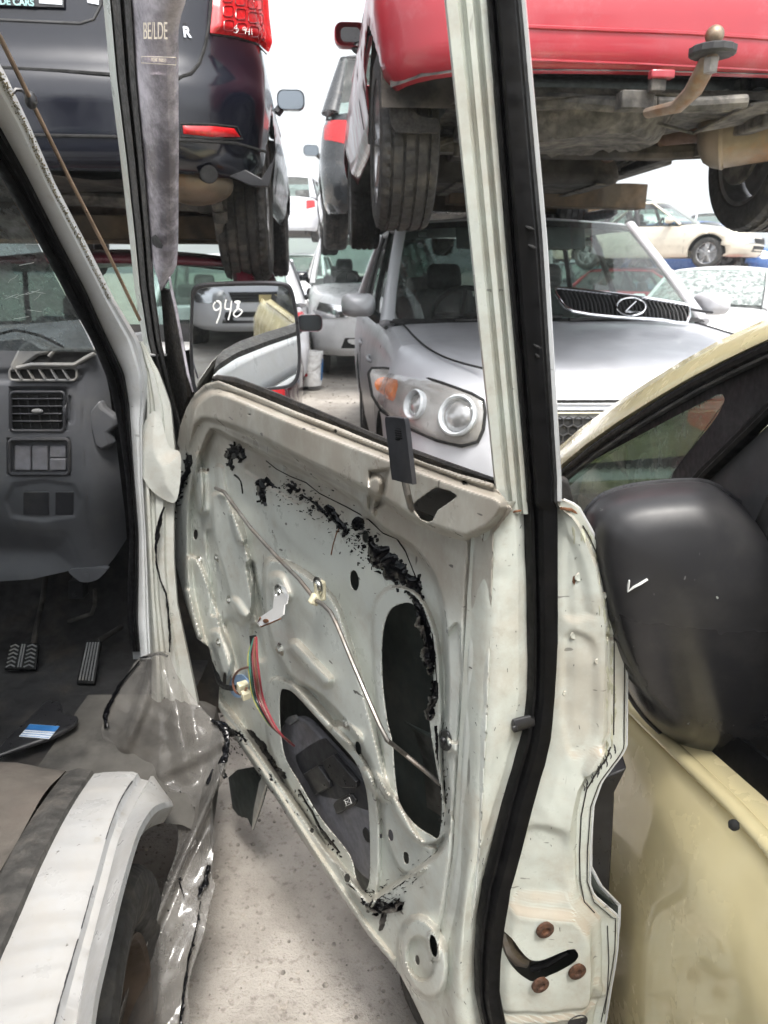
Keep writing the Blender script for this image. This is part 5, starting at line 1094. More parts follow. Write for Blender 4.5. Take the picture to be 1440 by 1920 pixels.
        if S['inter']:
            st = MB(); zz = s.top(2) - .55
            for x in (-.36, .36):
                b = MB(); y = S['r1'] + .35
                b.box((x, y, zz + .10), (.50, .50, .16)); b.box((x, y + .27, zz + .42), (.48, .14, .60), Matrix.Rotation(R(-14), 3, 'X'), .85); b.box((x, y + .36, zz + .80), (.26, .10, .17), Matrix.Rotation(R(-10), 3, 'X'), .9)
                s.p(b, 'front_seat', 'seat', bevel=.045, bseg=3)
            b = MB(); y = S['r1'] + 1.25; b.box((0, y, zz + .10), (1.3, .5, .16)); b.box((0, y + .27, zz + .38), (1.3, .14, .52), Matrix.Rotation(R(-16), 3, 'X'))
            for x in (-.4, .4): b.box((x, y + .36, zz + .72), (.26, .10, .14))
            s.p(b, 'rear_seat', 'seat', bevel=.04, bseg=3)
            b = MB(); zc = s.top(S['cowl']); b.grid([[Vector((x, S['cowl'] + d, zc + h)) for x in np.linspace(-.7, .7, 8)] for d, h in ((.12, -.02), (.3, .02), (.55, .01), (.66, -.06), (.68, -.35))]); s.p(b, 'dashboard', 'dash_dk', ang=50)
            b = MB(); c = Vector((.36 * S.get('rhd', -1), S['cowl'] + .82, zc + .03)); q = Matrix.Rotation(R(-64), 3, 'X'); b.tube([c + q @ Vector((.185 * math.cos(a), .185 * math.sin(a), 0)) for a in np.linspace(0, 2 * math.pi, 28)[:-1]], .015, 8, closed=True)
            b.tube([c + q @ Vector((-.18, 0, 0)), c, c + q @ Vector((.18, 0, 0))], .018, 8); b.tube([c, c + q @ Vector((0, -.18, 0))], .018, 8); s.p(b, 'steering_wheel', 'black_pl')
        if S['inter']:
            b = MB(); b.grid([[Vector((u * s.W / 2 * (S['wr'] - .06), lerp(S['r1'] + .1, S['r2'] - .05, t), S['zr'] - .04 + .04 * (1 - u * u))) for u in np.linspace(-1, 1, 7)] for t in np.linspace(0, 1, 6)]); s.p(b, 'headliner', 'dash_dk')
        # mirrors
        for sg in (-1, 1):
            b = MB(); y = S['cowl'] + .42; z = s.top(y) + .10; x = sg * (s.W / 2 + S.get('mx', .07)); z += S.get('mz', 0); ring = lambda k, d: [Vector((x + (cx - 0) * k, y + d, z + cz * k)) for cx, cz in rrect(-.095, -.062, .095, .062, .045)]
            b.grid([ring(.90, .035), ring(.97, .05), ring(1, .04), ring(1, .0), ring(.93, -.045), ring(.7, -.085), ring(.3, -.10), ring(.01, -.102)], True); mo = s.p(b, 'door_mirror', S.get('mirpaint', S['paint']), ang=60)
            b = MB(); b.prism(ring(S.get('mk', .91), .034), (0, .004, 0)); b.build('mirror_glass', M[S.get('mg', 'mirror_dk')], mo); b = MB(); b.tube([Vector((x - sg * .06, y, z - .03)), Vector((sg * (s.W / 2 - .05), y + .01, z - .08))], .03, 8); b.build('mirror_stalk', M['black_pl'], mo)
    def wheel(s, x, y, sg, nm='wheel'):
        S = s.S; r, w = S['R'], S['tw']; h = w / 2; c = Vector((x, y, r))
        if S['tread']:
            prof = [(r * .62, -h * .8), (r * .70, -h), (r * .86, -h * 1.04), (r * .955, -h * .95), (r * .985, -h * .82)]
            g = [-.5, -.17, .17, .5]; e = h * .82
            prof.append((r * .99, -h * .7))
            for q in g: prof += [(r, q * h * 1.25 - .006), (r - .008, q * h * 1.25 - .004), (r - .008, q * h * 1.25 + .004), (r, q * h * 1.25 + .006)]
            prof += [(r * .99, h * .7), (r * .985, e), (r * .955, h * .95), (r * .86, h * 1.04), (r * .70, h), (r * .62, h * .8)]
            n = len(prof)
            def fn(k, j, rr): return rr - (.006 if (k % 3 == 0 and (4 <= j <= 7 or n - 8 <= j <= n - 5)) else (.004 if (k % 4 == (j // 4) % 4 and 9 < j < n - 9 and rr > r - .004) else 0))
            seg = 144
        else:
            prof = [(r * .62, -h * .8), (r * .70, -h), (r * .86, -h * 1.04), (r * .96, -h * .9), (r, -h * .6), (r, -h * .22), (r - .008, -h * .2), (r - .008, -h * .1), (r, -h * .08), (r, h * .08), (r - .008, h * .1), (r - .008, h * .2), (r, h * .22), (r, h * .6), (r * .96, h * .9), (r * .86, h * 1.04), (r * .70, h), (r * .62, h * .8)]
            fn = None; seg = 48
        prof.append(prof[0]); t = s.p(MB().lathe(prof, c, (1, 0, 0), seg, fn), nm, 'tyre', ang=24)
        b = MB(); b.lathe([(r * .66, -h * .9), (r * .63, -h * .85), (r * .60, -h * .2), (r * .60, h * .6), (r * .63, h * .9), (r * .68, h * .95)], c, (1, 0, 0), 40)
        f = sg * h * .62; ns = 5
        b.lathe([(0, f + sg * .012), (r * .16, f + sg * .012), (r * .2, f), (r * .2, f - sg * .03)], c, (1, 0, 0), 20)
        for i in range(ns):
            for da in (-.16, .16):
                a = 2 * math.pi * i / ns + .3; b.tube([c + Vector((f, r * .14 * math.cos(a), r * .14 * math.sin(a))), c + Vector((f + sg * .01, r * .62 * math.cos(a + da), r * .62 * math.sin(a + da)))], [.03, .022], 6, flat=.6)
        b.lathe([(r * .05, f - sg * .05), (r * .58, f - sg * .07)], c, (1, 0, 0), 24)
        b.build('rim', M[S['rim']], t); return t
    def wheels(s):
        S = s.S
        for y in (S['yf'], S['yr']):
            for sg in (-1, 1): s.wheel(sg * (s.W / 2 - .03 - S['tw'] / 2), y, sg)
    def lamps(s):
        S = s.S; w = s.W / 2; zt = s.top(.2)
        for sg in (-1, 1):
            q = [(sg * a, b) for a, b in ((w * .50, zt - .20), (w * .55, zt - .08), (w * .93, zt - .03), (w * .96, zt - .12), (w * .88, zt - .22))]
            hl = s.p(s.xz(q, False, .004, .03), 'headlight', 'chrome'); s.xz(q, False, .012, .03).build('lens', M['lens'], hl)
            zr_ = s.top(s.L - .2); q = [(sg * a, b) for a, b in ((w * .74, zr_ - .26), (w * .74, zr_ - .06), (w * .95, zr_ - .04), (w * .96, zr_ - .20))]
            s.p(s.xz(q, True, .006, .03), 'tail_light', 'red_lens')
        z0 = S['zb']; q = [(-w * .46, zt - .20), (w * .46, zt - .20), (w * .50, zt - .10), (-w * .50, zt - .10)]; gr = s.p(s.xz(q, False, .003, .03), 'grille', 'dark'); b = MB()
        for z in (zt - .18, zt - .15, zt - .12): b.tube([Vector((x, s.face(x, z) - .006, z)) for x in np.linspace(-w * .46, w * .46, 9)], .005, 6)
        b.build('grille_bar', M['trim'], gr)
        q = [(-w * .6, z0 + .10), (w * .6, z0 + .10), (w * .55, z0 + .22), (-w * .55, z0 + .22)]; s.p(s.xz(q, False, .003, .03), 'lower_intake', 'dark')
        q = [(-.26, z0 + .34), (.26, z0 + .34), (.26, z0 + .46), (-.26, z0 + .46)]; s.p(s.xz(q, True, .004, .05), 'plate_recess', 'dark')
    def gap(s, pts, r=.004, rear=False, name='panel_gap', h=.0005, mat='dark', closed=False):
        mb = MB(); P = []
        for a, b in zip(pts[:-1], pts[1:]):
            n = max(2, int(math.dist(a, b) / 12)); P += [s.hit(lerp(a[0], b[0], k / n), lerp(a[1], b[1], k / n), rear, h) for k in range(n)]
        P.append(s.hit(*pts[-1], rear, h)); mb.tube(P, r, 6, closed=closed); return s.p(mb, name, mat)
TH = R(5.4)
# ---------------------------------------------------------------- silver SUV facing us under the red car
suv = Car('silver_suv', 'silver suv facing the camera, under the red hatchback, loose grille by its windscreen', 'suv', (.99, 2.70, .03), R(4.2),
          dict(L=4.67, W=1.89, zb=.27, top=[(0, .985), (.10, 1.02), (.3, 1.055), (.7, 1.095), (1.15, 1.13), (1.4, 1.145), (2, 1.14), (4.67, 1.16)], cowl=1.22, r1=2.12, r2=4.15, tail=4.55, zr=1.70, rf=(.50, .62), bf=.09, wr=.77, yf=.95, yr=3.65, R=.355, tw=.235, crown=.045, rglass='glass_dk',
               pf=[(0, .10), (.15, .03), (.35, 0), (.6, .01), (.8, .03), (.92, .06), (1, .13)], ps=[(0, .08), (.1, .03), (.4, .0), (.7, .0), (.86, .02), (.95, .045), (1, .09)], paint='silver', glass='glass', lights=False))
HLo = rnd([(691, 700), (697, 690), (722, 690), (770, 700), (830, 718), (885, 738), (906, 750), (910, 772), (906, 806), (896, 828), (866, 836), (820, 826), (760, 800), (715, 770), (698, 742)], 2)
hl = suv.p(suv.relief(HLo, [('poly', HLo, .008, 10)], h0=.002), 'headlight', simple('headlight_reflector', (.34, .33, .32), .35, .3, var=.1, scale=20), ang=40)
for sg in (-1,):
    for (x, y), r, bl in (((785, 757), .055, 1), ((862, 777), .072, 0)):
        c = suv.hit(x, y, False, .022); n = Vector(((suv.face(c.x + .01, c.z) - suv.face(c.x - .01, c.z)) / .02, -1, (suv.face(c.x, c.z + .01) - suv.face(c.x, c.z - .01)) / .02)).normalized()
        b = MB(); b.lathe([(r * 1.05, -.02), (r * 1.12, .004), (r * 1.02, .012), (r * .92, .004), (r * .88, -.02)], c, n, 36); b.build('lamp_ring', M['label_w'], hl)
        b = MB(); b.lathe([(0, .012), (r * .45, .006), (r * .8, -.008), (r * .9, -.02)], c, n, 28); b.build('lamp_bowl', M['glass'] if 0 else simple('lamp_bowl', (.42, .42, .42), .18, .7, scale=30, var=.1), hl)
    am_ = [(702, 716), (716, 706), (750, 712), (748, 735), (742, 752), (722, 742), (706, 730)]
    b = suv.relief(rnd(am_, 2), [('poly', am_, .006, 8)], h0=.012, step=3); b.build('indicator', M['amber'], hl)
suv.relief(HLo, [('poly', HLo, .040, 22)], h0=.004).build('lens', M['lens'], hl)
suv.gap(HLo[::2] + HLo[:1], .007, h=.002, name='headlight_gap')
# right headlight, hidden partly but there
q = [(.52, .70), (.50, .82), (.62, .90), (.86, .94), (.90, .86), (.86, .74), (.7, .68)]; hr_ = suv.p(suv.xz(q, False, .006), 'headlight', bpy.data.materials['headlight_reflector']); suv.xz(q, False, .016).build('lens', M['lens'], hr_)
# grille with hexagon mesh
gq = [(-.42, .72), (.42, .72), (.48, .82), (.46, .90), (-.46, .90), (-.48, .82)]; gr = suv.p(suv.xz(gq, False, .002), 'grille', 'dark'); b = MB()
for r_ in range(6):
    for c_ in range(-14, 15):
        cx = c_ * .036 + (.018 if r_ % 2 else 0); cz = .735 + r_ * .031
        if abs(cx) < .44: b.tube([Vector((cx + .021 * math.sin(a), suv.face(cx, cz) - .006, cz + .021 * math.cos(a))) for a in [k * math.pi / 3 for k in range(6)]], .0032, 5, closed=True)
b.build('grille_mesh', M['trim'], gr)
b = MB(); b.tube([Vector((x, suv.face(x, .925) - .004, .925)) for x in np.linspace(-.48, .48, 20)], .018, 10, flat=.5); b.build('grille_bar', M['chrome'], gr)
lo_ = suv.p(suv.xz([(-.62, .30), (.62, .30), (.56, .46), (-.56, .46)], False, .003), 'lower_intake', 'dark')
b = MB(); b.tube([Vector((x, suv.face(x, .53) - .01, .53)) for x in np.linspace(-.60, .60, 20)], .03, 10, flat=.6); suv.p(b, 'bumper_bar', 'silver')
# hood shut lines
def top_pt(car, px, py, h=.002):
    d = car.I.to_3x3() @ ray(px, py); o = car.le; t = .5
    def f(t):
        q = o + d * t; w = car.W / 2 - .08; u = min(1, abs(q.x) / w); return q.z - (car.top(q.y) + car.S['crown'] * (1 - u * u) ** .6)
    while t < 30 and f(t) > 0: t += .02
    a, b = t - .02, t
    for _ in range(20):
        m = (a + b) / 2
        if f(m) > 0: a = m
        else: b = m
    return o + d * a + Vector((0, 0, h))
b = MB(); b.tube([Vector((x, suv.face(x, .96) - .002, .962)) for x in np.linspace(-.46, .46, 24)], .006, 6)
for sg in (-1, 1): b.tube(spline([Vector((sg * x, y, suv.top(y) + suv.S['crown'] * max(0, 1 - (x / .865) ** 2) ** .6 + .001)) for x, y in ((.60, .20), (.70, .36), (.755, .6), (.78, .9), (.79, 1.25), (.80, 1.38))], 5), .0045, 6)
suv.p(b, 'bonnet_gap', 'dark', split=True)
b = MB()
for sg in (-1, 1):
    b.tube([Vector((sg * (.63), y, 1.70 + .085 - abs(y - 3.1) * .012)) for y in (2.25, 2.35, 2.8, 3.4, 3.9, 4.0)], [.012, .032, .032, .032, .032, .014], 8)
suv.p(b, 'roof_rail', 'trim', split=True)
b = MB(); b.grid([[suv.ws_pt(u, v) + Vector((0, .006, 0)) for u in np.linspace(-.99, .99, 17)] for v in (.92, 1.0)]); b.grid([[suv.ws_pt(u, v) + Vector((0, -.006, .004)) for u in np.linspace(-1, 1, 17)] for v in (-.04, .035)])
suv.p(b, 'windscreen_band', 'dark', split=True)
b = MB(); b.box(suv.ws_pt(.30, .83) + Vector((0, .14, 0)), (.36, .02, .16), Matrix.Rotation(R(-20), 3, 'X')); sv = suv.p(b, 'sun_visor', 'dash_lt', bevel=.01); b = MB(); b.box(suv.ws_pt(.30, .85) + Vector((0, .124, 0)), (.10, .003, .045), Matrix.Rotation(R(-20), 3, 'X')); b.build('visor_sticker', simple('yellow_sticker', (.62, .5, .10), .6), sv)
b = MB(); b.box(suv.ws_pt(-.30, .83) + Vector((0, .14, 0)), (.36, .02, .16), Matrix.Rotation(R(-20), 3, 'X')); suv.p(b, 'sun_visor', 'dash_lt', bevel=.01)
b = MB(); b.box(suv.ws_pt(-.86, .86) + Vector((.02, .004, 0)), (.05, .003, .05), Matrix.Rotation(R(-60), 3, 'X')); b.lathe([(0, 0), (.02, 0)], suv.ws_pt(-.87, .74) + Vector((.02, .004, 0)), (0, -.8, .6), 16); suv.p(b, 'windscreen_sticker', 'label_w')
b = MB()
for x0, x1 in ((-.62, .02), (.05, .66)): b.tube([suv.ws_pt(x0, -.01) + Vector((0, -.02, .02)), suv.ws_pt((x0 + x1) / 2, .015) + Vector((0, -.012, .012)), suv.ws_pt(x1, .04) + Vector((0, -.012, .01))], .009, 6)
suv.p(b, 'wiper', 'black_pl', split=True)
b = MB()
for y in (1.75, 2.9): b.tube([Vector((-.935, y, .92)), Vector((-.955, y + .03, .925)), Vector((-.955, y + .17, .93)), Vector((-.935, y + .20, .93))], .011, 8)
suv.p(b, 'door_handle', 'silver', split=True)
# loose grille with an L badge leaning on the windscreen
lg = thing('loose_grille', 'loose black slatted grille with oval chrome L emblem, lying on the silver suv bonnet', 'grille', tuple(suv.M @ Vector((.38, 1.2, 1.16))), world=True)
W_ = lambda px, py, d=0.0: at_pl(px, py, suv.M @ Vector((.35, 1.12 - d, 1.2)), (suv.M.to_3x3() @ Vector((0, -.80, .60))))
go = [(1040, 543), (1060, 541), (1120, 548), (1190, 556), (1280, 570), (1291, 578), (1287, 606), (1240, 600), (1150, 594), (1075, 584), (1052, 566)]
ux = lambda t, v: W_(*(Vector((lerp(1052, 1286, t) - 14 * (1 - v) * (1 - t) + (4 if v > .5 else 0), lerp(lerp(586, 603, t), lerp(545, 575, t), v), 0)).xy))
b = MB(); b.tube([W_(x, y) for x, y in rnd(go, 2)], .009, 8, closed=True); fr_ = b.build('grille_frame', M['chrome'], lg)
b = MB(); b.prism([W_(x, y, -.02) for x, y in go], (0, .01, 0)); b.build('grille_back', M['dark'], lg)
b = MB()
for k in range(30):
    x0 = 1058 + k * 7.7; yt = np.interp(x0, [1040, 1120, 1190, 1285], [543, 549, 557, 571]); yb = np.interp(x0 + 8, [1052, 1075, 1150, 1240, 1287], [568, 584, 594, 600, 605]); b.tube([W_(x0 - 4, yt + 2), W_(x0 + 4, (yt + yb) / 2), W_(x0 + 7, yb - 1)], .0055, 6)
b.build('grille_slat', M['trim'], lg)
b = MB(); b.tube([W_(x, y, .015) for x, y in ell(1183, 575, 27, 16.5, 4, 28)], .0055, 8, closed=True); b.tube([W_(1192, 565, .015), W_(1172, 584, .015)], .005, 8); b.tube([W_(1172, 584, .015), W_(1205, 586, .015)], .005, 8); b.build('oval_emblem', M['chrome'], lg)
b = MB(); b.tube([W_(1283, 578, .0), W_(1320, 584, -.02), W_(1336, 586, -.03)], .007, 6); b.build('trim_end', M['black_pl'], lg)
# ---------------------------------------------------------------- red hatchback lifted above, seen from behind and below
def rear_car_rz(a): return math.pi + a
red = Car('red_hatchback', 'faded red hatchback stacked above the silver suv, tow ball and rusty exhaust seen from below', 'hatchback', (.84, 2.44, 1.60), rear_car_rz(R(4.6)),
          dict(L=4.1, W=1.70, zb=.40, top=[(0, .70), (.5, .85), (1.05, .96), (4.1, .99)], cowl=1.05, r1=1.9, r2=3.6, tail=3.98, zr=1.45, rr=(.34, .30), br=.05, yf=.80, yr=3.42, R=.305, tw=.20, paint='red', tread=True, floor=False, mx=-.02, mz=.10, mk=.6, mg='black_pl',
               pr=[(0, .03), (.06, .0), (.3, .0), (.42, .012), (.50, .035), (.56, .05), (1, .10)], mirpaint='red'), tail=True)
rc = lambda px, py, Y: red.I @ at_y(px, py, Y)
red.gap([(860, 45), (985, 50), (1130, 56), (1290, 62), (1440, 72), (1600, 90)], .006, True, 'bumper_groove', h=.0, mat='red')
red.gap([(985, 112), (1100, 116), (1210, 120), (1285, 124), (1440, 132)], .004, True, 'bumper_groove', h=.0, mat='red')
def ru(mb, name, mat, **k): return red.p(mb, name, mat, **k)
pan = MB(); rows = []
for y in np.linspace(.3, 4.0, 90):
    row = []
    for x in np.linspace(-.60, .60, 51):
        z = .36
        if y > 3.28: d = max(0, 1 - (((x - .14) / .33) ** 2 + ((y - 3.66) / .29) ** 2)); z -= .085 * min(1, d * 4.5) + .012 * (1 if .3 < d < .45 else 0)      # spare wheel well
        z += .02 * math.cos(x * 9) * (1 if y < 3.2 else .4) + .05 * smooth((.12 - abs(x)) / .08) * (1 if y < 3.1 else 0) + .012 * noise.noise(Vector((x * 6, y * 5, 2)))
        if 2.9 < y < 3.2: z += .05
        row.append(Vector((x, y, z)))
    rows.append(row)
ru(pan.grid(rows), 'floor_pan', 'under', ang=40)
b = MB(); b.grid([[Vector((x, red.face(x, .44, True) - d, .405 + h)) for x in np.linspace(-.80, .80, 21)] for d, h in ((.015, 0), (.05, .03), (.08, .12))]); ru(b, 'bumper_underside', 'under')
b = MB(); b.tube([Vector((-.62, 3.42, .31)), Vector((-.3, 3.36, .30)), Vector((.3, 3.36, .30)), Vector((.62, 3.42, .31))], .035, 10); b.box((0, 3.2, .36), (1.1, .09, .07)); b.box((-.45, 3.0, .33), (.06, .7, .06)); b.box((.45, 3.0, .33), (.06, .7, .06)); ru(b, 'rear_axle', 'under_dk', bevel=.008)
b = MB()
for sg in (-1, 1):
    b.tube([Vector((sg * .58, 3.40, .31)), Vector((sg * .30, 3.15, .36))], .018, 8); b.tube([Vector((sg * .60, 3.48, .30)), Vector((sg * .28, 3.55, .38))], .015, 8); b.tube([Vector((sg * .60, 3.40, .28)), Vector((sg * .56, 3.36, .75))], .035, 10); b.lathe([(0, -.05), (.055, -.05), (.06, .03), (.13, .035), (.13, .05), (0, .05)], (sg * .645, 3.42, .305), (1, 0, 0), 22)
    b.box((sg * .5, 3.42, .30), (.16, .07, .05)); b.tube([Vector((sg * .52, 3.45, .26)), Vector((sg * .50, 3.45, .5))], .012, 8)
ru(b, 'suspension_arm', 'under', ang=30, split=True)
# exhaust: traced pipe and muffler
b = MB(); pth = [(1030, 340, 4.6), (1060, 325, 4.1), (1110, 305, 3.75), (1160, 280, 3.45), (1220, 262, 3.25), (1280, 252, 3.1), (1330, 248, 3.0)]
b.tube(spline([rc(*q) for q in pth], 5), .034, 12); b.lathe([(.034, -.03), (.046, -.025), (.046, .025), (.034, .03)], rc(1240, 258, 3.2), rc(1260, 255, 3.15) - rc(1220, 262, 3.25), 16); ru(b, 'exhaust_pipe', simple('rusty_exhaust', (.13, .085, .065), .75, .4, dirt=(.2, .1, .05), damt=.7, scale=14, bump=.3))
A = rc(1318, 258, 2.98); B = rc(1560, 215, 2.80); ax = B - A
b = MB(); ln_ = ax.length; b.lathe([(0, -.02), (.05, -.015), (.085, .0), (.105, .025), (.114, .05), (.119, .058), (.119, .066), (.114, .072), (.114, ln_ * .5), (.114, ln_ - .06), (.10, ln_ - .02), (.05, ln_), (0, ln_)], A, ax, 40); ru(b, 'muffler', 'muffler', ang=30)
b = MB(); b.prism([rc(x, y, d) for x, y, d in [(1300, 250, 2.75), (1410, 195, 2.55), (1520, 180, 2.5), (1450, 225, 2.8)]], Vector((0, 0, .004))); b.tube([rc(1150, 210, 2.7), rc(1235, 232, 2.7), rc(1300, 250, 2.75), rc(1410, 196, 2.55)], .006, 6); ru(b, 'heat_shield', 'under')
b = MB(); b.tube([rc(1010, 185, 2.58), rc(1070, 190, 2.55), rc(1150, 196, 2.52), rc(1230, 195, 2.5)], .022, 10); b.tube([rc(1230, 195, 2.5), rc(1300, 196, 2.5), rc(1400, 190, 2.5)], .02, 10); b.box(rc(1190, 190, 2.48), (.10, .06, .05)); ru(b, 'tow_crossbar', 'under', bevel=.004)
b = MB(); b.box((.12, 2.75, .30), (.86, .50, .16), None, .9); ru(b, 'fuel_tank', 'under_dk', bevel=.04, bseg=3)
b = MB()
for x in (-.2, .42): b.box((x, 2.75, .215), (.045, .54, .006))
ru(b, 'tank_strap', 'under', split=True)
b = MB()
for x in (-.34, -.37, -.40): b.tube(spline([Vector((x, .6, .345)), Vector((x + .02, 1.8, .335)), Vector((x - .05, 2.6, .33)), Vector((x, 3.2, .34)), Vector((x - .1, 3.35, .36))], 5), .006, 6)
ru(b, 'brake_line', 'steel', split=True)
b = MB()
for x, y, z, q in ((-.42, 3.75, .32, (.05, .34, .05)), (.52, 3.72, .32, (.05, .40, .05)), (0, 3.93, .36, (1.0, .05, .06)), (-.1, 3.28, .31, (.22, .07, .04)), (-.5, 2.3, .33, (.09, 1.3, .05)), (.5, 2.2, .33, (.09, 1.3, .05))): b.box((x, y, z), q)
ru(b, 'chassis_rail', 'under', bevel=.008, split=True)
# tow ball and tongue
tb_ = MB(); tb_.tube([rc(1215, 212, 2.45), rc(1270, 200, 2.36), rc(1300, 170, 2.30), rc(1322, 128, 2.25), rc(1336, 98, 2.22)], [.022, .026, .028, .028, .026], 12, flat=.65); tq = ru(tb_, 'tow_bar', simple('tow_steel', (.24, .19, .15), .6, .5, dirt=(.22, .11, .05), damt=.8, scale=20))
b = MB(); c = rc(1340, 66, 2.20); up = Vector((0, 0, 1)); b.ball(c, .0235, 20, 14); b.lathe([(.014, -.05), (.014, -.015)], c, up, 14); b.build('tow_ball', simple('worn_brass_steel', (.33, .265, .20), .45, .8, dirt=(.2, .1, .05), damt=.7, scale=40), tq)
b = MB(); c2 = rc(1336, 96, 2.21); b.lathe([(0, -.012), (.052, -.012), (.058, -.006), (.058, .008), (.05, .012), (0, .012)], c2, up, 28, lambda k, j, r: r * (1.04 if k % 2 else .98)); b.build('tow_cap', M['trim'], tq); b = MB(); b.lathe([(0, -.05), (.018, -.05), (.02, -.012), (0, -.012)], c2, up, 6); b.build('tow_nut', M['steel'], tq)
b = MB(); b.box(rc(1240, 140, 2.42), (.07, .03, .022)); bo_ = ru(b, 'tow_socket', 'red', bevel=.004); b = MB(); b.box(rc(1232, 155, 2.43), (.045, .03, .05)); b.build('socket_mount', M['under'], bo_, bevel=.004)
# mudflap by the left wheel
b = MB(); fpp = [(722, 128), (732, 150), (752, 185), (780, 215), (818, 222), (820, 238), (815, 250), (760, 251), (735, 249), (726, 235), (722, 180)]
b.prism([rc(x + 6, y, 2.72) for x, y in fpp], Vector((0, -.012, 0))); ru(b, 'mudflap', 'rubber_old', bevel=.004)
# ---------------------------------------------------------------- dark wagon lifted above on the left, seen from behind
dk = Car('dark_wagon', 'dark navy wagon stacked above a maroon car on the left, its tail towards the camera', 'wagon', (-1.275, 2.62, 1.41), rear_car_rz(TH),
         dict(L=4.55, W=1.745, zb=.36, top=[(0, .70), (.5, .84), (1.1, .95), (4.55, 1.02)], cowl=1.1, r1=1.95, r2=4.0, tail=4.40, zr=1.5, rr=(.40, .36), br=.06, yf=.85, yr=3.60, R=.315, tw=.21, mx=.05, mz=.10, paint='navy', tread=True, floor=False, lights=False,
              pr=[(0, .05), (.05, .012), (.12, .0), (.35, .0), (.42, .01), (.50, .05), (.56, .065), (1, .10)], glass='glass_dk'), tail=True)
dc = lambda px, py, Y: dk.I @ at_y(px, py, Y)
dk.gap([(-260, 112), (-100, 120), (0, 127), (110, 133), (210, 140), (335, 146), (358, 138), (374, 118), (385, 85), (392, 45), (396, 0), (398, -80)], .006, True, 'tailgate_gap')
dk.gap([(395, 64), (440, 70), (480, 82), (500, 102)], .003, True, 'bumper_gap'); dk.gap([(-200, 250), (0, 252), (200, 256), (440, 268), (500, 285)], .005, True, 'bumper_groove')
TLo = [(401, -90), (393, 62), (440, 68), (480, 80), (504, 100), (511, 80), (505, 30), (498, -90)]
tl = dk.p(dk.relief(TLo, [('poly', TLo, .018, 14)], True, step=4, h0=.004), 'tail_light', 'red_lens', ang=40)
b = MB()
for i in range(4):
    for j in range(4):
        x0 = 408 + i * 22 + j * 1.5; y0 = -40 + j * 27 + i * 5
        b.tube([dk.hit(x, y, True, .024) for x, y in rrect(x0, y0, x0 + 17, y0 + 20, 3, 1)], .0016, 5, closed=True)
b.build('lens_cell', simple('dark_red_lens', (.16, .004, .006), .2), tl)
b = MB()
for st in ([(434, 50), (430, 56), (437, 57), (434, 64), (429, 63)], [(444, 55), (449, 53), (448, 59), (444, 58), (449, 57), (449, 66)], [(452, 55), (451, 61), (457, 61)], [(456, 56), (456, 67)], [(460, 55), (461, 67)]): b.tube(spline([dk.hit(x, y, True, .026) for x, y in st], 3), .0009, 5)
b.build('chalk_number', M['white'], tl)
RFo = [(342, 236), (400, 237), (438, 241), (449, 257), (400, 257), (344, 251)]; dk.p(dk.relief(RFo, [('poly', RFo, .006, 6)], True, h0=.003), 'reflector', 'red_lens')
dk.gap([(338, 232), (400, 233), (444, 238), (455, 261), (400, 261), (340, 256), (338, 232)], .003, True, 'reflector_surround')
b = MB(); text_mesh(b, 'R', frame(dk.hit(349, 62, True, .006), dk.hit(360, 63, True, .0) - dk.hit(338, 61, True, 0), Vector((0, 0, 1))), .042, .002, .0015); dk.p(b, 'badge_letter', 'chrome')
b = MB(); text_mesh(b, 'M', frame(dk.hit(347, 47, True, .006), dk.hit(360, 48, True, .0) - dk.hit(338, 46, True, 0), Vector((0, 0, 1))), .016, .001); dk.p(b, 'badge_mark', 'trim')
PRo = [(-120, -60), (184, -60), (184, 8), (172, 32), (150, 40), (-120, 28)]; dk.gap([(190, -60), (190, 8), (176, 36), (150, 44), (-120, 32)], .005, True, 'plate_recess_edge', mat='trim')
dk.p(dk.relief([(-110, -50), (122, -50), (122, 16), (-110, 9)], [], True, h0=.012), 'plate_surround', 'black_pl'); 
P0 = dk.hit(28, 7, True, .016); b = MB(); text_mesh(b, 'RIDE CARS', frame(P0, dk.hit(60, 9, True, 0) - dk.hit(0, 6, True, 0), Vector((0, 0, 1))), .026, .0008, .0006); dk.p(b, 'plate_lettering', simple('teal_print', (.45, .72, .72), .5))
b = dk.relief([(76, -30), (119, -30), (119, 12), (76, 9)], [], True, h0=.015); dk.p(b, 'plate_panel', 'label_w')
LPo = [(160, -30), (186, -30), (186, 10), (165, 6)]; dk.p(dk.relief(LPo, [], True, h0=.006), 'plate_lamp', 'chrome')
# underside
b = MB(); rows = []
for y in np.linspace(.3, 4.3, 24): rows.append([Vector((x, y, .36 + .03 * noise.noise(Vector((x * 5, y * 3, 1))))) for x in np.linspace(-.62, .62, 15)])
dk.p(b.grid(rows), 'floor_pan', 'under_dk')
b = MB(); A = dc(335, 345, 3.05); B = dc(400, 345, 3.02); cx = (A + B) / 2; b.ball(cx, (.14, .20, .075), 24, 14); dk.p(b, 'muffler', 'muffler'); b = MB(); b.tube([dc(378, 325, 2.98), dc(392, 327, 2.80)], [.028, .03], 16); b.lathe([(0, .0), (.026, 0)], dc(392, 327, 2.797), dc(392, 327, 2.79) - dc(378, 325, 2.98), 16); dk.p(b, 'tail_pipe', 'dark')
b = MB(); b.grid([[dc(x, y, d) for x in (90, 130, 180, 225)] for y, d in ((298, 2.95), (312, 3.0), (330, 3.15), (345, 3.3))]); dk.p(b, 'heat_shield', simple('heat_shield_alloy', (.42, .40, .37), .45, .7, dirt=(.25, .2, .15), damt=.6), solid=.003)
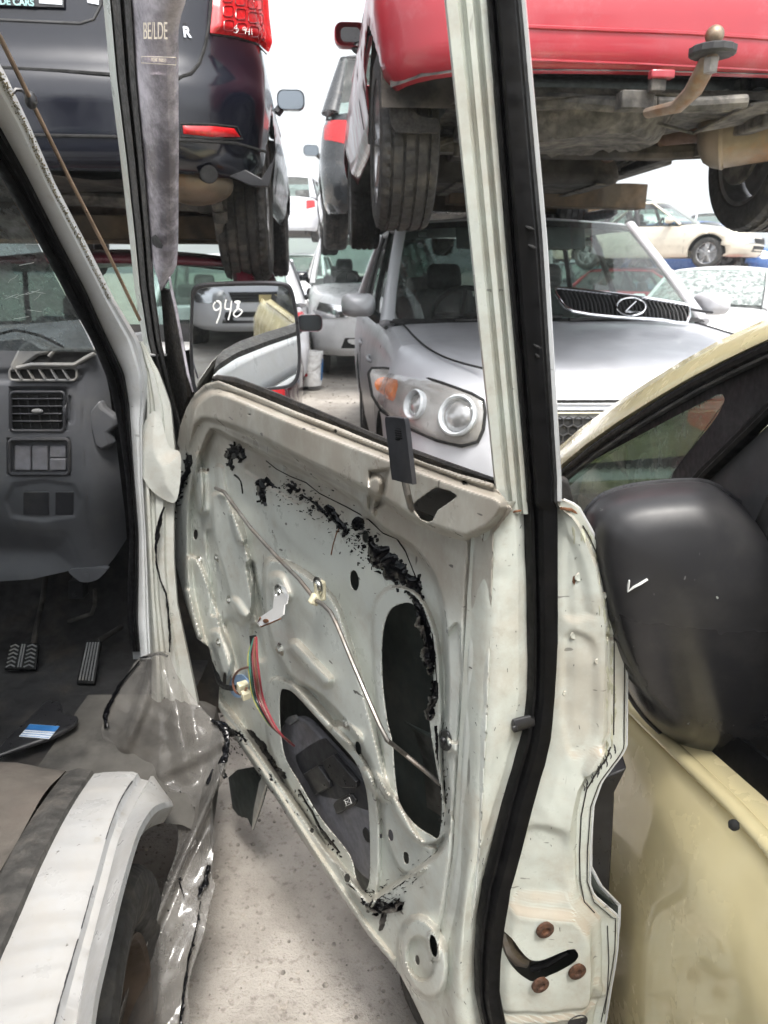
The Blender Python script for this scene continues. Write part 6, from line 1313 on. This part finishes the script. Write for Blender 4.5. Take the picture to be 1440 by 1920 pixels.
b = MB(); b.tube([dc(405, 375, 3.25), dc(410, 400, 3.3), dc(415, 450, 3.4)], .022, 10); b.tube([dc(412, 395, 3.28), dc(414, 415, 3.3)], .03, 10); b.box(dc(400, 385, 3.35), (.12, .08, .06)); b.tube([dc(100, 370, 3.4), dc(400, 385, 3.4)], .03, 10); dk.p(b, 'rear_axle', 'under')
b = MB(); b.prism([dc(x, y, 2.78) for x, y in [(430, 330), (460, 318), (490, 335), (512, 300), (520, 270), (505, 350), (470, 348)]], (0, -.02, 0)); dk.p(b, 'splash_flap', 'black_pl', bevel=.004)
# ---------------------------------------------------------------- timbers and steel that carry the stacked cars
def beam(name, label, A, B, w, h, mat, group=None, cat='beam'):
    A, B = Vector(A), Vector(B); c = (A + B) / 2; b = MB(); q = (B - A).to_track_quat('Y', 'Z').to_matrix(); L = (B - A).length
    n = 10; rows = []
    for i in range(n + 1):
        t = i / n; e = lambda s: .004 * noise.noise(Vector((t * 7, s, A.x * 3)))
        rows.append([A.lerp(B, t) + q @ Vector((x * w / 2 + e(x), 0, z * h / 2 + e(z + 4))) for x, z in ((-1, -1), (1, -1), (1, 1), (-1, 1))])
    b.grid(rows, True); b.f += [[0, 1, 2, 3], [n * 4 + 3, n * 4 + 2, n * 4 + 1, n * 4]]
    o = b.build(name, M[mat], None, off=c, bevel=.004, ang=30); o.location = c; return tag(o, label, cat, group)
beam('timber_beam', 'yellowish timber beam under the red hatchback, lying across the roof of the silver suv', (.36, 4.56, 1.88), (1.50, 4.66, 1.86), .14, .13, 'timber', 'timbers under stacked cars')
beam('timber_beam', 'second timber behind the yellowish beam, further back under the red hatchback', (.25, 5.62, 1.92), (1.6, 5.74, 1.90), .14, .12, 'timber', 'timbers under stacked cars')
beam('timber_beam', 'pale brown timber under the dark wagon, above the maroon car roof', (-2.6, 3.50, 1.645), (-.74, 3.66, 1.64), .10, .10, 'timber', 'timbers under stacked cars')
beam('steel_beam', 'dark steel beam just under the dark wagon floor', (-2.6, 3.72, 1.75), (-.76, 3.90, 1.75), .10, .12, 'rack', None)
beam('timber_beam', 'rear timber far under the front of the dark wagon', (-2.8, 5.6, 1.70), (-.95, 5.78, 1.70), .10, .12, 'timber', 'timbers under stacked cars')
# ---------------------------------------------------------------- maroon car on the ground under the dark wagon
mar = Car('maroon_car', 'maroon hatchback on the ground beneath the dark navy wagon, tail to the camera', 'hatchback', (-1.22, 2.85, .02), rear_car_rz(TH), dict(paint='maroon', W=1.72, L=4.3, zr=1.47, top=[(0, .72), (.5, .86), (1.05, .96), (4.3, 1.00)], r2=3.75, tail=4.12), tail=True)
# ---------------------------------------------------------------- white SUV down the lane behind the silver one
SUVT = [(0, .86), (.12, .94), (.4, 1.0), (1.1, 1.08), (1.4, 1.10), (4.6, 1.14)]
SUVS = dict(L=4.6, W=1.85, zb=.30, top=SUVT, cowl=1.15, r1=1.95, r2=4.1, tail=4.45, zr=1.68, yf=.92, yr=3.55, R=.36, tw=.23)
wsv = Car('white_suv', 'white suv on the ground in the lane, peeking out behind the silver suv', 'suv', (.05, 8.9, .19), R(6), dict(SUVS, paint='white_p', mirpaint='navy'))
bsv = Car('black_suv', 'black suv stacked up behind the red hatchback, red tail lamp showing', 'suv', (.36, 7.3, 1.66), rear_car_rz(TH), dict(SUVS, paint='black_p', L=4.4, tail=4.3, r2=3.9), tail=True)
slv = Car('silver_wagon', 'small silver wagon high up at the far end of the lane, seen from behind', 'wagon', (-2.5, 19.0, 2.15), rear_car_rz(R(-4)), dict(paint='silver', W=1.72, zr=1.5, L=4.3), tail=True)
wht = Car('white_hatchback', 'white hatchback facing us under the far silver wagon at the end of the lane', 'hatchback', (-2.3, 17.5, .38), R(-3), dict(paint='white_p', W=1.7))
lil = Car('silver_hatchback', 'pale silver hatchback on the ground ahead of the maroon car', 'hatchback', (-1.62, 7.6, .12), rear_car_rz(TH), dict(paint='silver', W=1.72, zr=1.46), tail=True)
# right background
def away(px, Y, z=0): q = at_y(px, 500, Y); return (q.x, Y, z)
gsd = Car('beige_sedan', 'pale gold sedan on the upper level at far right, nose to the right', 'sedan', away(1420, 16.6, 1.50), R(52), dict(paint='beige2', L=4.5, deck=True, top=[(0, .66), (.5, .78), (1.1, .88), (3.6, .93), (3.9, .95), (4.5, .92)], cowl=1.25, r1=2.05, r2=3.2, tail=3.85, zr=1.38, yf=.85, yr=3.5, R=.32))
grd = Car('red_car', 'red car underneath the pale gold sedan at the far right', 'car', away(1425, 16.4, .08), R(50), dict(paint='red', deck=False, L=4.2, zr=1.40))
gcr = Car('white_sedan', 'white car with a shattered pale windscreen behind the silver suv, right of its mirror', 'sedan', away(1268, 9.2, .12), R(-36), dict(paint='white_p', L=4.4, glass='glass', zr=1.34, top=[(0, .66), (.5, .78), (1.1, .86), (4.4, .92)], deck=True, cowl=1.2, r1=2.0, r2=3.3, tail=3.9))
b = MB(); b.grid([[gcr.ws_pt(u, v) + Vector((0, -.012 - .012 * noise.noise(Vector((u * 6, v * 5, 1))), .006)) for u in np.linspace(-.95, .95, 17)] for v in np.linspace(.06, .95, 9)]); gcr.p(b, 'shattered_glass', glass('shattered_glass', (.7, .78, .74), dust=.45, dustcol=(.62, .68, .66), dscale=14))
gw1 = Car('white_wagon', 'white wagon on the far upper level above the pale gold sedan', 'wagon', away(1262, 23.5, 2.15), R(20), dict(paint='white_p', zr=1.5))
gb1 = Car('blue_car', 'blue car at the far right edge behind the pale gold sedan', 'car', away(1470, 19, 1.2), R(40), dict(paint='blue_p'))
gs1 = Car('grey_car', 'grey car in the far stack between the red hatchback and the white wagon', 'car', away(1190, 21, 1.75), R(8), dict(paint='silver', zr=1.5))
gn1 = Car('navy_car', 'dark car low in the far right stack, behind the silver suv roof', 'car', away(1170, 20, .15), R(8), dict(paint='navy', zr=1.5))
# cars across the lane behind the photographer (seen in mirrors and glossy paint)
Car('white_coupe', 'white saloon parked across the lane behind the photographer', 'car', (6.4, -3.2, .0), rear_car_rz(R(24)), dict(paint='white_p', deck=True, L=4.4, zr=1.38, cowl=1.2, r1=2.0, r2=3.3, tail=3.9))
Car('maroon_saloon', 'maroon hatchback parked behind the photographer to the right', 'car', (3.6, -5.4, .0), rear_car_rz(R(8)), dict(paint='maroon'))
# ---------------------------------------------------------------- bucket
bc = at_y(583, 722, 8.4); bk_ = thing('plastic_bucket', 'white plastic pail with a blue label standing in the lane between the cars', 'bucket', tuple(bc))
bz = MB(); bz.lathe([(0, .0), (.118, .0), (.122, .01), (.142, .34), (.149, .342), (.149, .352), (.141, .354), (.139, .36), (.148, .362), (.148, .375), (.138, .378), (.12, .03), (0, .03)], (0, 0, 0), (0, 0, 1), 40); bz.build('pail', simple('white_pail', (.72, .73, .74), .4, dirt=(.4, .38, .34), damt=.3), bk_)
bz = MB(); bz.grid([[Vector(((.1295 + .0045 * v * 4) * math.cos(a), (.1295 + .0045 * v * 4) * math.sin(a), .06 + .235 * v)) for a in np.linspace(R(-25), R(35), 10)] for v in np.linspace(0, 1, 3)]); bz.build('blue_label', M['label_b'], bk_)
bz = MB(); bz.lathe([(0, 0), (.02, 0)], Vector((-.04, -.1335, .13)), (-.25, -1, 0), 16); bz.build('red_mark', M['red_lens'], bk_)
bz = MB(); bz.tube([Vector((.15 * math.cos(a), -.03 - .10 * math.sin(a) * 1.0, .33 - .16 * math.sin(a))) for a in np.linspace(0, math.pi, 14)], .0025, 6); bz.build('bail_handle', M['steel'], bk_)

# ---------------------------------------------------------------- more of the yard: further stacks, each car a copy with its own place
def dup(o, par=None):
    c = o.copy(); sc.collection.objects.link(c)
    if par: c.parent = par
    for ch in list(o.children): dup(ch, c)
    return c
def copy_car(car, label, loc, rz, group='cars in the far stacks'):
    c = dup(car.o); c.location = loc; c.rotation_euler = (0, 0, rz); c['label'] = label; c['group'] = group; return c
copy_car(gw1, 'white wagon at the back of the far right stacks, left of the gold sedan', away(1120, 27, 1.75), R(24))
copy_car(gs1, 'grey car far right, upper level, beyond the gold sedan windows', away(1350, 26, 1.9), R(-14))
copy_car(gb1, 'blue car on the ground far right beneath the upper row', away(1230, 27, .1), R(20))
copy_car(wht, 'white hatchback on the ground far right below the grey car', away(1390, 25, .1), R(-20))
copy_car(gn1, 'dark car far right at the frame edge on the ground', away(1500, 22, .1), R(30))
copy_car(slv, 'silver wagon on the ground at the very end of the lane', (.6, 24, .45), R(176))
copy_car(gcr, 'white saloon low at right, beyond the shattered windscreen car', (7.6, 12.5, .25), R(-20))
k = 0
for x, cs in ((-4.2, (gw1, gs1, gn1)), (-1.6, (gn1, wht, gs1)), (1.0, (gs1, gn1, gw1)), (3.4, (wht, gb1, gn1))):
    for lv, c in enumerate(cs):
        k += 1; copy_car(c, ['car in the lower row across the lane behind the photographer', 'car stacked in the middle row across the lane behind the photographer', 'car stacked on the top row across the lane behind the photographer'][lv], (x, -4.6 + .15 * lv, 1.62 * lv), R(180 + 4 * (k % 3)), ['lower row behind the photographer', 'middle row behind the photographer', 'top row behind the photographer'][lv])
# ============================================================ champagne hatch close on the right, mirror folded in
bg_ = thing('beige_hatchback', 'champagne beige hatchback parked tight beside the open van door, black mirror folded in', 'hatchback', (1.2, .6, 0), world=True)
def bp(mb, name, mat, **k): return mb.build(name, M[mat] if isinstance(mat, str) else mat, bg_, **k)
XS = .405
def bside(y, z): # side surface of the car
    zb = .88; b = .035 * (1 - ((z - .58) / .42) ** 2); taper = .02 * max(0, y - 1.6) ** 2 * 3
    return Vector((XS - .02 - b + taper + (.035 * ((z - .80) / .10) if z > .80 else 0), y, z))
beltz = crv([(-2.2, .93), (.3, .90), (.64, .885), (.97, .825), (1.25, .80), (1.8, .86), (2.5, .78)])
rows = []
for y in np.linspace(-2.0, 2.42, 90):
    bz_ = beltz(y); rows.append([bside(y, lerp(.24, bz_, t)) for t in np.linspace(0, 1, 22)])
mb = MB().grid(rows); WY, WR, RA = 1.72, .30, .36
for v in mb.v:
    d = math.hypot(v.y - WY, v.z - WR)
    if abs(d - RA) < .03: q = RA / d; v.y = WY + (v.y - WY) * q; v.z = WR + (v.z - WR) * q
mb.f = [f for f in mb.f if not all(math.hypot(mb.v[i].y - WY, mb.v[i].z - WR) <= RA + 1e-4 for i in f)]
bp(mb, 'body_side', 'beige', ang=60, solid=.003, soff=1)
# shoulder bead under the window and the dark sweep rubber
b = MB(); b.tube([bside(y, beltz(y)) + Vector((-.002, 0, .004)) for y in np.linspace(-1.8, 1.05, 40)], .011, 10, flat=.8); b.grid([[bside(y, beltz(y)) + Vector((dx, 0, dz)) for dx, dz in ((0, .006), (.012, .016), (.03, .02))] for y in np.linspace(-1.8, 1.05, 40)]); bp(b, 'shoulder_bead', 'beige', ang=70)
b = MB(); b.grid([[bside(y, beltz(y)) + Vector((dx, 0, dz)) for dx, dz in ((.026, .018), (.030, .045), (.038, .055), (.05, .05))] for y in np.linspace(-1.8, .95, 40)]); bp(b, 'window_sweep', 'rubber')
# front pillar and roof edge, traced
XP = .43
def bx(x, y, X=XP): return at_x(x, y, X)
pt_ = [(985, 900), (1040, 845), (1092, 800), (1150, 758), (1215, 716), (1280, 676), (1345, 640), (1400, 614), (1445, 594), (1520, 565)]
pb_ = [(985, 925), (1046, 866), (1098, 823), (1156, 782), (1222, 740), (1290, 700), (1352, 668), (1410, 640), (1450, 622), (1525, 592)]
b = MB(); rows = []
for (a, c) in zip(pt_, pb_):
    c = (c[0] + 2, c[1] + 9); A, C_ = bx(*a, XP + .045), bx(*c); mid = lambda t, X: bx(lerp(a[0], c[0], t), lerp(a[1], c[1], t), X)
    rows.append([A + Vector((.12, .02, -.02)), A + Vector((.04, .0, .0)), A, mid(.25, XP + .026), mid(.55, XP + .008), mid(.8, XP + .001), C_, C_ + Vector((.03, 0, -.002))])
bp(b.grid(rows), 'front_pillar', 'beige', ang=60)
b = MB(); b.tube([bx(c[0] + 6, c[1] + 18) + Vector((.006, 0, 0)) for c in pb_], .007, 8); bp(b, 'drip_seal', 'rubber'); 
b = MB(); b.tube([bx(x + 12, y + 28) + Vector((.012, 0, 0)) for x, y in pb_], .007, 8, flat=.5); bp(b, 'frame_edge', 'trim')
# quarter glass with a black ceramic border, divider and sail panel
def gpl(x, y, h=0): return at_x(x, y, XP + .02 + h)
qo = [(960, 960), (1050, 880), (1100, 838), (1160, 797), (1226, 755), (1296, 714), (1360, 680), (1440, 643), (1520, 612), (1500, 700), (1440, 775), (1370, 840), (1310, 895), (1290, 960), (1180, 1000), (1000, 1020)]
qi = rnd([(1040, 930), (1062, 895), (1110, 865), (1170, 832), (1260, 784), (1330, 748), (1350, 738), (1359, 744), (1355, 760), (1338, 790), (1300, 836), (1262, 886), (1240, 930), (1150, 985), (1040, 990)], 2)
g, shp = pxgrid(955, 1525, 608, 1024, 7); bp(relief(g, shp, [qi], lambda x, y, h: gpl(x, y), qo, [], 4), 'glass_border', 'black_matt')
g, shp = pxgrid(1030, 1366, 732, 994, 6); bp(relief(g, shp, [], lambda x, y, h: gpl(x, y, .001), qi, [], 3.4), 'quarter_glass', glass('green_glass', (.13, .19, .16), dust=.14, dustcol=(.35, .38, .35), dscale=25))
db_ = MB()
for t in np.linspace(0, 1, 44): db_.box(gpl(*(lambda p, q: (lerp(p[0], q[0], t), lerp(p[1], q[1], t)))((1356, 758), (1252, 900)), -.0008), (.0008, .0016, .0022))
for t in np.linspace(0, 1, 60): db_.box(gpl(*(lambda p, q: (lerp(p[0], q[0], t), lerp(p[1], q[1], t)))((1075, 888), (1348, 740)), -.0008), (.0008, .0016, .0014))
bp(db_, 'glass_frit_dots', 'black_matt')['kind'] = 'stuff'
b = MB(); b.tube([at_x(x, y, XP - .002) for x, y in [(1560, 660), (1500, 722), (1440, 780), (1380, 838), (1330, 886), (1290, 930), (1270, 960)]], .009, 8, flat=.6); b.tube([at_x(x, y, XP + .006) for x, y in [(1580, 650), (1485, 722), (1428, 776), (1368, 834), (1316, 884), (1280, 925)]], .006, 8); bp(b, 'quarter_divider', 'rubber')
b = MB(); b.prism([at_x(x, y, XP + .004) for x, y in [(1300, 912), (1352, 872), (1410, 822), (1470, 768), (1600, 690), (1640, 900), (1560, 1080), (1400, 1150), (1290, 1050)]], (.02, 0, 0)); sp_ = bp(b, 'mirror_sail', 'trim', bevel=.003)
b = MB(); b.prism([at_x(x, y, XP + .0) for x, y in [(1412, 985), (1440, 925), (1480, 900), (1560, 1000), (1480, 1060), (1425, 1040)]], (.01, 0, 0)); bp(b, 'door_glass', 'glass_dk')
# door window beyond the sail
b = MB(); b.grid([[Vector((lerp(XS + .03, XP + .10, v), y, lerp(beltz(y) + .03, 1.40, v))) for y in np.linspace(-1.6, .52, 9)] for v in np.linspace(0, 1, 5)]); bp(b, 'side_window', 'glass_dk')
# folded mirror
mo = rnd([(1096, 975), (1112, 945), (1140, 925), (1190, 911), (1270, 903), (1328, 906), (1380, 938), (1436, 984), (1500, 1040), (1545, 1120), (1560, 1230), (1550, 1340), (1515, 1420), (1470, 1446), (1420, 1446), (1365, 1438), (1300, 1416), (1238, 1372), (1192, 1322), (1155, 1250), (1125, 1160), (1102, 1060)], 3)
cx_, cy_ = 1325, 1150; MY = .86
def mring(k, dY, dx=0, dy=0): return [at_y(cx_ + dx + (x - cx_ - dx) * k, cy_ + dy + (y - cy_ - dy) * k, MY - dY) for x, y in mo]
b = MB(); b.grid([mring(.90, -.03), mring(.985, -.012), mring(1.0, .0), mring(.99, .02), mring(.965, .046), mring(.925, .070), mring(.86, .090, 6, -6), mring(.76, .103, 10, -12), mring(.60, .111, 15, -20), mring(.4, .116, 20, -30), mring(.2, .119, 20, -30), mring(.01, .120, 20, -30)], True)
MP = NT('mirror_shell_plastic'); sg_ = MP.n('SeparateXYZ'); MP.t.links.new(MP.co, sg_.inputs[0])
cc = MP.mix(MP.ramp(MP.noise(9, 7, .7), .45, .75, 0, .6), (.020, .020, .022), (.05, .048, .047)); cc = MP.mix(MP.ramp(MP.noise(140, 2, .5, (1, .2, .3)), .74, .78, 0, .5), cc, (.25, .25, .25))
MP.set(Base_Color=cc, Roughness=MP.math('ADD', MP.ramp(sg_.outputs[2], 1.02, 1.14, .12, .36), MP.ramp(MP.noise(5, 5, .6), .3, .7, 0, .14)), Specular_IOR_Level=.5); M['mshell'] = MP.m
mi = bp(b, 'folded_mirror', 'mshell', ang=80)
DMB = bvh(mi)
def onm(x, y, h=.0012):
    q = DMB.ray_cast(EYE, ray(x, y).normalized(), 5); return q[0] - ray(x, y).normalized() * h
b = MB(); b.tube([onm(1180, 1088), onm(1178, 1098), onm(1177, 1109)], [.0018, .003, .0018], 6, flat=.4); b.tube([onm(1177, 1110), onm(1188, 1101), onm(1201, 1094), onm(1214, 1086)], [.0015, .0034, .004, .0034], 6, flat=.4); b.build('white_tick', M['white'], mi)
b = MB(); rows_ = mring(1.004, .0); b.tube(rows_, .0035, 8, closed=True); b.build('shell_seam', M['black_pl'], mi)
b = MB(); b.tube([at_y(1470, 1330, .90), Vector((XP + .02, .80, .95))], [.04, .05], 14); b.build('mirror_foot', M['black_pl'], mi)
# rest of the car
b = MB(); b.grid([[Vector((x, y, z + .03 * (1 - ((x - 1.22) / .82) ** 2))) for x in np.linspace(.44, 2.02, 13)] for y, z in ((2.48, .60), (2.42, .74), (2.2, .82), (1.9, .88), (1.72, .93))]); bp(b, 'bonnet', 'beige', ang=60)
b = MB(); b.grid([[Vector((x, 2.50 - .12 * ((x - 1.22) / .8) ** 2, z)) for x in np.linspace(.43, 2.02, 13)] for z in (.22, .4, .6)]); bp(b, 'front_bumper', 'beige')
A0 = bx(1040, 850); A1 = bx(1520, 578)
b = MB(); b.grid([[Vector((lerp(A0.x + .05, 2.0, u), lerp(A0.y, A1.y, v) + .16 * math.sin(math.pi * u), lerp(A0.z - .03, A1.z, v))) for u in np.linspace(0, 1, 11)] for v in np.linspace(0, 1, 6)]); bp(b, 'windscreen', 'glass')
b = MB(); b.grid([[Vector((lerp(A1.x + .02, 1.95, u), y, A1.z + .02 + .05 * math.sin(math.pi * u))) for u in np.linspace(0, 1, 11)] for y in (A1.y, .3, -.5, -1.4)]); bp(b, 'roof', 'beige', solid=.02)
b = MB(); b.grid([[Vector((x, y, z)) for x in np.linspace(.48, 1.95, 8)] for y, z in ((1.75, .93), (1.4, .98), (1.1, .97), (1.0, .88), (.98, .5))]); bp(b, 'dashboard', 'dash_lt')
b = MB(); b.grid([[Vector((2.03, y, z)) for y in (-2, 2.4)] for z in (.24, .9)]); b.grid([[Vector((x, -2.0, z)) for x in (.4, 2.03)] for z in (.24, .95)]); bp(b, 'far_side', 'beige')
b = MB(); b.grid([[Vector((x, y, .30)) for x in (.45, 2.0)] for y in (-1.9, 1.3)]); bp(b, 'cabin_floor', 'under_dk')
for x in (.82, 1.6):
    b = MB(); b.box((x, .25, .55), (.5, .5, .16)); b.box((x, -.05, .88), (.48, .14, .6), Matrix.Rotation(R(14), 3, 'X'), .85); b.box((x, -.13, 1.24), (.26, .1, .17)); bp(b, 'front_seat', 'seat', bevel=.04, bseg=3)
b = MB(); b.lathe([(.19, -.07), (.22, -.085), (.27, -.09), (.295, -.07), (.30, 0), (.295, .07), (.27, .09), (.22, .085), (.19, .07), (.19, -.07)], (XS + .11, WY, WR), (1, 0, 0), 40); wl_ = bp(b, 'wheel', 'tyre'); b = MB(); b.lathe([(0, -.06), (.06, -.06), (.17, -.05), (.19, -.07)], (XS + .11, WY, WR), (1, 0, 0), 32); b.build('rim', M['alloy'], wl_)
# marks: dust writing ghosts, a splinter, hairline scratches
b = MB(); b.ball(at_x(1376, 1547, XS - .045), (.006, .006, .006), 8, 6); bp(b, 'mud_speck', 'dark')
# discarded tyre at the very bottom behind the door
tyr = thing('discarded_wheel', 'black wheel lying in shade under the bottom corner of the open van door', 'wheel', tuple(at_y(790, 1915, 1.12)), world=True)
b = MB(); c = at_y(800, 1960, 1.16); c.z = .12; b.lathe([(.20, -.09), (.235, -.10), (.27, -.105), (.305, -.10), (.322, -.07), (.326, .0), (.322, .07), (.305, .10), (.27, .105), (.235, .10), (.20, .09), (.20, -.09)], c + Vector((.26, .05, 0)), (0, .05, 1), 44); b.build('tyre', M['tyre'], tyr)
# ============================================================ ground, hill
def gz(x, y): return .0275 * max(0.0, min(y, 30) - 2.0) * min(1, max(0, 1)) + .008 * noise.noise(Vector((x * .8, y * .8, 0)))
GM = NT('compacted_gravel'); n1 = GM.noise(3.2, 8, .62); n2 = GM.noise(46, 6, .65); n3 = GM.noise(170, 4, .6)
c = GM.mix(GM.ramp(n1, .32, .68), (.31, .285, .255), (.47, .438, .398)); c = GM.mix(GM.ramp(n2, .52, .70, 0, .55), c, (.13, .108, .09)); c = GM.mix(GM.ramp(n3, .58, .72, 0, .7), c, (.42, .385, .345)); c = GM.mix(GM.ramp(GM.noise(9, 7, .7), .60, .74, 0, .6), c, (.10, .085, .07)); c = GM.mix(GM.ramp(GM.noise(21, 9, .78), .62, .72, 0, .6), c, (.14, .11, .085))
GM.set(Base_Color=c, Roughness=.9); GM.bump(GM.math('ADD', GM.math('MULTIPLY', n2, .6), GM.math('MULTIPLY', n3, .4)), .9, .012)
M['ground'] = GM.m
xs = sorted(set([-400, -150, -60, -30] + list(np.linspace(-16, 16, 65)) + [30, 60, 150, 400])); ys = sorted(set([-60, -30, -15] + list(np.linspace(-8, 30, 80)) + [40, 60, 120, 300, 700]))
gm_ = MB(); gm_.grid([[Vector((x, y, gz(x, y))) for x in xs] for y in ys]); struct(gm_.build('ground', M['ground'], None, ang=80))
pbm = MB(); random.seed(4)
for k in range(3200):
    x = random.uniform(-.75, .25); y = random.uniform(.9, 2.6); r = random.choice((.001, .0012, .0015, .0018, .0022, .003, .0045, .006)) * random.uniform(.7, 1.2); pbm.ball((x, y, gz(x, y) + r * .3), (r, r * random.uniform(.7, 1.2), r * .7), 6, 4)
for k in range(260):
    x = random.uniform(-1.2, -.3); y = random.uniform(3, 10); r = random.uniform(.004, .012); pbm.ball((x, y, gz(x, y) + r * .3), (r, r, r * .7), 6, 4)
pb_o = pbm.build('loose_gravel', simple('pebbles', (.34, .31, .275), .85, var=.6, scale=45)); pb_o['kind'] = 'stuff'; pb_o['label'] = 'loose pebbles scattered on the yard ground'; pb_o['category'] = 'gravel'
hm_ = MB(); rws = []
for d in np.linspace(0, 1, 14):
    rws.append([Vector((x, 330 + 320 * d, gz(0, 50) - 2 + (58 + 16 * noise.noise(Vector((x * .006, d, 1))) + 4 * noise.noise(Vector((x * .03, d * 3, 2)))) * math.sin(math.pi * min(1, d * .62 + .02)) * (.12 + .88 * smooth((40 - x) / 110)))) for x in np.linspace(-700, 700, 120)])
HM = simple('wooded_hillside', (.055, .085, .05), .95, var=.6, scale=.05); struct(hm_.grid(rws).build('hill', HM, None, ang=80))

hz = MB(); hz.box((0, 345, 60), (1500, 900, 130)); hm2 = bpy.data.materials.new('air'); hm2.use_nodes = True; nt_ = hm2.node_tree; nt_.nodes.remove(nt_.nodes['Principled BSDF']); pv = nt_.nodes.new('ShaderNodeVolumePrincipled'); pv.inputs['Color'].default_value = (.86, .92, .97, 1); pv.inputs['Density'].default_value = .0022
nt_.links.new(pv.outputs[0], nt_.nodes['Material Output'].inputs['Volume']); hzo = hz.build('haze', hm2, None, flat=True); hzo['kind'] = 'stuff'
